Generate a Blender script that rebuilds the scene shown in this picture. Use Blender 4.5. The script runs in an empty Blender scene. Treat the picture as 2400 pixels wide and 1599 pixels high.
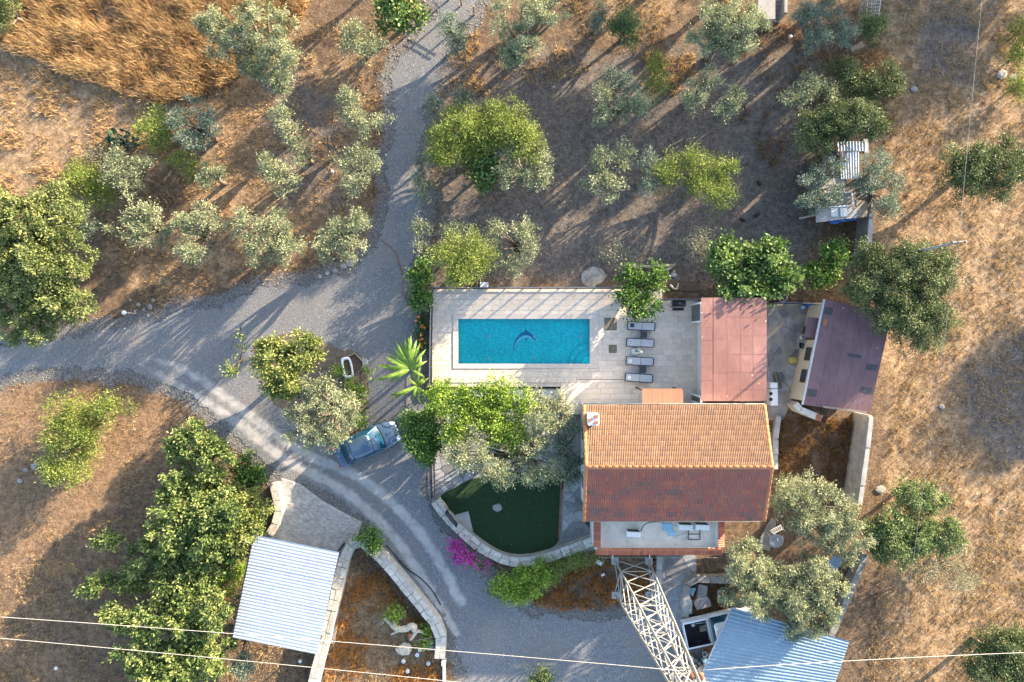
import bpy, math, random
import numpy as np
from mathutils import Vector, Matrix, noise
from mathutils.geometry import delaunay_2d_cdt

R = math.radians
rng = np.random.default_rng(7)
random.seed(11)
scene = bpy.context.scene
col = scene.collection

# ------------------------------------------------------------------ camera: a drone looking straight down from 44.5 m
CAM_H = 44.5
cam_d = bpy.data.cameras.new('camera')
cam_d.sensor_width = 36.0
cam_d.lens = 24.0
cam_d.clip_end = 2000
cam = bpy.data.objects.new('camera', cam_d)
cam.location = (0, 0, CAM_H)
col.objects.link(cam)
scene.camera = cam

# ------------------------------------------------------------------ sky, sun, exposure
SUN_EL = 14.5
SUN_AZ = Vector((0.765, 0.644))
world = bpy.data.worlds.new('World')
scene.world = world
world.use_nodes = True
wn = world.node_tree.nodes
sky = wn.new('ShaderNodeTexSky')
sky.sky_type = 'NISHITA'
sky.sun_disc = False
sky.sun_elevation = R(SUN_EL)
sky.sun_rotation = math.atan2(SUN_AZ.x, SUN_AZ.y)
sky.altitude = 50
sky.air_density = 1.0
sky.dust_density = 1.6
sky.ozone_density = 1.0
wn['Background'].inputs['Strength'].default_value = 0.135
world.node_tree.links.new(sky.outputs['Color'], wn['Background'].inputs['Color'])

sun_d = bpy.data.lights.new('sun', 'SUN')
sun_d.energy = 4.3
sun_d.angle = R(0.5)
sun_d.color = (1.0, 0.81, 0.57)
sun = bpy.data.objects.new('sun', sun_d)
ce = math.cos(R(SUN_EL))
sun.rotation_euler = Vector((-SUN_AZ.x * ce, -SUN_AZ.y * ce, -math.sin(R(SUN_EL)))).to_track_quat('-Z', 'Y').to_euler()
sun.location = (40, 34, 40)
col.objects.link(sun)

scene.view_settings.view_transform = 'Standard'
scene.view_settings.look = 'None'
scene.view_settings.gamma = 1.0
scene.view_settings.use_curve_mapping = False
scene.view_settings.exposure = 2.45
scene.render.engine = 'CYCLES'
scene.cycles.max_bounces = 6
scene.cycles.diffuse_bounces = 3
scene.cycles.transparent_max_bounces = 12

# ------------------------------------------------------------------ plan survey: photo pixels -> metres on the plane at height z
def S(x, y, z=0.0):
    k = (1 - z / CAM_H) / 35.96
    return Vector(((x - 1200) * k, (799.5 - y) * k, z))

def P(x, y, z=0.0):
    return S(x * 1.02, y * 1.02, z)

def PM(px, z=0.0):                       # a length in display pixels -> metres
    return px * 1.02 / 35.96 * (1 - z / CAM_H)

# ------------------------------------------------------------------ helpers
OFF = {}

def tag(o, label=None, cat=None, group=None, kind=None):
    if label: o['label'] = label
    if cat: o['category'] = cat
    if group: o['group'] = group
    if kind: o['kind'] = kind
    return o

def thing(name, label, cat, loc, group=None):
    o = bpy.data.objects.new(name, None)
    o.empty_display_size = 0.3
    o.location = loc
    col.objects.link(o)
    OFF[o.name] = Vector(loc)
    return tag(o, label, cat, group)

def link(name, me, mat, parent=None, loc=None):
    o = bpy.data.objects.new(name, me)
    if mat is not None and len(me.materials) == 0:
        me.materials.append(mat)
    col.objects.link(o)
    if parent is not None:
        o.parent = parent
        OFF[o.name] = OFF[parent.name]
    else:
        OFF[o.name] = Vector(loc) if loc is not None else Vector((0, 0, 0))
        o.location = OFF[o.name]
    return o

class MB:
    """collects faces in world coordinates; build() links them as one mesh object"""
    def __init__(s):
        s.v = []; s.f = []; s.sm = []
    def add(s, vs, fs, smooth=False):
        b = len(s.v)
        s.v.extend([tuple(v) for v in vs])
        s.f.extend([tuple(i + b for i in f) for f in fs])
        s.sm.extend([smooth] * len(fs))
        return s
    def box(s, c, size, rz=0.0, rx=0.0, ry=0.0, taper=1.0):
        hx, hy, hz = size[0] / 2, size[1] / 2, size[2] / 2
        M = Matrix.Translation(c) @ Matrix.Rotation(rz, 4, 'Z') @ Matrix.Rotation(ry, 4, 'Y') @ Matrix.Rotation(rx, 4, 'X')
        vs = []
        for z, t in ((-hz, 1), (hz, taper)):
            for x, y in ((-hx, -hy), (hx, -hy), (hx, hy), (-hx, hy)):
                vs.append(M @ Vector((x * t, y * t, z)))
        return s.add(vs, [(3, 2, 1, 0), (4, 5, 6, 7), (0, 1, 5, 4), (1, 2, 6, 5), (2, 3, 7, 6), (3, 0, 4, 7)])
    def rbox(s, c, size, r, rz=0.0, n=3, edge=0.0):
        """box with rounded corners in plan and a chamfered top edge"""
        pts = []
        hx, hy = size[0] / 2, size[1] / 2
        for cx, cy, a0 in ((hx - r, hy - r, 0), (-hx + r, hy - r, 90), (-hx + r, -hy + r, 180), (hx - r, -hy + r, 270)):
            for k in range(n + 1):
                a = R(a0 + 90 * k / n)
                pts.append((cx + r * math.cos(a), cy + r * math.sin(a)))
        M = Matrix.Translation(c) @ Matrix.Rotation(rz, 4, 'Z')
        hz = size[2] / 2
        rings = [(1, -hz, 0), (1, hz - edge, 0)] + ([(1, hz, edge)] if edge else [])
        vs = []
        for _, z, e in rings:
            for x, y in pts:
                l = math.hypot(x, y) or 1
                vs.append(M @ Vector((x - x / l * e, y - y / l * e, z)))
        m = len(pts); fs = []
        for k in range(len(rings) - 1):
            for i in range(m):
                j = (i + 1) % m
                fs.append((k * m + i, k * m + j, (k + 1) * m + j, (k + 1) * m + i))
        fs.append(tuple(range((len(rings) - 1) * m, len(rings) * m)))
        fs.append(tuple(reversed(range(m))))
        return s.add(vs, fs)
    def prism(s, poly, z0, z1):
        """vertical prism over a plan polygon; z1 may be a list of heights"""
        n = len(poly)
        a = sum(poly[i][0] * poly[(i + 1) % n][1] - poly[(i + 1) % n][0] * poly[i][1] for i in range(n))
        zt = z1 if isinstance(z1, (list, tuple)) else [z1] * n
        if a < 0:
            poly = list(reversed(poly)); zt = list(reversed(zt))
        vs = [(p[0], p[1], z0) for p in poly] + [(p[0], p[1], z) for p, z in zip(poly, zt)]
        fs = [tuple(reversed(range(n))), tuple(range(n, 2 * n))]
        for i in range(n):
            j = (i + 1) % n
            fs.append((i, j, n + j, n + i))
        return s.add(vs, fs)
    def bar(s, a, b, w, h=None, up=Vector((0, 0, 1))):
        """square bar from a to b"""
        a = Vector(a); b = Vector(b); h = h or w
        d = (b - a).normalized()
        u = d.cross(up)
        if u.length < 1e-3: u = d.cross(Vector((1, 0, 0)))
        u.normalize(); v = u.cross(d)
        vs = []
        for p in (a, b):
            for i, j in ((-1, -1), (1, -1), (1, 1), (-1, 1)):
                vs.append(p + u * i * w / 2 + v * j * h / 2)
        return s.add(vs, [(0, 1, 2, 3), (7, 6, 5, 4), (0, 4, 5, 1), (1, 5, 6, 2), (2, 6, 7, 3), (3, 7, 4, 0)])
    def tube(s, pts, rad, n=6, cap=True):
        pts = [Vector(p) for p in pts]
        m = len(pts)
        if not isinstance(rad, (list, tuple)): rad = [rad] * m
        vs = []
        u = None
        for i, p in enumerate(pts):
            d = (pts[min(i + 1, m - 1)] - pts[max(i - 1, 0)])
            d = d.normalized() if d.length > 1e-9 else Vector((0, 0, 1))
            if u is None:
                u = d.cross(Vector((0, 0, 1)))
                if u.length < 0.05: u = d.cross(Vector((1, 0, 0)))
            u = (u - d * u.dot(d)).normalized()
            v = d.cross(u)
            for k in range(n):
                a = 2 * math.pi * k / n
                vs.append(p + (u * math.cos(a) + v * math.sin(a)) * rad[i])
        fs = []
        for i in range(m - 1):
            for k in range(n):
                j = (k + 1) % n
                fs.append((i * n + k, i * n + j, (i + 1) * n + j, (i + 1) * n + k))
        if cap:
            fs.append(tuple(reversed(range(n)))); fs.append(tuple(range((m - 1) * n, m * n)))
        return s.add(vs, fs, True)
    def lathe(s, c, prof, n=16, M=None):
        """profile [(r, z)...] round the vertical axis through c"""
        T = Matrix.Translation(c) @ (M or Matrix.Identity(4))
        vs = []
        for r, z in prof:
            for k in range(n):
                a = 2 * math.pi * k / n
                vs.append(T @ Vector((max(r, 1e-4) * math.cos(a), max(r, 1e-4) * math.sin(a), z)))
        fs = []
        for i in range(len(prof) - 1):
            for k in range(n):
                j = (k + 1) % n
                fs.append((i * n + k, i * n + j, (i + 1) * n + j, (i + 1) * n + k))
        fs.append(tuple(reversed(range(n)))); fs.append(tuple(range((len(prof) - 1) * n, len(prof) * n)))
        return s.add(vs, fs, True)
    def mesh(s, name, off=Vector((0, 0, 0))):
        me = bpy.data.meshes.new(name)
        me.from_pydata([(v[0] - off[0], v[1] - off[1], v[2] - off[2]) for v in s.v], [], s.f)
        me.polygons.foreach_set('use_smooth', s.sm)
        me.update()
        return me
    def build(s, name, mat, parent=None, loc=None):
        off = OFF[parent.name] if parent is not None else (Vector(loc) if loc is not None else Vector((0, 0, 0)))
        return link(name, s.mesh(name, off), mat, parent, loc)

def piece(name, me, parent, M):
    """a copy of a shared mesh as a child piece; M in world coordinates"""
    o = bpy.data.objects.new(name, me)
    col.objects.link(o)
    o.parent = parent
    OFF[o.name] = OFF[parent.name]
    o.matrix_local = Matrix.Translation(-OFF[parent.name]) @ M
    return o

def np_mesh(name, V, F, attrs=None, smooth=False):
    """V (n,3), F (m,k) arrays -> mesh; attrs {name: per-face floats}"""
    me = bpy.data.meshes.new(name)
    m, k = F.shape
    me.vertices.add(len(V)); me.vertices.foreach_set('co', np.ascontiguousarray(V, dtype=np.float32).ravel())
    me.loops.add(m * k); me.loops.foreach_set('vertex_index', np.ascontiguousarray(F, dtype=np.int32).ravel())
    me.polygons.add(m); me.polygons.foreach_set('loop_start', np.arange(0, m * k, k, dtype=np.int32))
    if smooth: me.polygons.foreach_set('use_smooth', np.ones(m, dtype=bool))
    me.update(calc_edges=True)
    for an, av in (attrs or {}).items():
        at = me.attributes.new(an, 'FLOAT', 'FACE')
        at.data.foreach_set('value', np.ascontiguousarray(av, dtype=np.float32))
    return me

def catmull(pts, step=0.25, closed=False):
    pts = [Vector(p) for p in pts]
    n = len(pts); out = []
    rngi = range(n) if closed else range(n - 1)
    for i in rngi:
        p0 = pts[(i - 1) % n] if closed or i > 0 else pts[0]
        p1 = pts[i]; p2 = pts[(i + 1) % n]
        p3 = pts[(i + 2) % n] if closed or i + 2 < n else pts[-1]
        m = max(1, int((p2 - p1).length / step))
        for k in range(m):
            t = k / m
            out.append(0.5 * ((2 * p1) + (p2 - p0) * t + (2 * p0 - 5 * p1 + 4 * p2 - p3) * t * t + (3 * p1 - p0 - 3 * p2 + p3) * t ** 3))
    if not closed: out.append(pts[-1])
    return out

def inside(poly, X, Y):
    """vectorised point in polygon"""
    c = np.zeros(X.shape, dtype=bool)
    n = len(poly); j = n - 1
    for i in range(n):
        xi, yi = poly[i][0], poly[i][1]; xj, yj = poly[j][0], poly[j][1]
        if yi != yj:
            hit = ((yi > Y) != (yj > Y)) & (X < (xj - xi) * (Y - yi) / (yj - yi) + xi)
            c ^= hit
        j = i
    return c

def seg_dist(poly, X, Y):
    d = np.full(X.shape, 1e9)
    for a, b in zip(poly[:-1], poly[1:]):
        ax, ay, bx, by = a[0], a[1], b[0], b[1]
        L = (bx - ax) ** 2 + (by - ay) ** 2 + 1e-12
        t = np.clip(((X - ax) * (bx - ax) + (Y - ay) * (by - ay)) / L, 0, 1)
        d = np.minimum(d, np.hypot(X - ax - t * (bx - ax), Y - ay - t * (by - ay)))
    return d

def vnoise(X, Y, s, seed=0):
    """cheap smooth value noise in 0..1 for scattering"""
    r = np.random.default_rng(seed).random((64, 64))
    x = (X / s) % 64; y = (Y / s) % 64
    i = np.floor(x).astype(int); j = np.floor(y).astype(int)
    fx = x - i; fy = y - j
    fx = fx * fx * (3 - 2 * fx); fy = fy * fy * (3 - 2 * fy)
    i %= 64; j %= 64; i1 = (i + 1) % 64; j1 = (j + 1) % 64
    return (r[i, j] * (1 - fx) + r[i1, j] * fx) * (1 - fy) + (r[i, j1] * (1 - fx) + r[i1, j1] * fx) * fy

# ------------------------------------------------------------------ materials
class NT:
    def __init__(s, name):
        s.m = bpy.data.materials.new(name); s.m.use_nodes = True
        s.t = s.m.node_tree; s.b = s.t.nodes['Principled BSDF']
        s.out = s.t.nodes['Material Output']
    def n(s, typ, **kw):
        nd = s.t.nodes.new('ShaderNode' + typ)
        for k, v in kw.items():
            if k.startswith('i_'):
                nd.inputs[int(k[2:])].default_value = v
            else: setattr(nd, k, v)
        return nd
    def l(s, a, b): s.t.links.new(a, b)
    def noise(s, vec, scale, detail=4, rough=0.6, dist=0.0):
        nd = s.n('TexNoise'); nd.inputs['Scale'].default_value = scale; nd.inputs['Detail'].default_value = detail
        nd.inputs['Roughness'].default_value = rough; nd.inputs['Distortion'].default_value = dist
        if vec is not None: s.l(vec, nd.inputs['Vector'])
        return nd.outputs['Fac']
    def ramp(s, fac, stops):
        nd = s.n('ValToRGB'); e = nd.color_ramp.elements
        while len(e) < len(stops): e.new(0.5)
        for el, (p, c) in zip(e, stops):
            el.position = p; el.color = (c[0], c[1], c[2], 1) if not isinstance(c, (int, float)) else (c, c, c, 1)
        s.l(fac, nd.inputs['Fac']); return nd.outputs['Color']
    def mix(s, fac, a, b, mode='MIX'):
        nd = s.n('Mix', data_type='RGBA', blend_type=mode)
        for sock, val in ((nd.inputs[0], fac), (nd.inputs[6], a), (nd.inputs[7], b)):
            if isinstance(val, (int, float)): sock.default_value = val
            elif isinstance(val, tuple): sock.default_value = (val[0], val[1], val[2], 1)
            else: s.l(val, sock)
        return nd.outputs[2]
    def math(s, op, a, b=0.0, clamp=False):
        nd = s.n('Math', operation=op, use_clamp=clamp)
        for i, val in enumerate((a, b)):
            if isinstance(val, (int, float)): nd.inputs[i].default_value = val
            else: s.l(val, nd.inputs[i])
        return nd.outputs[0]
    def bump(s, h, strength=0.3, dist=0.02):
        nd = s.n('Bump'); nd.inputs['Strength'].default_value = strength; nd.inputs['Distance'].default_value = dist
        s.l(h, nd.inputs['Height']); s.l(nd.outputs['Normal'], s.b.inputs['Normal'])
    def set(s, **kw):
        for k, v in kw.items():
            nm = {'rough': 'Roughness', 'metal': 'Metallic', 'spec': 'Specular IOR Level', 'coat': 'Coat Weight'}[k]
            s.b.inputs[nm].default_value = v
        return s

def pm(name, c1, c2=None, scale=3.0, rough=0.8, bump=0.15, metal=0.0, spec=0.3, rnd=0.0, fine=None, dist=0.02, attr=False, coat=0.0):
    """surface colour between c1 and c2 by noise, per-piece variation, fine relief"""
    t = NT(name); t.set(rough=rough, metal=metal, spec=spec, coat=coat)
    c2 = c2 or tuple(x * 0.75 for x in c1)
    tc = t.n('TexCoord').outputs['Object']
    oi = t.n('ObjectInfo')
    if rnd:
        off = t.n('VectorMath', operation='MULTIPLY_ADD')
        cmb = t.n('CombineXYZ')
        t.l(oi.outputs['Random'], cmb.inputs[0]); t.l(oi.outputs['Random'], cmb.inputs[1])
        t.l(cmb.outputs[0], off.inputs[0]); off.inputs[1].default_value = (37.0, 53.0, 11.0); t.l(tc, off.inputs[2])
        tc = off.outputs[0]
    f = t.noise(tc, scale, 5, 0.62)
    c = t.ramp(f, [(0.32, c2), (0.68, c1)])
    g = t.noise(tc, fine or scale * 9, 3, 0.6)
    c = t.mix(0.35, c, t.ramp(g, [(0.3, 0.35), (0.7, 0.95)]), 'MULTIPLY') if bump >= 0 else c
    if rnd:
        v = t.n('Attribute', attribute_name='var').outputs['Fac'] if attr else oi.outputs['Random']
        k = t.ramp(v, [(0.0, 1 - rnd), (1.0, 1.0)])
        c = t.mix(1.0, c, k, 'MULTIPLY')
    t.l(c, t.b.inputs['Base Color'])
    if bump > 0: t.bump(g, bump, dist)
    return t.m

def leaf_mat(name, dark, mid, light, trans=0.3, rough=0.55):
    t = NT(name); t.set(rough=rough, spec=0.25)
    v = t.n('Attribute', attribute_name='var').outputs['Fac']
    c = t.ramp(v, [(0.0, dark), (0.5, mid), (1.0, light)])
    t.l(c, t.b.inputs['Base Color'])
    tr = t.n('BsdfTranslucent'); t.l(t.mix(1.0, c, (0.95, 0.97, 0.72), 'MULTIPLY'), tr.inputs['Color'])
    mx = t.n('MixShader'); mx.inputs[0].default_value = trans
    t.l(t.b.outputs[0], mx.inputs[1]); t.l(tr.outputs[0], mx.inputs[2]); t.l(mx.outputs[0], t.out.inputs['Surface'])
    return t.m

def roof_mat(name, cols, rnd_src='obj', rough=0.75):
    """baked clay with tile-to-tile colour"""
    t = NT(name); t.set(rough=rough, spec=0.25)
    tc = t.n('TexCoord').outputs['Object']
    v = t.n('Attribute', attribute_name='var').outputs['Fac'] if rnd_src == 'attr' else t.n('ObjectInfo').outputs['Random']
    n = len(cols)
    c = t.ramp(v, [(i / (n - 1), cc) for i, cc in enumerate(cols)])
    g = t.noise(tc, 14, 4, 0.6)
    c = t.mix(0.45, c, t.ramp(g, [(0.3, 0.45), (0.7, 1.0)]), 'MULTIPLY')
    t.l(c, t.b.inputs['Base Color']); t.bump(g, 0.2, 0.01)
    return t.m

def stained(name, c, rough=0.6):
    """coated sheet: faded, rain-streaked along its length, specked and patched with dirt"""
    t = NT(name); t.set(rough=rough, spec=0.3)
    geo = t.n('NewGeometry').outputs['Position']
    rnd = t.n('ObjectInfo').outputs['Random']
    k = t.n('VectorMath', operation='MULTIPLY'); t.l(geo, k.inputs[0]); k.inputs[1].default_value = (5.0, 0.7, 1.0)
    fade = t.noise(geo, 0.55, 5, 0.6, 0.5); streak = t.noise(k.outputs[0], 1.6, 5, 0.65); dirt = t.noise(geo, 2.6, 6, 0.7)
    cc = t.ramp(fade, [(0.30, tuple(x * 0.80 for x in c)), (0.55, c), (0.75, tuple(min(1, x * 1.22 + 0.02) for x in c))])
    cc = t.mix(0.55, cc, t.ramp(streak, [(0.30, 0.62), (0.60, 1.0)]), 'MULTIPLY')
    cc = t.mix(t.ramp(dirt, [(0.62, 0.0), (0.74, 0.45)]), cc, tuple(x * 0.45 + 0.03 for x in c))
    cc = t.mix(1.0, cc, t.ramp(rnd, [(0.0, 0.86), (1.0, 1.0)]), 'MULTIPLY')
    vo = t.n('TexVoronoi'); vo.inputs['Scale'].default_value = 2.6; t.l(geo, vo.inputs['Vector'])
    vs = t.n('SeparateColor'); t.l(vo.outputs['Color'], vs.inputs[0])
    spk = t.math('MULTIPLY', t.ramp(vo.outputs['Distance'], [(0.07, 1.0), (0.11, 0.0)]), t.ramp(vs.outputs[0], [(0.80, 0.0), (0.82, 1.0)]))
    cc = t.mix(spk, cc, (0.60, 0.56, 0.52))
    t.l(cc, t.b.inputs['Base Color']); t.bump(dirt, 0.12, 0.02)
    return t.m

M = {}
M['olive'] = leaf_mat('olive_leaf', (0.070, 0.095, 0.060), (0.195, 0.225, 0.130), (0.46, 0.465, 0.275), 0.22)
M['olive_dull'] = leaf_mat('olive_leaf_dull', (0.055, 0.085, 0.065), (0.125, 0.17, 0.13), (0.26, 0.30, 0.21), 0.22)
M['fig'] = leaf_mat('fig_leaf', (0.032, 0.070, 0.020), (0.10, 0.17, 0.048), (0.25, 0.34, 0.11), 0.28)
M['walnut'] = leaf_mat('walnut_leaf', (0.030, 0.062, 0.020), (0.120, 0.175, 0.052), (0.38, 0.41, 0.15), 0.30)
M['walnut_old'] = leaf_mat('old_walnut_leaf', (0.042, 0.064, 0.022), (0.132, 0.168, 0.056), (0.30, 0.325, 0.130), 0.26)
M['oak'] = leaf_mat('oak_leaf', (0.028, 0.042, 0.018), (0.085, 0.115, 0.045), (0.21, 0.24, 0.105), 0.20)
M['carob'] = leaf_mat('carob_leaf', (0.036, 0.066, 0.026), (0.115, 0.165, 0.060), (0.28, 0.33, 0.14), 0.22)
M['yellowgreen'] = leaf_mat('yellow_green_leaf', (0.060, 0.092, 0.018), (0.165, 0.215, 0.045), (0.34, 0.38, 0.10), 0.30)
M['lime'] = leaf_mat('lime_leaf', (0.06, 0.115, 0.014), (0.18, 0.285, 0.038), (0.40, 0.50, 0.10), 0.32)
M['vine'] = leaf_mat('vine_leaf', (0.022, 0.058, 0.014), (0.075, 0.150, 0.030), (0.20, 0.31, 0.065), 0.28)
M['greybush'] = leaf_mat('grey_bush_leaf', (0.11, 0.12, 0.085), (0.22, 0.225, 0.16), (0.36, 0.35, 0.25), 0.25)
M['drybush'] = leaf_mat('dry_bush_leaf', (0.07, 0.045, 0.025), (0.20, 0.11, 0.05), (0.34, 0.20, 0.09), 0.2)
M['citrus'] = leaf_mat('loquat_leaf', (0.035, 0.060, 0.016), (0.15, 0.19, 0.05), (0.40, 0.41, 0.15), 0.28)
M['magenta'] = leaf_mat('bougainvillea_bract', (0.16, 0.01, 0.12), (0.42, 0.03, 0.32), (0.70, 0.12, 0.52), 0.35)
M['dry'] = leaf_mat('dry_grass', (0.13, 0.086, 0.046), (0.35, 0.243, 0.134), (0.58, 0.44, 0.255), 0.25, 0.7)
M['dry_gold'] = leaf_mat('dry_gold_grass', (0.23, 0.135, 0.065), (0.46, 0.30, 0.155), (0.67, 0.49, 0.275), 0.25, 0.7)
M['dry_orange'] = leaf_mat('dry_orange_weed', (0.15, 0.06, 0.018), (0.42, 0.19, 0.055), (0.66, 0.36, 0.12), 0.25, 0.7)
M['lawn'] = leaf_mat('lawn_blade', (0.008, 0.028, 0.008), (0.026, 0.070, 0.018), (0.09, 0.15, 0.04), 0.2)
M['cactus'] = pm('cactus_pad', (0.10, 0.16, 0.09), (0.05, 0.09, 0.06), 6, 0.6, 0.2, rnd=0.3)
M['banana'] = leaf_mat('banana_leaf', (0.085, 0.165, 0.025), (0.15, 0.25, 0.04), (0.26, 0.37, 0.075), 0.35, 0.4)
M['bark'] = pm('bark', (0.22, 0.18, 0.14), (0.10, 0.08, 0.06), 8, 0.9, 0.5)
M['bark_pale'] = pm('pale_bark', (0.46, 0.40, 0.32), (0.26, 0.21, 0.16), 8, 0.9, 0.4)
M['concrete'] = pm('concrete', (0.42, 0.41, 0.39), (0.27, 0.26, 0.25), 1.6, 0.85, 0.25)
M['concrete_dark'] = pm('weathered_concrete', (0.30, 0.29, 0.27), (0.17, 0.165, 0.155), 1.4, 0.9, 0.3)
M['stonewall'] = pm('stone_wall', (0.66, 0.62, 0.55), (0.38, 0.35, 0.31), 3.5, 0.9, 0.5, rnd=0.25)
M['plaster'] = pm('cream_plaster', (0.62, 0.54, 0.42), (0.52, 0.45, 0.35), 1.5, 0.85, 0.08)
M['white_wall'] = pm('white_plaster', (0.74, 0.72, 0.69), (0.60, 0.58, 0.55), 1.2, 0.8, 0.08)
M['travertine'] = pm('travertine', (0.75, 0.655, 0.555), (0.62, 0.53, 0.44), 2.2, 0.6, 0.12, rnd=0.16)
M['travertine_rest'] = pm('travertine_rest', (0.75, 0.655, 0.555), (0.62, 0.53, 0.44), 2.2, 0.6, 0.12, rnd=0.16, attr=True)
M['coping'] = pm('coping_stone', (0.64, 0.56, 0.49), (0.54, 0.47, 0.42), 2.5, 0.6, 0.1, rnd=0.10)
M['grout'] = pm('grout', (0.56, 0.50, 0.44), (0.46, 0.42, 0.37), 6, 0.9, 0.1)
M['paver'] = pm('grey_paver', (0.56, 0.55, 0.53), (0.40, 0.395, 0.385), 2.0, 0.85, 0.3, rnd=0.35, attr=True)
M['flag'] = pm('flagstone', (0.42, 0.42, 0.42), (0.24, 0.245, 0.255), 1.8, 0.75, 0.3, rnd=0.55)
M['rock'] = pm('rock', (0.50, 0.47, 0.43), (0.28, 0.26, 0.24), 4, 0.9, 0.5, rnd=0.35)
M['white_paint'] = pm('white_paint', (0.80, 0.80, 0.80), (0.74, 0.74, 0.74), 3, 0.45, 0.02)
M['white_plastic'] = pm('white_plastic', (0.78, 0.78, 0.77), (0.66, 0.66, 0.66), 4, 0.4, 0.03, rnd=0.12)
M['grey_plastic'] = pm('grey_plastic', (0.42, 0.43, 0.45), (0.33, 0.34, 0.36), 4, 0.5, 0.03)
M['dark_metal'] = pm('dark_metal', (0.035, 0.038, 0.045), (0.02, 0.022, 0.027), 6, 0.45, 0.05, metal=0.4)
M['black'] = pm('black_plastic', (0.02, 0.021, 0.024), (0.012, 0.012, 0.014), 6, 0.5, 0.05)
M['rubber'] = pm('rubber', (0.025, 0.025, 0.026), (0.015, 0.015, 0.015), 8, 0.85, 0.1)
M['steel'] = pm('galvanised_steel', (0.62, 0.61, 0.58), (0.48, 0.47, 0.45), 5, 0.45, 0.05, metal=0.35, rnd=0.15)
M['pylon'] = pm('pylon_paint', (0.44, 0.43, 0.40), (0.34, 0.33, 0.31), 3, 0.5, 0.05, metal=0.1, rnd=0.15)
M['wire'] = pm('wire', (0.42, 0.41, 0.40), (0.36, 0.35, 0.34), 3, 0.5, 0.0, metal=0.0)
M['wire_dark'] = pm('dark_wire', (0.16, 0.15, 0.15), (0.11, 0.10, 0.10), 3, 0.6, 0.0)
M['wood'] = pm('weathered_wood', (0.40, 0.33, 0.25), (0.22, 0.18, 0.14), 5, 0.85, 0.3, rnd=0.25)
M['wood_dark'] = pm('dark_wood', (0.17, 0.12, 0.08), (0.09, 0.065, 0.045), 6, 0.8, 0.3, rnd=0.2)
M['driftwood'] = pm('driftwood', (0.66, 0.57, 0.44), (0.40, 0.33, 0.25), 7, 0.85, 0.5)
M['clay'] = pm('clay', (0.45, 0.17, 0.09), (0.30, 0.11, 0.06), 6, 0.8, 0.15, rnd=0.2)
M['soil'] = pm('potting_soil', (0.15, 0.10, 0.07), (0.07, 0.05, 0.035), 9, 0.95, 0.6)
M['lime'+'_heap'] = pm('pale_sand', (0.46, 0.43, 0.39), (0.20, 0.175, 0.15), 3.2, 0.9, 0.4)
M['blue'] = pm('blue_plastic', (0.03, 0.15, 0.52), (0.02, 0.10, 0.38), 4, 0.45, 0.05)
M['lightblue'] = pm('light_blue_plastic', (0.30, 0.52, 0.66), (0.22, 0.42, 0.56), 4, 0.45, 0.05)
M['red'] = pm('red_plastic', (0.55, 0.06, 0.04), (0.40, 0.04, 0.03), 4, 0.45, 0.05)
M['yellow'] = pm('yellow_sack', (0.62, 0.50, 0.16), (0.46, 0.36, 0.11), 5, 0.8, 0.3)
M['hose_red'] = pm('red_hose', (0.30, 0.09, 0.06), (0.22, 0.07, 0.05), 4, 0.6, 0.0)
M['pink_roof'] = stained('pink_sheet_roof', (0.265, 0.130, 0.112))
M['orange_roof'] = pm('orange_sheet_roof', (0.33, 0.155, 0.100), (0.28, 0.13, 0.085), 1.2, 0.6, 0.05, rnd=0.10)
M['maroon_roof'] = stained('maroon_sheet_roof', (0.172, 0.096, 0.102))
M['patch'] = pm('grey_sealant', (0.075, 0.072, 0.078), (0.055, 0.053, 0.058), 5, 0.8, 0.1)
M['tile_edge'] = roof_mat('ridge_clay', [(0.42, 0.165, 0.07), (0.48, 0.21, 0.10), (0.38, 0.14, 0.065)])
LIGHTT = [(0.225, 0.132, 0.082), (0.25, 0.152, 0.098), (0.20, 0.118, 0.080), (0.265, 0.166, 0.110), (0.225, 0.128, 0.082), (0.185, 0.116, 0.088), (0.24, 0.142, 0.090)]
M['tile'] = roof_mat('roof_clay', LIGHTT)
M['tile_rest'] = roof_mat('roof_clay_rest', LIGHTT, 'attr')
DARKT = [(0.22, 0.128, 0.115), (0.34, 0.122, 0.096), (0.27, 0.138, 0.120), (0.37, 0.122, 0.092), (0.31, 0.140, 0.116), (0.36, 0.140, 0.100), (0.42, 0.150, 0.100)]  # tile tones of the south slope, redder than the north
M['tile_d'] = roof_mat('south_roof_clay', DARKT)
M['tile_d_rest'] = roof_mat('south_roof_clay_rest', DARKT, 'attr')
M['parapet_tile'] = roof_mat('parapet_clay', [(0.36, 0.12, 0.08), (0.48, 0.17, 0.11), (0.30, 0.11, 0.08)])

def sheet_metal(name, c, rough, metal):
    t = NT(name); t.set(rough=rough, metal=metal, spec=0.5)
    tc = t.n('TexCoord').outputs['Object']
    f = t.noise(tc, 0.9, 5, 0.6)
    col_ = t.ramp(f, [(0.3, tuple(x * 0.86 for x in c)), (0.7, c)])
    g = t.noise(tc, 7, 5, 0.7)
    col_ = t.mix(0.45, col_, t.ramp(g, [(0.35, 0.55), (0.6, 1.0)]), 'MULTIPLY')
    ru = t.noise(tc, 2.2, 6, 0.75, 0.6)
    col_ = t.mix(t.ramp(ru, [(0.64, 0.0), (0.78, 0.6)]), col_, (0.26, 0.17, 0.11))
    t.l(col_, t.b.inputs['Base Color'])
    return t.m
M['zinc'] = sheet_metal('zinc_sheet', (0.56, 0.58, 0.60), 0.42, 0.5)
M['blue_zinc'] = sheet_metal('blue_grey_sheet', (0.20, 0.29, 0.37), 0.42, 0.3)
M['carpaint'] = pm('silver_blue_paint', (0.060, 0.105, 0.165), (0.056, 0.10, 0.158), 1, 0.32, -1, metal=0.45, coat=0.25, spec=0.5)
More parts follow.
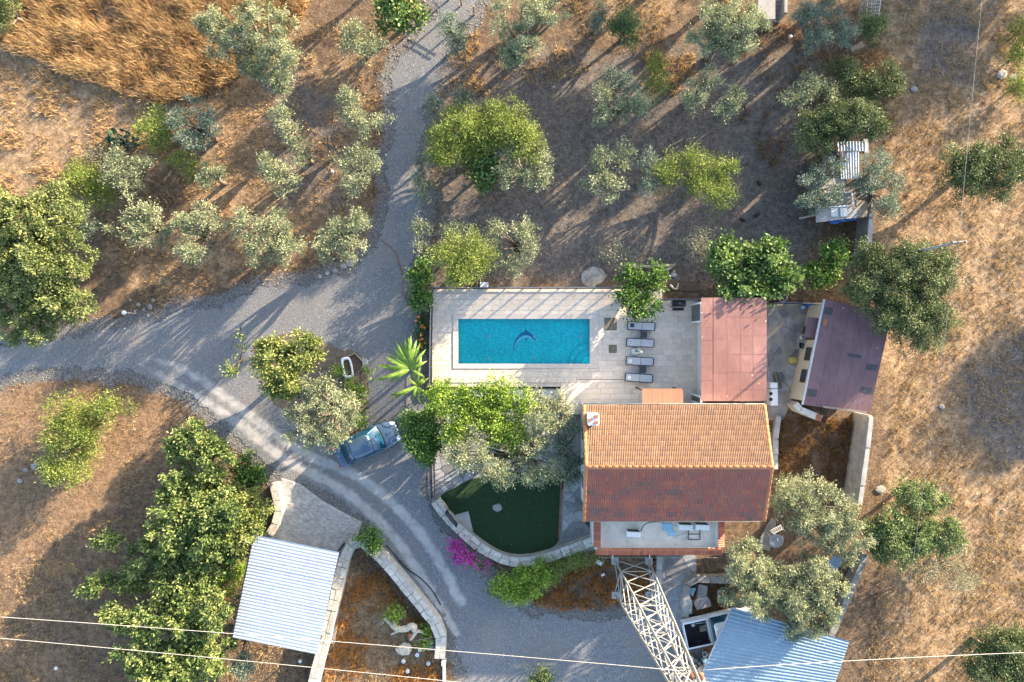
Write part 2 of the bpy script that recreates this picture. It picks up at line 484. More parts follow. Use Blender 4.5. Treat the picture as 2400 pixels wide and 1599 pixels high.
M['carwhite'] = pm('white_car_paint', (0.72, 0.74, 0.76), (0.68, 0.70, 0.72), 1, 0.25, -1, coat=0.4, spec=0.5)
M['glass'] = pm('car_glass', (0.010, 0.055, 0.10), (0.008, 0.048, 0.09), 1, 0.12, -1, spec=0.9)
M['lampglass'] = pm('headlight_glass', (0.70, 0.74, 0.78), (0.62, 0.66, 0.70), 6, 0.12, -1, spec=0.8)
M['redglass'] = pm('tail_light', (0.35, 0.02, 0.02), (0.28, 0.02, 0.02), 6, 0.2, -1)
M['lounger'] = pm('lounger_fabric', (0.40, 0.43, 0.48), (0.36, 0.39, 0.44), 12, 0.7, 0.1, rnd=0.06)
M['lounger_frame'] = pm('lounger_frame', (0.045, 0.05, 0.062), (0.03, 0.034, 0.042), 6, 0.45, 0.03)
M['parasol'] = pm('green_parasol_cloth', (0.16, 0.27, 0.25), (0.11, 0.20, 0.19), 8, 0.8, 0.1)
M['parasol_pale'] = pm('pale_parasol_cloth', (0.62, 0.64, 0.56), (0.52, 0.54, 0.48), 8, 0.8, 0.1)
M['window'] = pm('window_glass', (0.04, 0.05, 0.06), (0.03, 0.035, 0.045), 2, 0.08, -1, spec=0.7)
M['insulator'] = pm('brown_insulator', (0.16, 0.07, 0.045), (0.11, 0.05, 0.03), 4, 0.15, -1, spec=0.6)
M['feather'] = pm('black_feather', (0.018, 0.016, 0.018), (0.010, 0.009, 0.010), 9, 0.6, 0.2)
M['brick'] = pm('red_brick', (0.34, 0.14, 0.10), (0.24, 0.10, 0.075), 6, 0.85, 0.25, rnd=0.3)
M['lily'] = pm('orange_petal', (0.75, 0.22, 0.08), (0.60, 0.15, 0.05), 5, 0.6, 0.0)
M['pebble'] = pm('white_pebbles', (0.62, 0.62, 0.60), (0.40, 0.40, 0.40), 14, 0.7, 0.5)

# pool tiles: small glass mosaic
def mosaic(name, c1, c2):
    t = NT(name); t.set(rough=0.35, spec=0.4)
    tc = t.n('TexCoord').outputs['Object']
    vo = t.n('TexVoronoi', feature='F1', distance='CHEBYCHEV'); vo.inputs['Scale'].default_value = 16; vo.inputs['Randomness'].default_value = 0.135
    t.l(tc, vo.inputs['Vector'])
    v = t.n('SeparateColor'); t.l(vo.outputs['Color'], v.inputs[0])
    c = t.ramp(v.outputs[0], [(0.0, c2), (0.6, c1), (1.0, tuple(min(1, x * 1.35) for x in c1))])
    f = t.noise(tc, 0.5, 3)
    c = t.mix(0.5, c, t.ramp(f, [(0.3, 0.75), (0.7, 1.0)]), 'MULTIPLY')
    t.l(c, t.b.inputs['Base Color']); return t.m
M['mosaic'] = mosaic('pool_mosaic', (0.008, 0.72, 0.68), (0.006, 0.58, 0.60))
M['mosaic_dark'] = mosaic('dolphin_dark_mosaic', (0.015, 0.22, 0.38), (0.01, 0.14, 0.28))
M['mosaic_pale'] = mosaic('dolphin_pale_mosaic', (0.30, 0.70, 0.78), (0.22, 0.60, 0.70))

def water_mat():
    t = NT('pool_water')
    t.t.nodes.remove(t.b)
    tr = t.n('BsdfTransparent'); tr.inputs[0].default_value = (0.70, 0.93, 0.97, 1)
    gl = t.n('BsdfGlossy'); gl.inputs['Roughness'].default_value = 0.03
    fr = t.n('Fresnel'); fr.inputs['IOR'].default_value = 1.33
    tc = t.n('TexCoord').outputs['Object']
    g = t.noise(tc, 4.0, 3, 0.5)
    bp = t.n('Bump'); bp.inputs['Strength'].default_value = 0.10; bp.inputs['Distance'].default_value = 0.03
    t.l(g, bp.inputs['Height']); t.l(bp.outputs[0], gl.inputs['Normal']); t.l(bp.outputs[0], fr.inputs['Normal'])
    mx = t.n('MixShader'); t.l(fr.outputs[0], mx.inputs[0]); t.l(tr.outputs[0], mx.inputs[1]); t.l(gl.outputs[0], mx.inputs[2])
    t.l(mx.outputs[0], t.out.inputs['Surface'])
    return t.m
M['water'] = water_mat()
# ================================================================== THE SETTING: ground, tracks, paving
ROAD = [(-60, 792), (60, 775), (190, 752), (250, 742), (285, 742), (350, 722), (420, 700), (500, 690), (560, 664), (640, 640), (730, 634),
        (800, 604), (850, 558), (868, 500), (878, 430), (885, 330), (888, 250), (886, 190), (892, 140), (930, 95), (975, 50), (985, 20),
        (980, -60), (1115, -60), (1112, 20), (1090, 45), (1040, 110), (1020, 150), (1008, 220), (985, 300), (978, 420), (985, 480),
        (980, 560), (948, 640), (962, 700), (985, 800), (990, 900), (985, 990), (992, 1065), (990, 1150), (1040, 1222), (1110, 1285),
        (1120, 1305), (1135, 1345), (1200, 1388), (1300, 1408), (1400, 1412), (1440, 1395), (1530, 1400), (1580, 1440), (1600, 1500), (1620, 1640),
        (1080, 1640), (1050, 1560), (1035, 1500), (1022, 1452), (930, 1335), (880, 1275), (838, 1225), (815, 1195), (700, 1125), (640, 1105), (612, 1078), (570, 1050),
        (530, 1008), (480, 960), (420, 908), (360, 885), (290, 872), (180, 862), (80, 862), (-60, 875)]
road_w = [P(x, y) for x, y in ROAD]

def rough_outline(pts, amp, step=0.3, seed=0.0):
    sm = catmull(pts, step, True)
    out = []
    n = len(sm)
    for i, p in enumerate(sm):
        d = (sm[(i + 1) % n] - sm[i - 1]); nn = Vector((-d.y, d.x, 0)); nn = nn.normalized() if nn.length > 1e-6 else nn
        a = noise.noise((p.x * 0.9 + seed, p.y * 0.9, seed)) * amp + noise.noise((p.x * 3.1, p.y * 3.1 + seed, 2.0)) * amp * 0.6
        out.append(p + nn * a)
    return out

road_poly = rough_outline(road_w, 0.5, 0.3, 1.0)
TRACKS = [[(120, 802), (220, 803), (310, 815), (400, 840), (480, 885), (560, 945), (640, 1005), (720, 1052), (830, 1100), (930, 1185), (1000, 1275), (1060, 1385)],
          [(180, 805), (270, 815), (340, 845), (410, 888), (500, 940), (590, 1005), (660, 1060), (760, 1110), (830, 1160), (905, 1235), (965, 1320), (1045, 1455)]]
tracks_w = [catmull([P(x, y) for x, y in t], 0.6) for t in TRACKS]

# ---- ground sheet
gx = np.concatenate([[-400, -150, -70], np.linspace(-38, 38, 218), [70, 150, 400]])
gy = np.concatenate([[-400, -120, -50], np.linspace(-27, 27, 155), [50, 120, 400]])
GX, GY = np.meshgrid(gx, gy, indexing='ij')
DX = GX * 35.96 / 1.02 + 1176.5; DY = 784 - GY * 35.96 / 1.02        # survey pixels of every ground vertex

def soft(poly, w=1.2):
    pw = [P(x, y) for x, y in poly]
    d = seg_dist(pw + [pw[0]], GX, GY)
    ins = inside(pw, GX, GY)
    return np.clip(0.5 + np.where(ins, d, -d) / w * 0.5, 0, 1)

straw = np.clip((DX - 1990) / 90, 0, 1)
straw = np.maximum(straw, soft([(-900, -900), (720, -900), (680, 60), (520, 190), (330, 230), (480, 240), (330, 430), (-20, 450), (-900, 480)], 2.0))
straw = np.maximum(straw, 0.75 * soft([(1350, -30), (1600, -30), (1560, 60), (1380, 100)], 1.5))
straw = np.maximum(straw, 0.55 * soft([(480, 130), (890, 60), (880, 600), (250, 720), (200, 560), (420, 420)], 2.0))
straw = np.maximum(straw, 0.8 * soft([(790, 1280), (1010, 1480), (1020, 1640), (720, 1640)], 0.6))
grey = soft([(1000, 160), (1150, 130), (1880, 100), (1860, 620), (1560, 660), (1000, 660)], 3.0)
grey = np.maximum(grey, 0.6 * soft([(540, 120), (860, 130), (860, 600), (560, 430)], 3.0))
grey = np.maximum(grey, 0.7 * soft([(2080, 0), (2330, 0), (2250, 180), (2080, 230)], 2.0))  # greyer ground painted where the upper right cast shadow lies
grey = np.maximum(grey, 0.75 * soft([(2190, 850), (2330, 740), (2600, 700), (2600, 1130), (2300, 1090), (2190, 1010)], 2.0))  # shade put into the soil colour at the right edge
pale = soft([(-900, 870), (300, 880), (400, 900), (380, 990), (250, 1160), (-20, 1330), (-900, 1330)], 1.5)
pale = np.maximum(pale, 0.4 * soft([(-900, 1300), (330, 1100), (330, 1640), (-900, 1640)], 2.0))
pale = np.maximum(pale, 0.5 * soft([(1560, 480), (1800, 230), (1830, 420), (1720, 560)], 2.5))
grav = np.clip(1.0 - seg_dist(road_poly + [road_poly[0]], GX, GY) / 0.9, 0, 1)
grav = np.where(inside(road_poly, GX, GY), 1.0, grav)
GZ = -0.045 + 0.035 * (vnoise(GX, GY, 0.8, 3) - 0.5) * 2 * 0.7 - 0.012
near = np.clip(seg_dist(road_poly + [road_poly[0]], GX, GY) / 1.2, 0, 1)
GZ = np.where(near < 1, GZ * near - .006 * (1 - near), GZ)
GZ = np.where(inside(road_poly, GX, GY), np.minimum(GZ, -.012), GZ)
GZ = np.where((np.abs(GX) > 40) | (np.abs(GY) > 28), -0.05, GZ)
nx, ny = GX.shape
idx = np.arange(nx * ny).reshape(nx, ny)
F = np.stack([idx[:-1, :-1], idx[1:, :-1], idx[1:, 1:], idx[:-1, 1:]], -1).reshape(-1, 4)
me = np_mesh('ground', np.stack([GX, GY, GZ], -1).reshape(-1, 3), F, smooth=True)
ca = me.color_attributes.new('zone', 'FLOAT_COLOR', 'POINT')
ca.data.foreach_set('color', np.stack([straw, grey, pale, grav], -1).astype(np.float32).ravel())

def ground_mat():
    t = NT('dry_ground'); t.set(rough=0.95, spec=0.1)
    tc = t.n('TexCoord').outputs['Object']
    at = t.n('Attribute', attribute_name='zone')
    sp = t.n('SeparateColor'); t.l(at.outputs['Color'], sp.inputs[0])
    big = t.noise(tc, 0.45, 5, 0.6, 0.4)
    mid = t.noise(tc, 2.2, 5, 0.65, 0.3)
    fine = t.noise(tc, 13.0, 4, 0.7)
    brown = t.ramp(mid, [(0.30, (0.105, 0.075, 0.053)), (0.55, (0.205, 0.142, 0.095)), (0.75, (0.31, 0.21, 0.13))])
    strawc = t.ramp(mid, [(0.28, (0.165, 0.108, 0.064)), (0.50, (0.36, 0.244, 0.147)), (0.72, (0.54, 0.39, 0.25))])
    greyc = t.ramp(mid, [(0.30, (0.125, 0.108, 0.096)), (0.60, (0.21, 0.178, 0.155)), (0.78, (0.30, 0.245, 0.20))])
    palec = t.ramp(mid, [(0.30, (0.20, 0.125, 0.075)), (0.60, (0.34, 0.22, 0.135)), (0.78, (0.44, 0.30, 0.19))])
    gravc = t.ramp(fine, [(0.30, (0.13, 0.125, 0.125)), (0.65, (0.25, 0.24, 0.235))])
    def m(ch, lo=0.35, hi=0.62):
        a = t.math('ADD', ch, t.math('MULTIPLY', t.math('SUBTRACT', big, 0.5), 1.1))
        return t.ramp(a, [(lo, 0.0), (hi, 1.0)])
    c = t.mix(m(sp.outputs[0]), brown, strawc)
    c = t.mix(m(sp.outputs[2]), c, palec)
    c = t.mix(m(sp.outputs[1]), c, greyc)
    ga = t.math('ADD', at.outputs['Alpha'], t.math('MULTIPLY', t.math('SUBTRACT', mid, 0.5), 1.6))
    c = t.mix(t.ramp(ga, [(0.45, 0.0), (0.75, 1.0)]), c, gravc)
    c = t.mix(0.75, c, t.ramp(fine, [(0.30, 0.30), (0.50, 0.80), (0.68, 1.15)]), 'MULTIPLY')
    grit = t.noise(tc, 5.5, 6, 0.85)
    c = t.mix(0.8, c, t.ramp(grit, [(0.36, 0.38), (0.50, 0.95), (0.62, 1.25)]), 'MULTIPLY')
    # dry straw litter and small pale stones
    vo = t.n('TexVoronoi'); vo.inputs['Scale'].default_value = 5.5; t.l(tc, vo.inputs['Vector'])
    st = t.ramp(vo.outputs['Distance'], [(0.05, 1.0), (0.10, 0.0)])
    vs = t.n('SeparateColor'); t.l(vo.outputs['Color'], vs.inputs[0])
    stm = t.math('MULTIPLY', st, t.ramp(vs.outputs[1], [(0.86, 0.0), (0.90, 1.0)]))
    c = t.mix(stm, c, (0.46, 0.42, 0.37))
    t.l(c, t.b.inputs['Base Color'])
    h = t.math('ADD', t.math('MULTIPLY', fine, 0.5), t.math('ADD', t.math('MULTIPLY', mid, 1.2), t.math('MULTIPLY', stm, 0.3)))
    t.bump(t.math('ADD', h, t.math('MULTIPLY', grit, 1.2)), 0.9, 0.12)
    return t.m
g = link('ground', me, ground_mat()); tag(g, 'dry earth ground with straw and bare soil', kind='structure')

# ---- sheets that lie on the ground
def sheet(name, poly, z, mat, step=None, holes_at=None):
    """flat sheet over a polygon, with inner points when step is given"""
    pts = [Vector((p[0], p[1])) for p in poly]
    n = len(pts)
    edges = [(i, (i + 1) % n) for i in range(n)]
    if step:
        X = np.arange(min(p.x for p in pts), max(p.x for p in pts), step); Y = np.arange(min(p.y for p in pts), max(p.y for p in pts), step)
        GXs, GYs = np.meshgrid(X, Y); GXs = GXs.ravel() + rng.uniform(-.2, .2, GXs.size) * step; GYs = GYs.ravel() + rng.uniform(-.2, .2, GYs.size) * step
        ok = inside(poly, GXs, GYs) & (seg_dist(list(poly) + [poly[0]], GXs, GYs) > step * 0.4)
        pts = pts + [Vector((a, b)) for a, b in zip(GXs[ok], GYs[ok])]
    vs, es, fs, _, _, _ = delaunay_2d_cdt(pts, edges, [], 1, 1e-5)
    me = bpy.data.meshes.new(name)
    me.from_pydata([(v.x, v.y, z) for v in vs], [], [tuple(f) for f in fs])
    me.update()
    if me.polygons and me.polygons[0].normal.z < 0: me.flip_normals()
    return link(name, me, mat)

def gravel_mat():
    t = NT('track_gravel'); t.set(rough=0.95, spec=0.12)
    tc = t.n('TexCoord').outputs['Object']
    dust = t.n('Attribute', attribute_name='dust').outputs['Fac']
    fine = t.noise(tc, 15, 4, 0.75); mid = t.noise(tc, 1.6, 5, 0.6, 0.5); big = t.noise(tc, 0.3, 4, 0.6, 0.6)
    vo = t.n('TexVoronoi'); vo.inputs['Scale'].default_value = 22; t.l(tc, vo.inputs['Vector'])
    vs = t.n('SeparateColor'); t.l(vo.outputs['Color'], vs.inputs[0])
    st = t.ramp(vs.outputs[0], [(0.0, (0.130, 0.134, 0.144)), (0.5, (0.172, 0.177, 0.188)), (0.94, (0.215, 0.22, 0.23)), (0.99, (0.36, 0.365, 0.37))])
    c = t.mix(0.7, st, t.ramp(fine, [(0.32, 0.40), (0.62, 1.15)]), 'MULTIPLY')
    c = t.mix(t.ramp(big, [(0.46, 0.0), (0.66, 0.45)]), c, (0.215, 0.19, 0.17))
    d = t.math('ADD', dust, t.math('MULTIPLY', t.math('SUBTRACT', mid, 0.5), 0.7))
    c = t.mix(t.ramp(d, [(0.30, 0.0), (0.75, 0.95)]), c, t.ramp(mid, [(0.3, (0.30, 0.29, 0.28)), (0.7, (0.41, 0.395, 0.38))]))
    t.l(c, t.b.inputs['Base Color'])
    t.bump(t.math('ADD', fine, t.math('MULTIPLY', vo.outputs['Distance'], 0.8)), 0.5, 0.03)
    ed = t.n('Attribute', attribute_name='edge').outputs['Fac']
    keep = t.ramp(t.math('ADD', ed, t.math('MULTIPLY', t.math('SUBTRACT', t.noise(tc, 3.5, 5, 0.7), 0.5), 1.9)), [(0.34, 0.0), (0.50, 1.0)])
    tr = t.n('BsdfTransparent'); mx = t.n('MixShader'); t.l(keep, mx.inputs[0]); t.l(tr.outputs[0], mx.inputs[1]); t.l(t.b.outputs[0], mx.inputs[2]); t.l(mx.outputs[0], t.out.inputs['Surface'])
    return t.m
road = sheet('gravel_track', road_poly, 0.004, gravel_mat(), 0.32)
tag(road, 'grey gravel track with pale wheel ruts', kind='structure')
nv = len(road.data.vertices); co = np.empty(nv * 3, dtype=np.float32); road.data.vertices.foreach_get('co', co); co = co.reshape(-1, 3)
dd = np.minimum(seg_dist(tracks_w[0], co[:, 0], co[:, 1]), seg_dist(tracks_w[1], co[:, 0], co[:, 1]))
de = np.clip(seg_dist(road_poly + [road_poly[0]], co[:, 0], co[:, 1]) / 0.8, 0, 1)
ea = road.data.attributes.new('edge', 'FLOAT', 'POINT'); ea.data.foreach_set('value', de.astype(np.float32))
da = road.data.attributes.new('dust', 'FLOAT', 'POINT'); da.data.foreach_set('value', (np.exp(-(dd / 0.36) ** 2) * np.clip((co[:, 0] + 29) / 12, 0, 1)).astype(np.float32))  # dust thinned leftwards, standing in for shade over the bend

# planting bed in the middle of the track
bed = rough_outline([P(x, y) for x, y in [(585, 800), (640, 765), (720, 770), (770, 800), (838, 822), (848, 880), (842, 960), (790, 1015), (700, 985), (625, 915)]], 0.25, 0.3, 5)
tag(sheet('planting_bed', bed, 0.008, pm('bed_soil', (0.22, 0.17, 0.13), (0.11, 0.085, 0.065), 3, 0.95, 0.7, dist=0.05)), 'brown earth bed in the middle of the gravel track', kind='structure')
# garden court: lawn, flagged paths
lawn_px = [(1008, 1143), (1050, 1118), (1095, 1098), (1170, 1088), (1290, 1080), (1288, 1150), (1283, 1243), (1235, 1268), (1195, 1276), (1150, 1265), (1100, 1232), (1055, 1193), (1020, 1162)]
court = [P(x, y) for x, y in [(992, 1065), (1000, 930), (1345, 930), (1345, 1205), (1372, 1225), (1372, 1262), (1280, 1285), (1190, 1300), (1110, 1275), (992, 1160)]]
tag(sheet('garden_court', court, 0.008, pm('court_mortar', (0.27, 0.265, 0.26), (0.19, 0.185, 0.18), 2, 0.9, 0.3)), 'mortar bed under the garden flagstones', kind='structure')
lawn_w = catmull([P(x, y) for x, y in lawn_px], 0.3, True)
tag(sheet('lawn', lawn_w, 0.030, pm('lawn_soil', (0.020, 0.050, 0.018), (0.012, 0.032, 0.012), 4, 0.95, 0.6)), 'deep green lawn inside the curved stone wall', kind='structure')
# back yard between annex and outbuilding
yard_px = [(1755, 695), (1885, 697), (1870, 760), (1850, 840), (1825, 905), (1800, 965), (1755, 965)]
tag(sheet('yard', [P(x, y) for x, y in yard_px], 0.010, pm('yard_screed', (0.36, 0.33, 0.29), (0.22, 0.20, 0.18), 1.3, 0.9, 0.35)), 'worn screed yard between annex and outbuilding', kind='structure')
# block-paved parking pad
pad_px = [(648, 1098), (690, 1112), (740, 1150), (790, 1178), (832, 1200), (815, 1250), (790, 1290), (770, 1480), (560, 1470), (600, 1240), (625, 1210), (640, 1160), (640, 1120)]
pad_w = [P(x, y) for x, y in pad_px]
pad = sheet('paved_pad', pad_w, 0.008, M['grout']); tag(pad, 'block paved parking pad beside the carport', kind='structure')
# concrete walkway south of the house
walk = [P(x, y) for x, y in [(1522, 1270), (1600, 1270), (1600, 1330), (1572, 1345), (1572, 1425), (1560, 1470), (1510, 1440), (1510, 1290)]]
tag(sheet('concrete_walk', walk, 0.012, pm('walk_concrete', (0.34, 0.335, 0.33), (0.20, 0.20, 0.205), 1.1, 0.85, 0.25)), 'grey concrete walk below the house', kind='structure')

def stuff_attr_mesh(name, mb, mat, var, parent=None):
    o = mb.build(name, mat, parent)
    at = o.data.attributes.new('var', 'FLOAT', 'FACE'); at.data.foreach_set('value', np.asarray(var, dtype=np.float32))
    o['kind'] = 'stuff'
    return o

# small concrete blocks of the parking pad, laid in courses (each only a few pixels: one part)
mb = MB(); var = []
ang = R(-13); ca_, sa_ = math.cos(ang), math.sin(ang)
xs = [p.x for p in pad_w]; ys = [p.y for p in pad_w]; cx0, cy0 = sum(xs) / len(xs), sum(ys) / len(ys)
pc = []
for j in range(-50, 50):
    for i in range(-30, 30):
        u = i * 0.215 + (0.107 if j % 2 else 0); v = j * 0.115
        pc.append((cx0 + u * ca_ - v * sa_, cy0 + u * sa_ + v * ca_))
pc = np.array(pc); ok = inside(pad_w, pc[:, 0], pc[:, 1]) & (seg_dist(pad_w + [pad_w[0]], pc[:, 0], pc[:, 1]) > 0.05)
for x, y in pc[ok]:
    mb.box((x, y, 0.022), (0.20, 0.10, 0.026 + rng.uniform(-.004, .004)), ang + rng.uniform(-.02, .02)); var += [rng.random()] * 6
stuff_attr_mesh('paver', mb, M['paver'], var, pad)

# ---- flagstones: irregular polygons from a jittered Voronoi-like split
def flags(poly_px, parent, n, name='flagstone', shrink=0.93, z=0.012, th=0.03, mat='flag', seed=0, drop=0.0, z_base=0.0):
    r = np.random.default_rng(seed)
    pw = [P(x, y, z_base) for x, y in poly_px]
    xs = [p.x for p in pw]; ys = [p.y for p in pw]
    pts = []
    tries = 0
    md = math.sqrt((max(xs) - min(xs)) * (max(ys) - min(ys)) / max(n, 1)) * 0.42
    while len(pts) < n and tries < 4000:
        tries += 1
        x, y = r.uniform(min(xs), max(xs)), r.uniform(min(ys), max(ys))
        if inside(pw, np.array([x]), np.array([y]))[0] and all(math.hypot(x - a, y - b) > md for a, b in pts): pts.append((x, y))
    def clip(poly, nx_, ny_, c):
        out = []
        for i in range(len(poly)):
            a, b = poly[i - 1], poly[i]
            da_, db_ = a[0] * nx_ + a[1] * ny_ - c, b[0] * nx_ + b[1] * ny_ - c
            if (da_ <= 0) != (db_ <= 0):
                t = da_ / (da_ - db_); out.append((a[0] + (b[0] - a[0]) * t, a[1] + (b[1] - a[1]) * t))
            if db_ <= 0: out.append(b)
        return out
    sgn = 1 if sum(pw[e].x * pw[(e + 1) % len(pw)].y - pw[(e + 1) % len(pw)].x * pw[e].y for e in range(len(pw))) > 0 else -1
    for i, (x, y) in enumerate(pts):
        if r.random() < drop: continue
        cell = [(x - 1.2, y - 1.2), (x + 1.2, y - 1.2), (x + 1.2, y + 1.2), (x - 1.2, y + 1.2)]
        for k, (a, b) in enumerate(pts):
            if k != i and cell:
                cell = clip(cell, a - x, b - y, (a * a + b * b - x * x - y * y) / 2)
        for e in range(len(pw)):
            ea, eb = pw[e], pw[(e + 1) % len(pw)]; ex, ey = (eb.y - ea.y) * sgn, -(eb.x - ea.x) * sgn
            if cell: cell = clip(cell, ex, ey, ea.x * ex + ea.y * ey)
        if len(cell) < 3: continue
        cc = np.array(cell); ctr = cc.mean(0)
        cc = ctr + (cc - ctr) * (shrink + r.uniform(-.03, .02))
        off = Vector((ctr[0], ctr[1], z))
        m = MB().prism([(a - ctr[0], b - ctr[1]) for a, b in cc], 0, th + r.uniform(-.006, .006)).mesh(name)
        m.materials.append(M[mat])
        piece(name, m, parent, Matrix.Translation(off))

court_o = bpy.data.objects['garden_court']
flags([(998, 1050), (1125, 1045), (1128, 1072), (1088, 1097), (1048, 1118), (1000, 1141)], court_o, 24, seed=2)
flags([(1296, 1085), (1340, 1085), (1340, 1228), (1292, 1240)], court_o, 16, seed=3)
flags([(1040, 905), (1200, 925), (1290, 960), (1325, 1050), (1290, 1075), (1150, 1080), (1040, 1040)], court_o, 40, seed=4)
flags([(1763, 712), (1868, 705), (1852, 775), (1838, 840), (1815, 900), (1763, 905)], bpy.data.objects['yard'], 34, seed=5, shrink=0.80, drop=0.35)
flags([(1528, 1275), (1596, 1275), (1596, 1328), (1530, 1328)], bpy.data.objects['concrete_walk'], 3, seed=6, shrink=0.95)
flags([(1524, 1345), (1568, 1345), (1568, 1425), (1528, 1420)], bpy.data.objects['concrete_walk'], 3, seed=7, shrink=0.95)
# brick edging along the right side of the lawn
mbb = MB().box((0, 0, 0.04), (0.10, 0.20, 0.07)).mesh('brick'); mbb.materials.append(M['brick'])
a, b = P(1290, 1100), P(1284, 1246)
for k in range(int((b - a).length / 0.215)):
    p = a + (b - a) * ((k + 0.5) * 0.215 / (b - a).length)
    piece('brick', mbb, bpy.data.objects['lawn'], Matrix.Translation((p.x, p.y, 0)) @ Matrix.Rotation(math.atan2(b.y - a.y, b.x - a.x) - math.pi / 2, 4, 'Z'))
# pale bare strip round the bare heap beside the terrace fence
tag(sheet('shed_yard', rough_outline([P(x, y) for x, y in [(1380, 640), (1480, 640), (1600, 650), (1610, 668), (1380, 662)]], 0.1, 0.3, 9), -0.005,
          pm('dark_garden_soil', (0.15, 0.105, 0.08), (0.085, 0.06, 0.045), 3, 0.95, 0.6)), 'dark garden soil behind the terrace fence', kind='structure')
# ================================================================== POOL TERRACE
DZ = 0.50
def DP(x, y): return P(x, y, DZ)
x0, x1 = DP(993, 0).x, DP(1612, 0).x
ytop, ybot_l, ybot = DP(0, 663).y, DP(0, 889).y, DP(0, 931).y
xstep = DP(1288, 0).x
px0, px1, py0, py1 = DP(1052, 0).x, DP(1356, 0).x, DP(0, 837).y, DP(0, 732).y       # water
qx0, qx1, qy0, qy1 = DP(1041, 0).x, DP(1375, 0).x, DP(0, 847).y, DP(0, 723).y       # coping
# the raised slab, a ring of prisms round the basin
mb = MB()
xcut, ycut = DP(1522, 0).x, DP(0, 691).y
mb.prism([(x0, py1), (x1 + 0.3, py1), (x1 + 0.3, ycut), (xcut, ycut), (xcut, ytop), (x0, ytop)], -0.1, DZ - 0.03)
mb.prism([(x0, ybot_l), (px0, ybot_l), (px0, py1), (x0, py1)], -0.1, DZ - 0.03)
mb.prism([(px1, ybot_l), (x1 + 0.3, ybot_l), (x1 + 0.3, py1), (px1, py1)], -0.1, DZ - 0.03)
mb.prism([(px0, ybot_l), (px1, ybot_l), (px1, py0), (px0, py0)], -0.1, DZ - 0.03)
mb.prism([(xstep, ybot - 0.6), (x1 + 0.3, ybot - 0.6), (x1 + 0.3, ybot_l), (xstep, ybot_l)], -0.1, DZ - 0.03)
terrace = mb.build('terrace', M['grout']); tag(terrace, 'travertine paved pool terrace', kind='structure')
# travertine slabs in courses of random lengths
slabs = []
row_h = 0.357
y = ytop
r = np.random.default_rng(21)
def cuts(xa, xb, xcur):
    out = []
    while xcur < xb:
        L = r.choice([0.52, 0.70, 0.70, 0.86])
        a_, b_ = max(xcur, xa), min(xcur + L, xb)
        if b_ - a_ > 0.07: out.append((a_, b_))
        xcur += L
    return out
while y > ybot - 0.55:
    yb = y - row_h
    segs = []
    if yb >= ybot_l - 0.05: segs = [(x0, x1)]
    else: segs = [(xstep, x1)]
    for xa, xb in segs:
        parts = [(xa, xb)]
        lo, hi = max(yb, ybot_l if xa == x0 else ybot - 0.6), y
        for a_, b_ in cuts(xa, xb, xa - r.uniform(0, 0.7)):
            # cut away the coping rectangle
            for c0, c1, l, h in ((a_, b_, lo, hi),):
                if h <= qy0 or l >= qy1 or c1 <= qx0 or c0 >= qx1:
                    slabs.append((c0, c1, l, h)); continue
                if c0 < qx0: slabs.append((c0, qx0, l, h))
                if c1 > qx1: slabs.append((qx1, c1, l, h))
                m0, m1 = max(c0, qx0), min(c1, qx1)
                if h > qy1: slabs.append((m0, m1, qy1, h))
                if l < qy0: slabs.append((m0, m1, l, qy0))
    y = yb
slabs = [q for s in slabs for q in ([s] if s[1] <= xcut or s[3] <= ycut else [(s[0], xcut, s[2], s[3]), (max(s[0], xcut), s[1], s[2], min(s[3], ycut))])]
slabs = [s for s in slabs if s[1] - s[0] > 0.06 and s[3] - s[2] > 0.04]
slabs.sort(key=lambda s: -(s[1] - s[0]) * (s[3] - s[2]))
unit = MB().box((0, 0, 0), (1, 1, 1)).mesh('slab'); unit.materials.append(M['travertine'])
mb = MB(); var = []
for k, (a_, b_, l, h) in enumerate(slabs):
    c = Vector(((a_ + b_) / 2, (l + h) / 2, DZ - 0.014 + r.uniform(-.0025, .0025)))
    sx, sy = b_ - a_ - 0.012, h - l - 0.012
    if k < 300: piece('slab', unit, terrace, Matrix.Translation(c) @ Matrix.Diagonal((sx, sy, 0.03, 1)))
    else: mb.box(c, (sx, sy, 0.03)); var += [r.random()] * 6
stuff_attr_mesh('slab_offcut', mb, M['travertine_rest'], var, terrace)
# drain slot across the terrace
MB().box(((DP(1330, 0).x + DP(1445, 0).x) / 2, DP(0, 872).y, DZ + 0.003), (DP(1445, 0).x - DP(1330, 0).x, 0.03, 0.006)).build('drain_slot', M['dark_metal'], terrace)

# ---- pool
WZ, FZ = DZ - 0.06, DZ - 0.48
pool = thing('swimming_pool', 'rectangular blue swimming pool set into the travertine terrace', 'swimming pool', ((px0 + px1) / 2, (py0 + py1) / 2, DZ))
w = 0.02
mb = MB().box(((px0 + px1) / 2, (py0 + py1) / 2, FZ - 0.02), (px1 - px0, py1 - py0, 0.04)); mb.build('pool_floor', M['mosaic'], pool)
mb = MB()
for a_, b_, c_, d_ in ((px0, px0 + w, py0, py1), (px1 - w, px1, py0, py1), (px0 + w, px1 - w, py0, py0 + w), (px0 + w, px1 - w, py1 - w, py1)):
    mb.prism([(a_, c_), (b_, c_), (b_, d_), (a_, d_)], FZ, DZ - 0.045)
mb.build('pool_wall', M['mosaic'], pool)
MB().add([(px0 + w, py0 + w, WZ), (px1 - w, py0 + w, WZ), (px1 - w, py1 - w, WZ), (px0 + w, py1 - w, WZ)], [(0, 1, 2, 3)]).build('water', M['water'], pool)
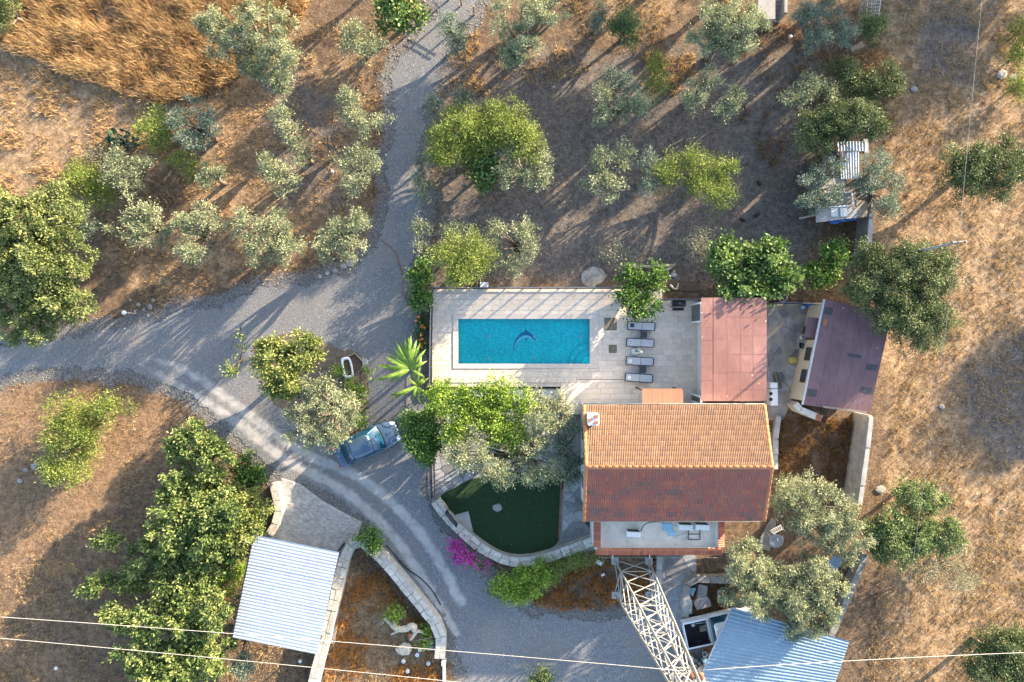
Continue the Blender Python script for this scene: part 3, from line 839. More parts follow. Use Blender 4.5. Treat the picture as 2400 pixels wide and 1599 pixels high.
# coping slabs, a little above the terrace
unitc = MB().box((0, 0, 0), (1, 1, 1)).mesh('coping_slab'); unitc.materials.append(M['coping'])
def coping(xa, xb, ya, yb, n, along):
    for k in range(n):
        if along == 'x': a_, b_, c_, d_ = xa + (xb - xa) * k / n, xa + (xb - xa) * (k + 1) / n, ya, yb
        else: a_, b_, c_, d_ = xa, xb, ya + (yb - ya) * k / n, ya + (yb - ya) * (k + 1) / n
        piece('coping_slab', unitc, pool, Matrix.Translation(((a_ + b_) / 2, (c_ + d_) / 2, DZ + 0.002)) @ Matrix.Diagonal((b_ - a_ - 0.004, d_ - c_ - 0.004, 0.09, 1)))
lip = 0.03
coping(qx0, qx1, py1 - lip, qy1, 12, 'x'); coping(qx0, qx1, qy0, py0 + lip, 12, 'x')
coping(qx0, px0 + lip, py0 + lip, py1 - lip, 5, 'y'); coping(px1 - lip, qx1, py0 + lip, py1 - lip, 5, 'y')
# round floor lights and curved entry steps in the corner
for lx, ly in ((1123, 773), (1228, 774), (1333, 774), (1124, 823), (1228, 823), (1333, 823)):
    p = P(lx, ly, FZ); MB().lathe((p.x, p.y, FZ + 0.001), [(0.10, 0), (0.10, 0.02), (0.07, 0.028)], 12).build('pool_light', M['white_plastic'], pool)
cor = (px1 - w, py0 + w)
for rr, zt in ((1.32, FZ + 0.16), (0.92, FZ + 0.30), (0.55, FZ + 0.42)):
    pts = [cor] + [(cor[0] - rr * math.cos(R(a)), cor[1] + rr * math.sin(R(a))) for a in range(0, 91, 6)]
    MB().prism(pts, FZ, zt).build('pool_step', M['mosaic'], pool)
# leaping dolphin laid in mosaic on the floor
zf = FZ + 0.004
cr_s = 500 / 2354.0
def C7(x, y): return S(980 + x * cr_s, 640 + y * cr_s, FZ)
spine_out = [(1048, 838), (1060, 770), (1085, 715), (1125, 672), (1175, 645), (1230, 655), (1270, 690), (1288, 725), (1300, 762)]
spine_mid = [(1058, 832), (1076, 770), (1102, 730), (1140, 700), (1185, 688), (1232, 698), (1262, 722), (1284, 742), (1300, 762)]
spine_in = [(1066, 828), (1086, 785), (1112, 748), (1150, 724), (1192, 716), (1230, 726), (1256, 742), (1280, 755), (1300, 764)]
def strip(a_, b_, z):
    A = catmull([C7(*p) for p in a_], 0.05); B = catmull([C7(*p) for p in b_], 0.05)
    n = 30
    A = [A[int(i * (len(A) - 1) / n)] for i in range(n + 1)]; B = [B[int(i * (len(B) - 1) / n)] for i in range(n + 1)]
    m = MB()
    m.add([(p.x, p.y, z) for p in A] + [(p.x, p.y, z) for p in B], [(i, n + 1 + i, n + 2 + i, i + 1) for i in range(n)])
    return m
dol = strip(spine_out, spine_mid, zf); dol.prism([(C7(*p).x, C7(*p).y) for p in [(1178, 648), (1182, 612), (1196, 630), (1222, 655)]], zf - .003, zf)
dol.prism([(C7(*p).x, C7(*p).y) for p in [(1050, 838), (1034, 862), (1046, 858), (1058, 846), (1076, 852), (1066, 830)]], zf - .003, zf)
dol.prism([(C7(*p).x, C7(*p).y) for p in [(1188, 716), (1172, 770), (1200, 738), (1215, 722)]], zf - .003, zf)
o = dol.build('dolphin_back', M['mosaic_dark'], pool); strip(spine_mid, spine_in, zf).build('dolphin_belly', M['mosaic_pale'], o)

# ---- railing round the terrace
def railing(label, a, b, n_bays, hgt=1.12, z=DZ, name='railing', pick=0.105):
    a = Vector(a); b = Vector(b)
    t = thing(name, label, 'railing', (a.x, a.y, z))
    d = b - a
    for k in range(n_bays + 1):
        p = a + d * (k / n_bays); MB().box((p.x, p.y, z + hgt / 2), (0.065, 0.065, hgt)).build('post', M['dark_metal'], t)
    for k in range(n_bays):
        p, q = a + d * (k / n_bays), a + d * ((k + 1) / n_bays)
        mb = MB(); L = (q - p).length; m = int(L / pick)
        for i in range(1, m):
            s_ = p + (q - p) * (i / m); mb.box((s_.x, s_.y, z + hgt / 2 + 0.02), (0.032, 0.032, hgt - 0.16))
        mb.build('baluster_bay', M['dark_metal'], t)
        MB().bar((p.x, p.y, z + 0.10), (q.x, q.y, z + 0.10), 0.035).build('bottom_rail', M['dark_metal'], t)
        MB().bar((p.x, p.y, z + hgt), (q.x, q.y, z + hgt), 0.06, 0.04).build('top_rail', M['steel_dark'], t)
    return t
M['steel_dark'] = pm('painted_rail', (0.16, 0.18, 0.21), (0.12, 0.135, 0.16), 4, 0.45, 0.03, metal=0.3)
railing('dark steel railing along the back edge of the pool terrace', DP(997, 664), DP(1448, 664), 11)
railing('dark steel railing down the left edge of the pool terrace', DP(995, 668), DP(991, 886), 5)
railing('short dark steel railing beside the vine and barbecue', DP(1520, 690), DP(1606, 691), 2)
railing('steel railing along the top of the back yard', P(1766, 697), P(1884, 700), 3, z=0.0, hgt=1.0)

# ---- wooden grates in the paving
def grate(x, y, s, label):
    p = DP(x, y); L = PM(s, DZ); t = thing('floor_grate', label, 'grate', (p.x, p.y, DZ))
    mb = MB()
    for sx in (-1, 1): mb.box((p.x + sx * (L / 2 - .02), p.y, DZ + .012), (.04, L, .03)); mb.box((p.x, p.y + sx * (L / 2 - .02), DZ + .0125), (L - .085, .04, .03))
    mb.build('frame', M['wood_dark'], t)
    n = int(L / 0.075)
    for k in range(n):
        MB().box((p.x - L / 2 + .04 + (k + .5) * (L - .08) / n, p.y, DZ + .014), ((L - .08) / n * .62, L - .085, .03)).build('slat', M['wood'], t)
    MB().box((p.x, p.y, DZ + 0.0025), (L - .05, L - .05, .003)).build('dark_sheet', M['black'], t)  # black sheet painted in for the dark hollow under the slats
grate(1403, 745, 28, 'larger square slatted wooden grate in the pool paving')
grate(1408, 802, 18, 'smaller square slatted wooden grate in the pool paving')

# ---- sun loungers
def lounger(x, y, rz, label, pillow):
    p = DP(x, y); t = thing('sun_lounger', label, 'sun lounger', (p.x, p.y, DZ), 'sun loungers beside the pool')
    T = Matrix.Translation((p.x, p.y, 0)) @ Matrix.Rotation(rz, 4, 'Z')
    L, W, z = 1.80, 0.56, DZ + 0.33
    def at(a, b, c): return T @ Vector((a, b, c))
    MB().rbox(at(0, 0, z - .035), (L, W, .07), .07, rz).build('frame', M['lounger_frame'], t)
    for sx in (-.72, .72):
        for sy in (-.22, .22): MB().box(at(sx, sy, (DZ + z - .07) / 2), (.06, .05, z - .07 - DZ), rz).build('leg', M['lounger_frame'], t)
    MB().rbox(at(-.40, 0, z + .022), (.88, W - .10, .045), .04, rz, edge=.015).build('back_cushion', M['lounger'], t)
    MB().rbox(at(.45, 0, z + .020), (.78, W - .10, .041), .04, rz, edge=.015).build('seat_cushion', M['lounger'], t)
    if pillow == 'pale': MB().rbox(at(-.62, -.01, z + .065), (.22, .24, .04), .03, rz, edge=.015).build('pillow', M['white_plastic'], t)
    elif pillow == 'dark': MB().rbox(at(-.58, .02, z + .065), (.24, .24, .04), .03, rz, edge=.015).build('pillow', M['lounger_frame'], t)
    elif pillow == 'pattern':
        q = MB().rbox(at(-.62, 0, z + .060), (.22, .24, .03), .03, rz, edge=.01).build('pillow', M['white_plastic'], t)
        mb = MB()
        for a_ in (-.68, -.62, -.56):
            for b_ in (-.06, .06): mb.box(at(a_, b_, z + .077), (.03, .08, .006), rz + .4)
        mb.build('pillow_print', M['black'], q)
    MB().box(at(.90, 0, z - .02), (.03, W - .14, .05), rz).build('foot_bar', M['lounger_frame'], t)
lounger(1471, 750, R(-3), 'grey sun lounger at the vine end of the row', 'dark')
lounger(1469, 788, R(-2.5), 'grey sun lounger with patterned pillow above the closed parasol', 'pattern')
lounger(1468, 830, R(-3), 'grey sun lounger with pale pillow just below the closed parasol', 'pale')
lounger(1466, 868, R(-4), 'grey sun lounger nearest the house, last of the row', 'pale')
def side_table(x, y, label):
    p = DP(x, y); t = thing('side_table', label, 'table', (p.x, p.y, DZ))
    MB().rbox((p.x, p.y, DZ + .34), (.42, .42, .04), .04).build('table_top', M['lounger_frame'], t)
    for sx in (-.16, .16):
        for sy in (-.16, .16): MB().box((p.x + sx, p.y + sy, DZ + .16), (.05, .05, .32)).build('leg', M['lounger_frame'], t)
side_table(1477, 769, 'small dark table between the two upper sun loungers')
side_table(1475, 849, 'small dark table between the two lower sun loungers')
# closed parasol on its round base
p = DP(1459, 808); t = thing('parasol', 'closed green and white striped parasol between the loungers', 'parasol', (p.x, p.y, DZ))
MB().lathe((p.x, p.y, DZ), [(.27, 0), (.27, .07), (.20, .12), (.06, .14)], 20).build('base', M['white_plastic'], t)
MB().tube([(p.x, p.y, DZ + .1), (p.x, p.y, DZ + 2.35)], .022, 8).build('pole', M['white_paint'], t)
n = 8; zt, zb = DZ + 2.25, DZ + 1.0
for k in range(n):
    a0, a1, am = 2 * math.pi * k / n, 2 * math.pi * (k + 1) / n, 2 * math.pi * (k + .5) / n
    vs = [(p.x, p.y, zt)]
    for zz, ro, ri in ((zt - .25, .07, .045), (zt - .7, .16, .08), (zb, .27, .13)):
        vs += [(p.x + ro * math.cos(a0), p.y + ro * math.sin(a0), zz), (p.x + ri * math.cos(am), p.y + ri * math.sin(am), zz), (p.x + ro * math.cos(a1), p.y + ro * math.sin(a1), zz)]
    fs = [(0, 1, 2), (0, 2, 3)] + [f for q in (1, 4) for f in ((q, q + 3, q + 4, q + 1), (q + 1, q + 4, q + 5, q + 2))]
    MB().add(vs, fs, True).build('canopy_panel', M['parasol'] if k % 2 else M['parasol_pale'], t)
MB().lathe((p.x, p.y, zt - .02), [(.05, 0), (.04, .05), (.01, .10)], 8).build('finial', M['white_paint'], t)
# barbecue
p = DP(1553, 703); t = thing('barbecue', 'black barrel barbecue with open shelf by the back railing', 'barbecue', (p.x, p.y, DZ))
mb = MB()
T = Matrix.Translation((p.x, p.y + .10, DZ + .78))
prof = [(math.cos(R(a)) * .20, math.sin(R(a)) * .22) for a in range(-90, 271, 30)][:-1]
vs = [T @ Vector((sx * .40, a_, b_)) for sx in (-1, 1) for a_, b_ in prof]; m_ = len(prof)
mb.add(vs, [(i, (i + 1) % m_, m_ + (i + 1) % m_, m_ + i) for i in range(m_)] + [tuple(range(m_)), tuple(reversed(range(m_, 2 * m_)))], True).build('barrel', M['dark_metal'], t)
MB().bar((p.x - .2, p.y - .13, DZ + .86), (p.x + .2, p.y - .13, DZ + .86), .03).build('handle', M['steel'], t)
MB().lathe((p.x + .02, p.y + .09, DZ + .99), [(.03, 0), (.03, .03)], 8).build('thermometer', M['steel'], t)
MB().box((p.x - .02, p.y - .24, DZ + .70), (.72, .20, .03)).build('shelf', M['black'], t)
for sx in (-.34, .34):
    for sy in (-.08, .22): MB().bar((p.x + sx, p.y + sy, DZ), (p.x + sx, p.y + sy, DZ + .72), .035).build('leg', M['dark_metal'], t)

# pebble planter below the terrace edge, with a green lantern box
pl = [P(x, y, .25) for x, y in ((1040, 893), (1286, 893), (1286, 932), (1200, 925), (1040, 905))]
t = thing('pebble_planter', 'white pebble planter below the terrace edge', 'planter', (pl[0].x, pl[0].y, 0))
MB().prism([(p.x, p.y) for p in pl], -.1, .24).build('kerb', M['concrete'], t)
c_ = sum(pl, Vector()) / len(pl)
MB().prism([(c_.x + (p.x - c_.x) * .97, c_.y + (p.y - c_.y) * .90) for p in pl], .20, .27).build('pebble_fill', M['pebble'], t)
q = P(1246, 908, .3); t = thing('green_box', 'small dark green utility box among the white pebbles', 'box', (q.x, q.y, .27))
MB().rbox((q.x, q.y, .40), (.38, .26, .26), .06, edge=.03).build('casing', pm('green_plastic', (.06, .22, .17), (.04, .16, .12), 4, .5, .03), t); MB().rbox((q.x, q.y, .545), (.30, .18, .03), .05).build('lid', M['grey_plastic'], t)
# ================================================================== MAIN HOUSE
ZE, ZR = 4.5, 5.7
hx0, hx1 = P(1340, 0, ZE).x, P(1759, 0, ZE).x
hyn, hyr, hys = P(0, 931, ZE).y, P(0, 1074, ZR).y, P(0, 1197, ZE).y
house = thing('house', 'main house with orange tiled gable roof and rooftop terrace', 'house', ((hx0 + hx1) / 2, hyr, 0))
ov = 0.32
wx0, wx1, wyn, wys = hx0 + ov, hx1 - ov, hyn - 0.25, hys + 0.3
mb = MB().prism([(wx0, wys), (wx1, wys), (wx1, wyn), (wx0, wyn)], -0.1, ZE - 0.12)
zr_in = ZR - 0.18
mb.add([(wx0, wys, ZE - .12), (wx0, wyn, ZE - .12), (wx0, hyr, zr_in), (wx1, wys, ZE - .12), (wx1, wyn, ZE - .12), (wx1, hyr, zr_in)],
       [(0, 2, 1), (3, 4, 5), (0, 3, 5, 2), (1, 2, 5, 4)])
mb.build('wall', M['white_wall'], house)
# roof deck under the tiles
mb = MB()
for ya, za, yb_, zb_ in ((hyn, ZE, hyr, ZR), (hys, ZE, hyr, ZR)):
    vs = [(hx0, ya, za - .07), (hx1, ya, za - .07), (hx1, yb_, zb_ - .07), (hx0, yb_, zb_ - .07), (hx0, ya, za - .14), (hx1, ya, za - .14), (hx1, yb_, zb_ - .14), (hx0, yb_, zb_ - .14)]
    fs = [(0, 1, 2, 3), (7, 6, 5, 4), (0, 4, 5, 1), (1, 5, 6, 2), (3, 7, 4, 0)]
    if ya < yb_: mb.add(vs, fs)
    else: mb.add(vs, [tuple(reversed(f)) for f in fs])
roof = mb.build('roof', M['wood_dark'], house)
# one interlocking tile: two rolls across, lip at the lower edge
TW = (hx1 - hx0 - 0.30) / 51.0
def tile_mesh(w, L):
    xs = np.linspace(-w / 2, w / 2, 11)
    prof = 0.008 + 0.062 * np.abs(np.sin((xs + w / 2) / w * 2 * math.pi)) ** 1.3
    vs = []; fs = []
    for yy, dz in ((-L / 2, 0.022), (L / 2 + 0.03, -0.006)):
        for x, z in zip(xs, prof): vs.append((x, yy, z + dz))
    for x in xs: vs.append((x, -L / 2, -0.01))
    n = len(xs)
    for i in range(n - 1):
        fs.append((i, i + 1, n + i + 1, n + i)); fs.append((2 * n + i, 2 * n + i + 1, i + 1, i))
    return vs, fs
def slope(ya, mat, mat_rest, seed):
    r = np.random.default_rng(seed)
    run = abs(hyr - ya); sl = math.hypot(run, ZR - ZE); NC = 12; L = sl / NC
    vs, fs = tile_mesh(TW, L)
    me_ = MB().add(vs, fs, True).mesh('roof_tile'); me_.materials.append(M[mat])
    up = Vector((0, (hyr - ya) / sl, (ZR - ZE) / sl)); xax = Vector((1, 0, 0)) if up.y > 0 else Vector((-1, 0, 0))
    nrm = xax.cross(up)
    rot = Matrix((xax, up, nrm)).transposed().to_4x4()
    mb = MB(); var = []
    for c in range(NC):
        for k in range(51):
            x = hx0 + 0.15 + (k + .5) * TW
            p = Vector((x, ya, ZE)) + up * ((c + .5) * L) + nrm * (0.012 + r.uniform(-.003, .003)) - nrm * 0.05
            T = Matrix.Translation(p) @ rot @ Matrix.Rotation(r.normal(0, .008), 4, 'Z')
            if c >= NC - 3 and not (c == NC - 3 and k == 50):
                piece('roof_tile', me_, roof, T)
            else:
                mb.add([T @ Vector(v) for v in vs], fs, True)
                v_ = 0.48 + 1.0 * noise.noise((k * 0.20 + seed * 9, c * 0.42, seed)) + r.normal(0, 0.20)
                var += [min(1, max(0, v_))] * len(fs)
    stuff_attr_mesh('roof_tiling', mb, M[mat_rest], var, roof)
slope(hyn, 'tile', 'tile_rest', 1)
slope(hys, 'tile_d', 'tile_d_rest', 2)
# ridge and verge caps
def cap_mesh(L, r0, r1, n=8):
    vs = []; fs = []
    for x, rr in ((-L / 2, r0), (L / 2, r1), (L / 2 + .001, r1 * .82), (-L / 2, r0 * .82)):
        for k in range(n + 1):
            a = math.pi * k / n; vs.append((x, math.cos(a) * rr, math.sin(a) * rr))
    m = n + 1
    for k in range(n): fs.append((k, m + k, m + k + 1, k + 1)); fs.append((k + 1, 3 * m + k + 1, 3 * m + k, k))
    return vs, fs
vs, fs = cap_mesh(0.41, .135, .115)
capm = MB().add(vs, fs, True).mesh('ridge_cap'); capm.materials.append(M['tile_edge'])
nr = 28
for k in range(nr):
    x = hx0 + (k + .5) * (hx1 - hx0) / nr
    piece('ridge_cap', capm, roof, Matrix.Translation((x, hyr, ZR - .035)) @ Matrix.Rotation(random.uniform(-.02, .02), 4, 'Z'))
vs, fs = cap_mesh(0.40, .12, .10)
vcap = MB().add(vs, fs, True).mesh('verge_cap'); vcap.materials.append(M['tile_edge'])
for xx in (hx0 + .06, hx1 - .06):
    for ya in (hyn, hys):
        sl = math.hypot(hyr - ya, ZR - ZE); m_ = 9
        d = Vector((0, hyr - ya, ZR - ZE)).normalized()
        for k in range(m_):
            p = Vector((xx, ya, ZE - .04)) + d * ((k + .5) * sl / m_)
            xa = d; za = Vector((0, -d.z, d.y)) if d.y > 0 else Vector((0, d.z, -d.y)); yaX = za.cross(xa)
            piece('verge_cap', vcap, roof, Matrix.Translation(p) @ Matrix((xa, yaX, za)).transposed().to_4x4())
# lead flashing lines along ridge shade side, gutter
MB().tube([(hx0, hys - .05, ZE - .12), (hx1, hys - .05, ZE - .12)], .04, 8).build('gutter', M['concrete_dark'], roof)
MB().tube([(hx0, hyn + .05, ZE - .12), (hx1, hyn + .05, ZE - .12)], .04, 8).build('gutter', M['concrete_dark'], roof)
# windows and door on the visible west wall and south wall
for yy, zz in ((hyr + 1.4, 1.6), (hyr - 1.6, 1.6), (hyr, 3.6)):
    f = MB().box((wx0 - .02, yy, zz), (.06, 1.0, 1.15)).build('window', M['white_paint'], house)
    MB().box((wx0 - .045, yy, zz), (.03, .84, .98)).build('pane', M['window'], f)
# chimney with white cowl and tiled caps
cz = 4.9
p = S(1340 + 198 * .2551, 920 + 245 * .2551, 5.7)
ch = MB().box((p.x, p.y, 5.15), (.55, .55, 1.0)).build('chimney', M['white_wall'], roof)
MB().rbox((p.x, p.y, 5.70), (.68, .72, .12), .12).build('chimney_cap', M['white_wall'], ch)
for sx, sy in ((.16, .16), (.16, -.18), (-.16, -.02)):
    MB().box((p.x + sx, p.y + sy, 5.80), (.20, .16, .08), .1).build('cap_brick', M['clay'], ch)

# ---- rooftop terrace on the south side
TZ = 2.9
tx0, tx1 = P(1368, 0, TZ + .3).x, P(1660, 0, TZ + .3).x
tyn, tys = wys + 0.002, P(0, 1271, TZ + .3).y
MB().prism([(tx0 + .05, tys + .05), (tx1 - .05, tys + .05), (tx1 - .05, tyn - .004), (tx0 + .05, tyn - .004)], -0.1, TZ - 0.01).build('extension', M['white_wall'], house)
deck_m = NT('terrace_screed'); deck_m.set(rough=.8)
tcx = deck_m.n('TexCoord').outputs['Object']; f1 = deck_m.noise(tcx, 1.1, 5, .65, .4); f2 = deck_m.noise(tcx, .55, 4, .6, .8)
cc = deck_m.ramp(f1, [(.3, (.50, .44, .37)), (.7, (.70, .62, .52))]); cc = deck_m.mix(deck_m.ramp(f2, [(.56, 0.0), (.70, .75)]), cc, (.14, .13, .125)); deck_m.l(cc, deck_m.b.inputs['Base Color'])
pw_, ph = .34, .38
MB().prism([(tx0 + pw_, tys + pw_), (tx1 - pw_, tys + pw_), (tx1 - pw_, tyn - .006), (tx0 + pw_, tyn - .006)], TZ - .009, TZ + .01).build('terrace_floor', deck_m.m, house)
par = MB()
par.prism([(tx0 + .12, tys + .12), (tx1 - .12, tys + .12), (tx1 - .12, tys + pw_), (tx0 + .12, tys + pw_)], TZ - .005, TZ + ph)
par.prism([(tx0 + .12, tys + pw_), (tx0 + pw_, tys + pw_), (tx0 + pw_, tyn - .01), (tx0 + .12, tyn - .01)], TZ - .005, TZ + ph)
par.prism([(tx1 - pw_, tys + pw_), (tx1 - .12, tys + pw_), (tx1 - .12, tyn - .01), (tx1 - pw_, tyn - .01)], TZ - .005, TZ + ph)
par = par.build('parapet', M['white_wall'], house)
def pent(ax, ay, bx, by, outx, outy, n):
    """row of parapet tiles sloping outwards"""
    w = math.hypot(bx - ax, by - ay) / n
    vs, fs = tile_mesh(w, .42)
    m_ = MB().add(vs, fs, True).mesh('parapet_tile'); m_.materials.append(M['parapet_tile'])
    up = (Vector((-outx, -outy, .45))).normalized(); xa = Vector((bx - ax, by - ay, 0)).normalized()
    if xa.cross(up).z < 0: xa = -xa
    rot = Matrix((xa, up, xa.cross(up))).transposed().to_4x4()
    for k in range(n):
        piece('parapet_tile', m_, par, Matrix.Translation((ax + (bx - ax) * (k + .5) / n, ay + (by - ay) * (k + .5) / n, TZ + ph - .02)) @ rot)
pent(tx0 + .02, tys + .10, tx1 - .02, tys + .10, 0, -1, 40)
pent(tx0 + .10, tys + .35, tx0 + .10, tyn - .02, -1, 0, 9)
pent(tx1 - .10, tys + .35, tx1 - .10, tyn - .02, 1, 0, 9)
n = 26
vs, fs = cap_mesh((tx1 - tx0 - .4) / n + .02, .085, .075)
pc = MB().add(vs, fs, True).mesh('parapet_cap'); pc.materials.append(M['tile_edge'])
for k in range(n): piece('parapet_cap', pc, par, Matrix.Translation((tx0 + .2 + (k + .5) * (tx1 - tx0 - .4) / n, tys + .27, TZ + ph + .03)))
# clothes-line arms under the terrace edge
for k, sx in enumerate((1436, 1523, 1607)):
    a = S(sx, 1296, 2.6); MB().bar((a.x, tys + .06, 2.5), (a.x + .02, tys - .55, 2.5), .05).build('clothes_line_arm', M['white_paint'], house)
for dy in (.2, .5):
    MB().tube([(tx0 + .3, tys - dy, 2.53), (tx1 - .1, tys - dy, 2.53)], .008, 4).build('clothes_line', M['steel'], house)

def ac_unit(x, y, rz, label, z=TZ + .012):
    t = thing('air_conditioner', label, 'air conditioner', (x, y, z), 'air conditioner units on the roof terrace')
    T = Matrix.Translation((x, y, z)) @ Matrix.Rotation(rz, 4, 'Z')
    MB().rbox(T @ Vector((0, 0, .36)), (.82, .32, .56), .03, rz, edge=.02).build('casing', M['white_plastic'], t)
    MB().box(T @ Vector((0, -.165, .36)), (.5, .012, .46), rz).build('fan_grille', M['grey_plastic'], t)
    MB().box(T @ Vector((0, .165, .36)), (.7, .012, .46), rz).build('coil', M['black'], t)
    for sx in (-.28, .28): MB().box(T @ Vector((sx, 0, .04)), (.06, .30, .08), rz).build('foot', M['rubber'], t)
k5 = 500 / 1960
def Z5(x, y, z): return S(1340 + x * k5, 920 + y * k5, z)
q = Z5(568, 1300, TZ + .5); ac_unit(q.x, q.y, R(-3), 'white air conditioner standing alone on the roof terrace')
q = Z5(1045, 1236, TZ + .5); ac_unit(q.x, q.y, R(-2), 'white air conditioner by the eaves, nearer the blue sheet')
q = Z5(1198, 1236, TZ + .5); ac_unit(q.x, q.y, R(-2), 'white air conditioner by the eaves, nearest the terrace end')
a, b = Z5(635, 1275, TZ + .1), Z5(760, 1190, TZ + .1)
tag(MB().tube(catmull([a, Z5(660, 1225, TZ + .3), Z5(700, 1200, TZ + .3), b, Z5(850, 1188, TZ + .1)], .1), .028, 6).build('refrigerant_pipe', M['black'], None, a), 'black pipe curving from the lone air conditioner to the eaves', 'pipe')
# leaning blue panel, steel frame and cable
q = Z5(900, 1260, TZ + .05); t = thing('old_shower_tray', 'pale blue broken plastic sheet lying on the roof terrace', 'plastic sheet', (q.x, q.y, TZ))
pl = [(830, 1205), (925, 1205), (930, 1270), (955, 1285), (955, 1320), (895, 1320), (880, 1280), (845, 1268)]
MB().prism([(Z5(x, y, TZ + .1).x, Z5(x, y, TZ + .1).y) for x, y in pl], TZ + .02, TZ + .09).build('tray', M['lightblue'], t)
for i in range(4):
    c = Z5(902 + i * 14, 1302, TZ + .1); MB().box((c.x, c.y, TZ + .095), (.05, .06, .012)).build('rib', M['white_plastic'], t)
t = thing('steel_frame', 'small dark steel ladder frame lying on the roof terrace', 'frame', tuple(Z5(1125, 1300, TZ)))
for x in (1072, 1178): a, b = Z5(x, 1250, TZ + .05), Z5(x, 1352, TZ + .05); MB().bar(a, b, .035).build('side_bar', M['dark_metal'], t)
for yy in (1250, 1302, 1352): a, b = Z5(1075, yy, TZ + .051), Z5(1175, yy, TZ + .051); MB().bar(a, b, .033).build('cross_bar', M['dark_metal'], t)

# ================================================================== ANNEX with pink sheet roof
AZ = 3.1
ann = thing('annex', 'annex with flat pink sheet roof beside the pool terrace', 'building', tuple(P(1690, 806, 0)))
ax0, ax1, ayn, ays = P(1611, 0, AZ).x, P(1762, 0, AZ).x, P(0, 684, AZ).y, hyn + 0.1
MB().prism([(ax0 + .5, ays), (ax1 - .2, ays), (ax1 - .2, ayn - .25), (ax0 + .5, ayn - .25)], -0.1, AZ - .12).build('wall', M['white_wall'], ann)
rf = MB().prism([(ax0 + .03, ays + .01), (ax1 - .03, ays + .01), (ax1 - .03, ayn - .03), (ax0 + .03, ayn - .03)], AZ - .12, AZ - .03).build('roof', M['maroon_roof'], ann)
k8 = 500 / 2178
colx = [1067, 1190, 1330, 1465, 1595, 1735]
un = MB().box((0, 0, 0), (1, 1, 1)).mesh('roof_panel'); un.materials.append(M['pink_roof'])
cw = (ax1 - ax0)
edges = [ax0 + (c - 1067) / (1735 - 1067) * cw for c in colx]
rowy = {0: [0, .16, .29, .415, .545, .67, .80, .93, 1], 1: [0, .04, .40, .73, 1]}
for i in range(5):
    rows = rowy.get(i, [0, .19, .37, .55, .72, .89, 1])
    for a_, b_ in zip(rows[:-1], rows[1:]):
        yb_, ya_ = ayn + (ays - ayn) * a_, ayn + (ays - ayn) * b_
        zz = AZ - .010 + (0.012 if i == 1 else 0) + random.uniform(-.002, .002)
        piece('roof_panel', un, rf, Matrix.Translation(((edges[i] + edges[i + 1]) / 2, (ya_ + yb_) / 2, zz)) @ Matrix.Rotation(R(random.uniform(-.15, .15)), 4, 'Y') @ Matrix.Diagonal((edges[i + 1] - edges[i] - .014, yb_ - ya_ - .014, .03, 1)))
# white folding-door frames under the roof's pool side
for (ya_, yb_) in ((697, 742), (906, 926)):
    a, b = P(1598, ya_, 1.4), P(1598, yb_, 1.4)
    f = MB()
    f.box((a.x, a.y - .05, DZ + 1.1), (.10, .10, 2.2)); f.box((b.x, b.y + .05, DZ + 1.1), (.10, .10, 2.2))
    f.box((a.x, (a.y + b.y) / 2, DZ + 2.24), (.12, abs(a.y - b.y), .10)); f.box(((a.x + ax0 + .5) / 2, a.y - .05, DZ + 2.24), (ax0 + .5 - a.x - .12, .10, .099)); f.box(((a.x + ax0 + .5) / 2, b.y + .05, DZ + 2.24), (ax0 + .5 - a.x - .12, .10, .099))
    f = f.build('door', M['white_paint'], ann)
    MB().box((a.x, (a.y + b.y) / 2, DZ + 1.1), (.03, abs(a.y - b.y) - .21, 2.15)).build('pane', M['window'], f)
# ---- low lean-to roof between annex and house
LZ = 2.7
lx0, lx1, lyn = P(1475, 0, LZ).x, P(1569, 0, LZ).x, P(0, 894, LZ).y
lean = thing('lean_to', 'small lean-to with orange sheet roof against the house', 'lean-to', ((lx0 + lx1) / 2, lyn - .7, DZ))
for sx in (lx0 + .06, lx1 - .06): MB().box((sx, lyn - .08, (DZ + LZ) / 2 - .05), (.09, .09, LZ - DZ - .1)).build('post', M['wood_dark'], lean)
un2 = MB().box((0, 0, 0), (1, 1, 1)).mesh('roof_panel'); un2.materials.append(M['orange_roof'])
for k in range(4):
    w_ = (lx1 - lx0) / 4
    piece('roof_panel', un2, lean, Matrix.Translation((lx0 + (k + .5) * w_, lyn - .72, LZ + .12)) @ Matrix.Rotation(R(-7), 4, 'X') @ Matrix.Diagonal((w_ - .012, 1.5, .03, 1)))
for k in range(3): MB().bar((lx0, lyn - .08 - k * .6, LZ - .03 + k * .075), (lx1, lyn - .08 - k * .6, LZ - .03 + k * .075), .05).build('batten', M['wood_dark'], lean)

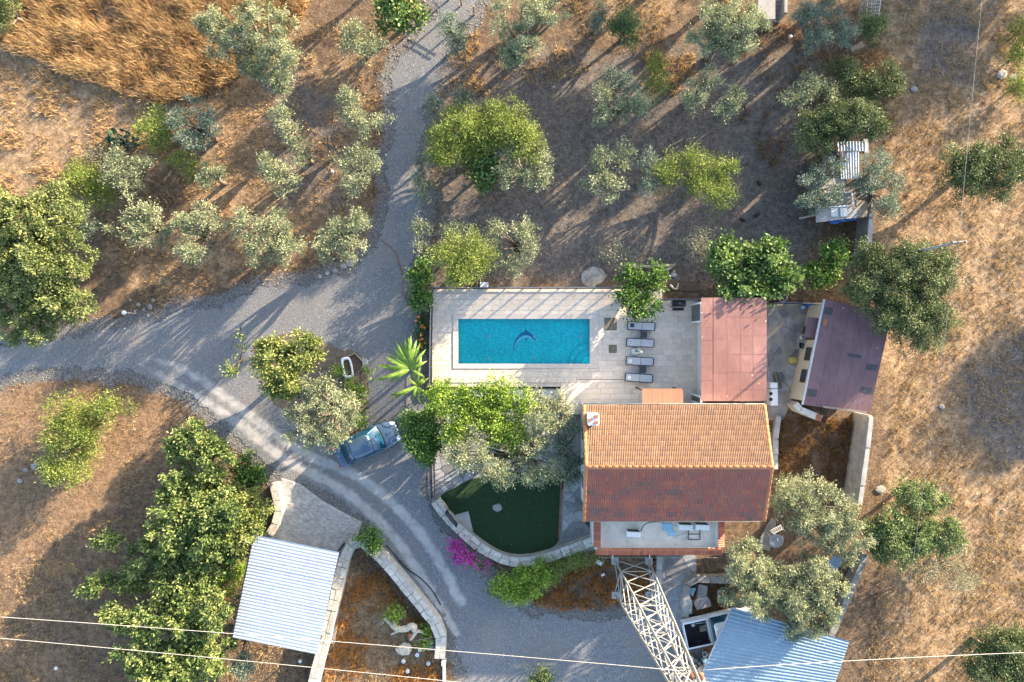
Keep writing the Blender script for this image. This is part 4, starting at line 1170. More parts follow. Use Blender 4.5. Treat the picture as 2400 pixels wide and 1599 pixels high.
# ================================================================== OUTBUILDING with maroon roof
OZL, OZR = 2.5, 3.0
oc = [P(1895, 688, OZL), P(2036, 790, OZR), P(1998, 951, OZR), P(1845, 930, OZL)]
oc[1] = P(2050, 720, OZR)
out = thing('outbuilding', 'cream outbuilding with faded maroon sheet roof by the field', 'building', ((oc[0] + oc[2]) / 2).to_2d().to_3d())
ctr = (oc[0] + oc[1] + oc[2] + oc[3]) / 4
wl = [Vector((ctr.x + (p.x - ctr.x) * .93, ctr.y + (p.y - ctr.y) * .93, p.z - .16)) for p in oc]
MB().prism([(p.x, p.y) for p in wl], -0.1, [p.z for p in wl]).build('wall', M['plaster'], out)
def quad_slab(c, z_off, th):
    vs = [(p.x, p.y, p.z + z_off - th) for p in c] + [(p.x, p.y, p.z + z_off) for p in c]
    m = MB()
    a = sum(c[i].x * c[(i + 1) % 4].y - c[(i + 1) % 4].x * c[i].y for i in range(4))
    fs = [(3, 2, 1, 0), (4, 5, 6, 7), (0, 1, 5, 4), (1, 2, 6, 5), (2, 3, 7, 6), (3, 0, 4, 7)]
    return m.add(vs, fs if a > 0 else [tuple(reversed(f)) for f in fs])
orf = quad_slab(oc, -.05, .10).build('roof', M['maroon_roof'], out)
for i in range(5):
    a, b = i / 5 + .0012, (i + 1) / 5 - .0012
    c = [oc[0].lerp(oc[1], a), oc[0].lerp(oc[1], b), oc[3].lerp(oc[2], b), oc[3].lerp(oc[2], a)]
    for s0, s1 in ((0.0, 1.0),):
        cc = [c[0].lerp(c[3], s0), c[1].lerp(c[2], s0), c[1].lerp(c[2], s1), c[0].lerp(c[3], s1)]
        quad_slab(cc, -.012 + random.uniform(0, .006), .035).build('roof_panel', M['maroon_roof'], orf)
for u, v, du, dv in ((.09, .10, .12, .07), (.10, .88, .14, .07), (.60, .47, .20, .03), (.88, .55, .16, .06), (.88, .78, .16, .06)):
    cc = [oc[0].lerp(oc[1], u + a).lerp(oc[3].lerp(oc[2], u + a), v + b) for a, b in ((-du / 2, -dv / 2), (du / 2, -dv / 2), (du / 2, dv / 2), (-du / 2, dv / 2))]
    quad_slab(cc, .003, .003).build('sealant_patch', M['patch'], orf)
MB().bar(oc[0] + Vector((-.02, 0, -.03)), oc[3] + Vector((-.02, 0, -.03)), .12, .07).build('gutter', M['steel'], orf)
a, b = oc[3].lerp(oc[2], .30), oc[3].lerp(oc[2], .95); MB().bar(a + Vector((0, .05, .02)), b + Vector((0, .05, .02)), .12, .05).build('edge_batten', M['wood'], orf)
q = oc[0].lerp(oc[3], .22) + Vector((.28, 0, .06)); MB().box(q, (.22, .40, .12), R(-12)).build('vent_box', M['clay'], orf)
for tt, hh in ((.52, .55), (.75, .6)):
    p = wl[0].lerp(wl[3], tt); ang_ = math.atan2(wl[3].y - wl[0].y, wl[3].x - wl[0].x)
    f = MB().box((p.x, p.y, 1.45), (.85, .06, .8), ang_).build('window', M['wood_dark'], out)
    MB().box((p.x - .02, p.y, 1.45), (.72, .05, .68), ang_).build('pane', M['window'], f)
    mb = MB()
    for k in range(4): d = Vector((math.cos(ang_), math.sin(ang_), 0)) * ((k - 1.5) * .18); mb.bar(Vector((p.x - .05, p.y, 1.1)) + d, Vector((p.x - .05, p.y, 1.8)) + d, .02)
    mb.build('window_bars', M['dark_metal'], f)
p = wl[0].lerp(wl[3], .30); MB().box((p.x, p.y, .98), (.9, .07, 1.95), math.atan2(wl[3].y - wl[0].y, wl[3].x - wl[0].x)).build('door', M['wood_dark'], out)
k3 = 180 / 941
aw = [S(1780 + x * k3, 680 + y * k3, 2.1) for x, y in ((597, 325), (740, 350), (690, 597), (548, 572))]
quad_slab(aw, 0, .03).build('awning', M['maroon_roof'], out)

# ================================================================== OPEN SHEDS with corrugated sheet roofs
def corrugated(c, z_off, pitch, amp, mat, parent, name='roof_sheet', nsheet=1, along=0):
    """c: four corners; waves run from edge c0-c3 to edge c1-c2; sheets side by side"""
    A, B, C_, D = c
    Ls = (D - A).length
    for s_ in range(nsheet):
        t0, t1 = s_ / nsheet, (s_ + 1) / nsheet
        n = max(4, int(Ls * (t1 - t0) / pitch * 6))
        vs = []
        for i in range(n + 1):
            t = t0 + (t1 - t0) * i / n
            z = amp * math.cos(2 * math.pi * t * Ls / pitch) + z_off + (.010 if s_ % 2 else 0)
            vs.append(A.lerp(D, t) + Vector((0, 0, z))); vs.append(B.lerp(C_, t) + Vector((0, 0, z)))
        fs = [(2 * i, 2 * i + 1, 2 * i + 3, 2 * i + 2) for i in range(n)]
        m = MB().add(vs, fs, True)
        m.add([Vector(v) - Vector((0, 0, .006)) for v in vs], [tuple(reversed(f)) for f in fs], True)
        o = m.build(name, M[mat], parent)
CZ = 2.55
cc = [P(584, 1229, CZ), P(779, 1269, CZ + .15), P(728, 1504, CZ + .15), P(534, 1465, CZ)]
cp = thing('carport', 'carport with silver corrugated sheet roof beside the paved pad', 'carport', ((cc[0] + cc[2]) / 2).to_2d().to_3d())
corrugated(cc, 0, .20, .016, 'zinc', cp, nsheet=7)
MB().bar(cc[0] + Vector((-.03, 0, -.05)), cc[3] + Vector((-.03, 0, -.05)), .10, .12).build('gutter', M['dark_metal'], cp)
for t_ in (0, .5, 1):
    MB().bar(cc[0].lerp(cc[3], t_ * .96 + .02) - Vector((0, 0, .09)), cc[1].lerp(cc[2], t_ * .96 + .02) - Vector((0, 0, .09)), .08, .10).build('rafter', M['dark_metal'], cp)
for a_ in (cc[0].lerp(cc[2], .05), cc[2].lerp(cc[0], .05), cc[1].lerp(cc[3], .05), cc[3].lerp(cc[1], .05)):
    MB().bar((a_.x, a_.y, -.05), (a_.x, a_.y, a_.z - .13), .09).build('post', M['dark_metal'], cp)
BZ = 2.75
bc = [P(1682, 1396, BZ), P(1952, 1474, BZ + .25), P(1868, 1720, BZ + .25), P(1530, 1735, BZ)]
bs = thing('vehicle_shed', 'open shed with blue-grey corrugated roof over the pickup', 'shed', ((bc[0] + bc[2]) / 2).to_2d().to_3d())
corrugated(bc, 0, .25, .022, 'blue_zinc', bs, nsheet=8)
MB().bar(bc[0] + Vector((-.02, 0, -.02)), bc[3] + Vector((-.02, 0, -.02)), .06, .08).build('edge_trim', M['steel'], bs)
for t_ in (.02, .5, .98): MB().bar(bc[0].lerp(bc[3], t_) - Vector((0, 0, .09)), bc[1].lerp(bc[2], t_) - Vector((0, 0, .09)), .08, .10).build('rafter', M['dark_metal'], bs)
for a_ in (bc[0].lerp(bc[2], .05), bc[2].lerp(bc[0], .05), bc[1].lerp(bc[3], .05), bc[3].lerp(bc[1], .05)):
    MB().bar((a_.x, a_.y, -.05), (a_.x, a_.y, a_.z - .13), .09).build('post', M['dark_metal'], bs)

# ---- scrap-roofed hen house (top right)
k1 = 240 / 1447
def Z1(x, y, z): return S(1840 + x * k1, 300 + y * k1, z)
sh = thing('hen_house', 'hen house patched with corrugated sheets, tarp and old window frames', 'shed', tuple(Z1(760, 800, 0)))
HZ = 1.7
MB().prism([(p.x, p.y) for p in (Z1(400, 400, 0.9), Z1(1120, 400, 0.9), Z1(1150, 1230, .9), Z1(420, 1250, .9))], -.1, HZ - .15).build('wall', M['wood_dark'], sh)
A = [Z1(735, 195, HZ + .1), Z1(735, 720, HZ), Z1(965, 720, HZ), Z1(1150, 195, HZ + .1)]
corrugated([Z1(735, 200, HZ + .1), Z1(745, 330, HZ + .08), Z1(1150, 330, HZ + .08), Z1(1145, 195, HZ + .1)], .06, .19, .025, 'zinc', sh, nsheet=3)
corrugated([Z1(760, 335, HZ + .06), Z1(790, 725, HZ + .02), Z1(1040, 720, HZ + .02), Z1(1040, 335, HZ + .06)], .04, .17, .025, 'zinc', sh, nsheet=2)
for pl, zz, m_, nm in (([(510, 380), (560, 320), (730, 310), (735, 500), (640, 520), (560, 480)], HZ + .02, 'patch', 'felt_sheet'),
                   ([(390, 720), (840, 700), (840, 1010), (390, 1010)], HZ - .02, 'concrete', 'roof_board'),
                   ([(580, 860), (1000, 850), (1000, 1110), (590, 1110)], HZ - .05, 'wood', 'roof_board'),
                   ([(430, 1110), (1010, 1115), (1030, 1270), (800, 1290), (440, 1340)], HZ + .03, 'concrete', 'tarp'),
                   ([(620, 1325), (800, 1300), (1010, 1278), (1010, 1300), (770, 1330), (720, 1362), (650, 1350)], HZ - .25, 'blue', 'blue_tarp'),
                   ([(1010, 1010), (1160, 1040), (1165, 1250), (1040, 1270), (1010, 1150)], HZ - .02, 'wood', 'board')):
    MB().prism([(Z1(x, y, zz).x, Z1(x, y, zz).y) for x, y in pl], zz - .04, zz).build(nm, M[m_], sh)
for a_, b_ in (((745, 920), (950, 905)), ((945, 905), (962, 1085)), ((610, 1120), (900, 1098)), ((588, 1010), (600, 1110))):
    MB().bar(Z1(*a_, HZ + .08), Z1(*b_, HZ + .08), .09, .06).build('window_frame', M['white_paint'], sh)
for x in (695, 830): MB().box(Z1(x, 1190, HZ + .06), (.42, .55, .05), R(2)).build('white_pane', M['white_plastic'], sh)
for a_, b_ in (((840, 845), (1075, 838)), ((430, 820), (520, 745)), ((745, 460), (900, 465)), ((790, 330), (800, 450)), ((880, 330), (830, 470)), ((200, 1280), (430, 1230)), ((960, 330), (900, 300)), ((750, 260), (850, 330))):
    MB().bar(Z1(*a_, HZ + .13), Z1(*b_, HZ + .13), .10, .05).build('loose_board', M['wood'], sh)
# ================================================================== WALLS
def stone_wall(label, px, width, h, cap='stonewall', body='stonewall', step=0.5, rows=1, name='stone_wall', zs=None, smooth=True, seed=0, capth=.10):
    r = np.random.default_rng(seed)
    zr_ = zs or [h] * len(px)
    pts = [P(x, y, z) for (x, y), z in zip(px, zr_)]
    path = catmull(pts, step) if smooth else [a.lerp(b, k / max(1, int((b - a).length / step))) for a, b in zip(pts[:-1], pts[1:]) for k in range(max(1, int((b - a).length / step)))] + [pts[-1]]
    n = len(path)
    L, Rr = [], []
    for i, p in enumerate(path):
        d = path[min(i + 1, n - 1)] - path[max(i - 1, 0)]; d.z = 0; d.normalize()
        nn = Vector((-d.y, d.x, 0))
        L.append(p + nn * width / 2); Rr.append(p - nn * width / 2)
    t = thing(name, label, 'wall', (path[0].x, path[0].y, 0))
    vs = []; fs = []
    for i in range(n):
        for q, s_ in ((L[i], .93), (Rr[i], .93)):
            c = path[i] + (q - path[i]) * s_
            vs.append((c.x, c.y, -.12)); vs.append((c.x, c.y, path[i].z - capth * .8))
    for i in range(n - 1):
        a = 4 * i; b = 4 * (i + 1)
        fs += [(a, a + 1, b + 1, b), (a + 2, b + 2, b + 3, a + 3), (a + 1, a + 3, b + 3, b + 1)]
    fs += [(0, 2, 3, 1), (4 * (n - 1), 4 * (n - 1) + 1, 4 * (n - 1) + 3, 4 * (n - 1) + 2)]
    MB().add(vs, fs).build('wall_body', M[body], t)
    for i in range(n - 1):
        for k in range(rows):
            u0, u1 = k / rows + .012, (k + 1) / rows - .012
            e0, e1 = .015 + r.uniform(0, .03), .985 - r.uniform(0, .03)
            q = []
            for tt, uu in ((e0, u0), (e1, u0), (e1, u1), (e0, u1)):
                l_ = L[i].lerp(L[i + 1], tt); r_ = Rr[i].lerp(Rr[i + 1], tt)
                v = r_.lerp(l_, uu); q.append(v + Vector((r.uniform(-.02, .02), r.uniform(-.02, .02), 0)))
            c = sum(q, Vector()) / 4
            top = path[i].z + r.uniform(-.02, .025)
            m = MB().prism([(v.x - c.x, v.y - c.y) for v in q], top - capth - c.z, top - c.z).mesh('coping_stone'); m.materials.append(M[cap])
            piece('coping_stone', m, t, Matrix.Translation(c))
    return t
stone_wall('curved pale stone wall round the lawn', [(1000, 1152), (1022, 1183), (1060, 1222), (1100, 1256), (1150, 1284), (1195, 1292), (1250, 1284), (1310, 1264), (1365, 1243)], .62, .75, step=.55, rows=2, seed=1)
stone_wall('pale stone wall looping past the carport to the track', [(712, 1600), (742, 1480), (768, 1380), (790, 1285), (805, 1255), (830, 1247), (855, 1265), (890, 1300), (945, 1365), (1000, 1435), (1012, 1465), (1010, 1515)], .66, .95, step=.6, rows=2, seed=2)
stone_wall('short stone wall left of the paved pad', [(628, 1112), (636, 1150), (640, 1175), (632, 1205), (618, 1228)], .50, .7, step=.5, rows=1, seed=3)
stone_wall('tall grey concrete boundary wall below the outbuilding', [(2002, 955), (1994, 1030), (1982, 1118), (1976, 1160)], .28, 1.9, 'concrete', 'concrete', step=1.6, name='boundary_wall', smooth=False, seed=4)
stone_wall('tall weathered boundary wall beside the hen house', [(1990, 318), (1996, 420), (2003, 500), (1994, 595)], .30, 1.5, 'concrete', 'concrete_dark', step=1.6, name='boundary_wall', smooth=False, seed=5)
stone_wall('low rough wall running down to the blue-grey shed', [(1990, 1275), (1960, 1350), (1925, 1430), (1905, 1475)], .40, .8, 'concrete_dark', 'concrete_dark', step=.6, name='stone_wall', seed=6)
stone_wall('low concrete kerb wall round the scrap bed', [(1700, 1335), (1600, 1332), (1580, 1345), (1575, 1420)], .42, .6, 'concrete_dark', 'concrete_dark', step=.8, name='kerb_wall', smooth=False, seed=7)
stone_wall('narrow concrete wall left of the concrete walk', [(1517, 1280), (1514, 1345), (1512, 1400)], .36, .55, 'concrete', 'concrete', step=.9, name='garden_wall', smooth=False, seed=8)
stone_wall('low white parapet beside the outbuilding corner', [(1828, 928), (1840, 942), (1888, 962)], .42, 1.1, 'white_wall', 'plaster', step=1.2, name='parapet_wall', smooth=False, seed=9)
stone_wall('pale concrete strip wall right of the house', [(1790, 955), (1782, 1010), (1782, 1080)], .35, .3, 'concrete', 'concrete', step=.9, name='garden_wall', smooth=False, seed=10)
# brick cap on the parapet end and concrete slab posts
q = P(1880, 960, 1.1); 
tag(MB().box((q.x, q.y, 1.15), (.30, .42, .08), R(-14)).build('tile_cap', M['clay'], None, (q.x, q.y, 1.1)), 'orange clay tile cap on the white parapet end', 'tile cap')
# entrance gate set into the lawn wall, black railing gate on the court
g1, g2 = S(1050, 1190), S(1074, 1220)
t = thing('garden_gate', 'black barred gate set into the lawn wall', 'gate', (g1.x, g1.y, 0))
gd = g2 - g1
fr = MB()
for z_ in (.10, .85, 1.58): fr.bar((g1.x, g1.y, z_), (g2.x, g2.y, z_), .05)
for p in (g1, g2): fr.bar((p.x, p.y, 0), (p.x, p.y, 1.62), .06)
fr.build('gate_frame', M['dark_metal'], t)
for k in range(1, 15):
    p = g1 + gd * (k / 15); MB().bar((p.x, p.y, .08), (p.x, p.y, 1.6), .035).build('gate_bar', M['dark_metal'], t)
sl = [P(x, y, .05) for x, y in ((1046, 1183), (1076, 1175), (1087, 1220), (1072, 1222))]
tag(MB().prism([(p.x, p.y) for p in sl], .035, .09).build('step_slab', M['concrete'], None, sl[0]), 'grey stone slab inside the lawn gate', 'slab')
railing('black bar fence at the left side of the garden court', P(992, 1066), P(994, 1140), 2, hgt=1.3, z=0.0)

# ================================================================== VEHICLES
def loft(stations, n_sym=True):
    """stations: list of (x, [(y, z)...] half profile from the centreline top down); mirrored"""
    m = MB(); vs = []; rows = []
    for x, prof in stations:
        row = []
        full = [(-y, z) for y, z in reversed(prof[1:])] + list(prof)
        for y, z in full: row.append(len(vs)); vs.append(Vector((x, y, z)))
        rows.append(row)
    fs = []
    for a, b in zip(rows[:-1], rows[1:]):
        for i in range(len(a) - 1): fs.append((a[i], b[i], b[i + 1], a[i + 1]))
    fs.append(tuple(rows[0])); fs.append(tuple(reversed(rows[-1])))
    return vs, fs
def place(vs, T): return [T @ Vector(v) for v in vs]
def wheel(T, x, y, parent, r_=.31, w=.20):
    Mx = T @ Matrix.Translation((x, y, r_)) @ Matrix.Rotation(math.pi / 2, 4, 'X')
    ty = MB(); ty.lathe((0, 0, 0), [(r_ * .62, -w / 2), (r_ * .95, -w / 2), (r_, -w / 2 + .03), (r_, w / 2 - .03), (r_ * .95, w / 2), (r_ * .62, w / 2)], 18, Mx)
    o = ty.build('wheel', M['rubber'], parent)
    MB().lathe((0, 0, 0), [(r_ * .60, -w / 2 + .02), (r_ * .2, -w / 2 + .01), (r_ * .2, w / 2 - .01), (r_ * .60, w / 2 - .02)], 12, Mx).build('rim', M['steel'], o)

# ---- silver-blue saloon car
c0, c1 = P(777, 1049, .8), P(908, 990, .8)
ctr = (c0 + c1) / 2; ang = math.atan2(c1.y - c0.y, c1.x - c0.x)
car = thing('car', 'silver blue saloon car parked beside the garden', 'car', (ctr.x, ctr.y, 0))
T = Matrix.Translation((ctr.x, ctr.y, 0)) @ Matrix.Rotation(ang, 4, 'Z')
def prof(w, zt, zs, zb=.22, cr=.03):
    return [(0, zt), (w * .5, zt - .005), (w * .80, zt - cr), (w * .95, zs), (w, zs - .12), (w * 1.0, .50), (w * .97, .34), (w * .88, zb)]
st = [(-2.20, prof(.52, .80, .72, .40)), (-2.16, prof(.66, .88, .80, .32)), (-2.0, prof(.78, .95, .88)), (-1.6, prof(.84, .97, .90)), (-1.0, prof(.87, .95, .90)),
      (0, prof(.88, .93, .88)), (.75, prof(.87, .93, .87)), (1.1, prof(.87, .91, .84)), (1.55, prof(.83, .84, .77)), (1.9, prof(.74, .74, .68)), (2.1, prof(.62, .66, .60, .26)), (2.22, prof(.42, .56, .52, .34))]
vs, fs = loft(st); body = MB().add(place(vs, T), fs, True).build('body', M['carpaint'], car)
# greenhouse: roof, glass
rz_, bz = 1.43, .925
rr = [(-1.05, .50), (-.95, .56), (.0, .60), (.38, .56), (.45, .50)]
roofv = []; 
stc = []
for x, y in ((-1.00, .50), (-.85, .57), (-.3, .60), (.2, .585), (.42, .54)):
    stc.append((x, [(0, rz_ + .03 - .05 * (x + .3) ** 2), (y * .6, rz_ + .015 - .05 * (x + .3) ** 2), (y, rz_ - .05 - .05 * (x + .3) ** 2), (y + .015, rz_ - .10)]))
vs, fs = loft(stc); MB().add(place(vs, T), fs, True).build('roof', M['carpaint'], car)
def panel(cols, name, mat, parent=car):
    """cols: list of rows of points (grid)"""
    vs = [p for row in cols for p in row]; n = len(cols[0]); fs = []
    for i in range(len(cols) - 1):
        for j in range(n - 1): fs.append((i * n + j, i * n + j + 1, (i + 1) * n + j + 1, (i + 1) * n + j))
    return MB().add(place(vs, T), fs + [tuple(reversed(f)) for f in []], True).build(name, M[mat], parent)
ws = [[(x0 + dx * (1 - (2 * k / 6 - 1) ** 2), (2 * k / 6 - 1) * hw, z + .02 * (1 - (2 * k / 6 - 1) ** 2)) for k in range(7)] for x0, dx, hw, z in ((1.02, .10, .72, bz + .005), (.72, .08, .645, 1.19), (.40, .05, .55, rz_ - .055))]
panel(ws, 'windscreen', 'glass')
rs = [[(x0 - dx * (1 - (2 * k / 6 - 1) ** 2), (2 * k / 6 - 1) * hw, z + .02 * (1 - (2 * k / 6 - 1) ** 2)) for k in range(7)] for x0, dx, hw, z in ((-1.60, .06, .66, bz + .04), (-1.28, .05, .58, 1.22), (-.99, .03, .50, rz_ - .07))]
panel(rs, 'rear_window', 'glass')
for sy in (-1, 1):
    panel([[(-1.50, sy * .79, bz), (-.6, sy * .81, bz), (.2, sy * .81, bz), (.98, sy * .78, bz)], [(-.92, sy * .55, rz_ - .085), (-.5, sy * .60, rz_ - .08), (.1, sy * .60, rz_ - .08), (.40, sy * .555, rz_ - .085)]], 'side_window', 'glass')
    # pillars
    pz = MB(); 
    for a_, b_ in (((1.03, sy * .755, bz + .01), (.42, sy * .56, rz_ - .06)), ((-1.58, sy * .72, bz + .04), (-.98, sy * .52, rz_ - .07)), ((-.35, sy * .815, bz), (-.30, sy * .605, rz_ - .07))):
        pz.bar(T @ Vector(a_), T @ Vector(b_), .06, .05)
    pz.build('pillar', M['carpaint'], car)
    MB().rbox(T @ Vector((.80, sy * .95, .98)), (.12, .20, .12), .04, ang).build('mirror', M['carpaint'], car)
    MB().rbox(T @ Vector((1.98, sy * .53, .68)), (.34, .22, .10), .08, ang + sy * -.5).build('headlight', M['lampglass'], car)
    MB().rbox(T @ Vector((-2.10, sy * .60, .80)), (.14, .22, .16), .04, ang + sy * .5).build('tail_light', M['redglass'], car)
    for x in (-1.33, 1.35): wheel(T, x, sy * .78, car)
MB().rbox(T @ Vector((2.17, 0, .44)), (.12, .9, .16), .04, ang).build('grille', M['black'], car)
mb = MB()
for a_, b_ in (((1.06, -.70), (1.16, .0)), ((1.16, 0), (1.06, .70))): mb.bar(T @ Vector((*a_, bz + .02)), T @ Vector((*b_, bz + .02)), .07, .02)
mb.build('wiper_cowl', M['black'], car)
MB().box(T @ Vector((2.19, .05, .50)), (.03, .5, .11), ang).build('number_plate', M['white_plastic'], car)

# ---- white pickup, nose under the shed roof
q0, q1 = S(1603, 1488, .8), S(1700, 1467, .8)
ang = math.atan2(q1.y - q0.y, q1.x - q0.x)
T = Matrix.Translation((q0.x, q0.y, 0)) @ Matrix.Rotation(ang, 4, 'Z') @ Matrix.Translation((2.45, 0, 0))
pk = thing('pickup', 'white pickup truck with empty dark load bed under the shed edge', 'pickup', tuple(T.translation))
def tp(prof, x): return (x, prof)
W = .86
bedw = MB()
bedw.box(T @ Vector((-1.62, W - .05, .80)), (1.60, .10, .62), ang); bedw.box(T @ Vector((-1.62, -W + .05, .80)), (1.60, .10, .62), ang)
bedw.box(T @ Vector((-.85, 0, .80)), (.06, 2 * W - .21, .62), ang)
bedw.box(T @ Vector((-1.62, 0, .46)), (1.60, 2 * W - .21, .06), ang)
bed_o = bedw.build('load_bed', M['carwhite'], pk)
MB().box(T @ Vector((-2.40, 0, .80)), (.06, 2 * W - .01, .60), ang).build('tailgate', M['carwhite'], pk)
MB().box(T @ Vector((-1.62, 0, .505)), (1.52, 2 * W - .22, .03), ang).build('bed_liner', M['black'], bed_o)
for sy in (-1, 1): MB().box(T @ Vector((-1.62, sy * (W - .112), .80)), (1.5, .02, .58), ang).build('bed_side_liner', M['black'], bed_o)
vs, fs = loft([(-.78, prof(.84, 1.0, .95, .35)), (.0, prof(.86, 1.0, .95, .3)), (1.0, prof(.86, .99, .93, .3)), (1.3, prof(.85, .98, .92, .3)), (2.1, prof(.82, .93, .86, .3)), (2.4, prof(.72, .80, .76, .35))])
MB().add(place(vs, T), fs, True).build('body', M['carwhite'], pk)
MB().rbox(T @ Vector((.10, 0, 1.62)), (1.42, 1.30, .10), .16, ang, edge=.03).build('roof', M['carwhite'], pk)
for nm, grid in (('windscreen', [[(1.18, -.72, 1.0), (1.24, 0, 1.02), (1.18, .72, 1.0)], [(.78, -.60, 1.60), (.80, 0, 1.61), (.78, .60, 1.60)]]),
                 ('rear_window', [[(-.74, -.70, 1.02), (-.74, 0, 1.02), (-.74, .70, 1.02)], [(-.60, -.58, 1.58), (-.60, 0, 1.58), (-.60, .58, 1.58)]]),
                 ('side_window', [[(-.70, -.80, 1.0), (.2, -.81, 1.0), (1.15, -.79, 1.0)], [(-.56, -.62, 1.60), (.1, -.63, 1.60), (.75, -.62, 1.60)]]),
                 ('side_window', [[(-.70, .80, 1.0), (.2, .81, 1.0), (1.15, .79, 1.0)], [(-.56, .62, 1.60), (.1, .63, 1.60), (.75, .62, 1.60)]])):
    panel(grid, nm, 'glass', pk)
mb = MB(); mb.tube(place([(-.80, -.70, 1.05), (-.80, -.70, 1.50), (-.80, .70, 1.50), (-.80, .70, 1.05)], T), .03, 6); mb.build('roll_bar', M['steel'], pk)
for sy in (-1, 1):
    for x in (-1.55, 1.45): wheel(T, x, sy * .74, pk, .36, .22)
    MB().box(T @ Vector((-2.43, sy * .74, .85)), (.04, .14, .30), ang).build('tail_light', M['redglass'], pk)
    MB().rbox(T @ Vector((1.0, sy * .98, 1.12)), (.12, .20, .18), .03, ang).build('mirror', M['carwhite'], pk)
# what lies in the bed
a, b = T @ Vector((-1.62, .45, .60)), T @ Vector((-.92, .40, .62))
tag(MB().tube([a, b], .03, 6).build('plastic_pipe', M['white_plastic'], None, a), 'white pipe lying in the pickup bed', 'pipe')
q = T @ Vector((-1.72, .42, .60)); tag(MB().lathe(q, [(.10, -.08), (.13, 0), (.12, .10)], 10).build('bucket', M['white_plastic'], None, q), 'small pinkish white tub in the pickup bed', 'bucket')
q = T @ Vector((-1.15, .05, .60)); t = thing('crate', 'worn wooden crate in the pickup bed', 'crate', tuple(q))
for k in range(4): MB().box(q + Vector((0, -.12 + k * .10, .02)), (.42, .07, .14), ang).build('slat', M['wood'], t)

# ================================================================== LATTICE PYLON, POLE AND WIRES
pyc = S(1480, 1352); PH = 16.5
def hw(z): return 1.10 - .0504 * min(z, 15)
pyl = thing('pylon', 'white lattice power pylon rising beside the roof terrace', 'pylon', (pyc.x, pyc.y, 0))
def leg(k, z): s = ((-1, -1), (1, -1), (1, 1), (-1, 1))[k]; return Vector((pyc.x + s[0] * hw(z), pyc.y + s[1] * hw(z), z))
for k in range(4):
    MB().bar(leg(k, -.1), leg(k, PH), .10).build('leg', M['pylon'], pyl)
ub = MB().box((0, 0, .5), (1, 1, 1)).mesh('brace'); ub.materials.append(M['pylon'])
def brace(a, b, w):
    d = b - a; q = Vector((0, 0, 1)).rotation_difference(d.normalized()).to_matrix().to_4x4()
    piece('brace', ub, pyl, Matrix.Translation(a) @ q @ Matrix.Diagonal((w, w * .7, d.length, 1)))
levels = [0, 1.95]
while levels[-1] < PH - 1.2: levels.append(levels[-1] + 1.62)
for i in range(len(levels) - 1):
    za, zb = levels[i], levels[i + 1]
    for k in range(4):
        j = (k + 1) % 4
        if i in (1, 4, 8): brace(leg(k, za), leg(j, za), .05)
        brace(leg(k, za), leg(j, zb), .055); brace(leg(j, za), leg(k, zb), .05)
for za in (13.6, 14.4):
    for s_ in (-1, 1):
        MB().bar((pyc.x - .9, pyc.y + s_ * .3, za), (pyc.x + .9, pyc.y + s_ * .3, za), .05).build('cross_arm', M['pylon'], pyl)
for k in range(4):
    q = Vector((pyc.x, pyc.y, 0)) + Vector(((-1, -1), (1, -1), (1, 1), (-1, 1))[k]).to_3d() * 1.10
    MB().box((q.x, q.y, .12), (.45, .45, .40), 0).build('footing', M['concrete'], pyl)
INS = [S(1624, 1588, 13.9), S(1645, 1590, 13.9)]
for q in INS:
    o = MB(); prof_ = []
    for i in range(6): prof_ += [(.06, i * .10), (.15, i * .10 + .03), (.15, i * .10 + .05), (.06, i * .10 + .08)]
    o.lathe((q.x, q.y, 13.55), prof_, 14).build('insulator', M['insulator'], pyl)
    MB().lathe((q.x, q.y, 14.15), [(.07, 0), (.07, .08), (.03, .10)], 10).build('insulator_cap', M['white_plastic'], pyl)
    MB().bar((q.x, q.y, 13.55), (pyc.x + hw(13.5) * .5, pyc.y, 13.55), .07).build('insulator_arm', M['pylon'], pyl)
def wire(a, b, r_, label, mat='wire', sag=.25):
    a = Vector(a); b = Vector(b); pts = [a.lerp(b, i / 24) - Vector((0, 0, sag * 4 * (i / 24) * (1 - i / 24))) for i in range(25)]
    tag(MB().tube(pts, r_, 5).build('power_line', M[mat], None, a), label, 'power line')
WH = 14.2
def LP(x, y): return P(x, y, WH)
wire(LP(-300, 1398), LP(1570, 1542), .013, 'upper pale power line crossing the bottom left to the pylon')
wire(LP(-300, 1441), LP(1600, 1627), .013, 'lower pale power line crossing the bottom left corner')
wire(LP(1603, 1541), LP(2700, 1489), .015, 'pale power line running right from the pylon')
# utility pole at the edge of the field
pb = Vector((P(2205, 556, 8.0).x, P(2205, 556, 8.0).y, 0)); t = thing('utility_pole', 'grey steel utility pole behind the oak at the field edge', 'utility pole', tuple(pb))
MB().tube([(pb.x, pb.y, -.1), (pb.x, pb.y, 8.0)], [.11, .06], 10).build('pole', M['concrete_dark'], t)
MB().bar((pb.x - .55, pb.y - .02, 7.9), (pb.x + .45, pb.y + .06, 7.9), .07).build('cross_arm', M['concrete'], t)
for dx in (-.4, .3): MB().lathe((pb.x + dx, pb.y, 7.94), [(.05, 0), (.06, .05), (.03, .12)], 8).build('insulator', M['insulator'], t)
wire((pb.x, pb.y, 7.95), P(2292, -330, 8.3), .008, 'thin cable from the utility pole to the top of the picture', 'wire', .1)
wire((pb.x, pb.y, 7.9), P(2030, 1800, 8.0), .014, 'thin dark cable from the utility pole down across the field', 'wire_dark', .1)

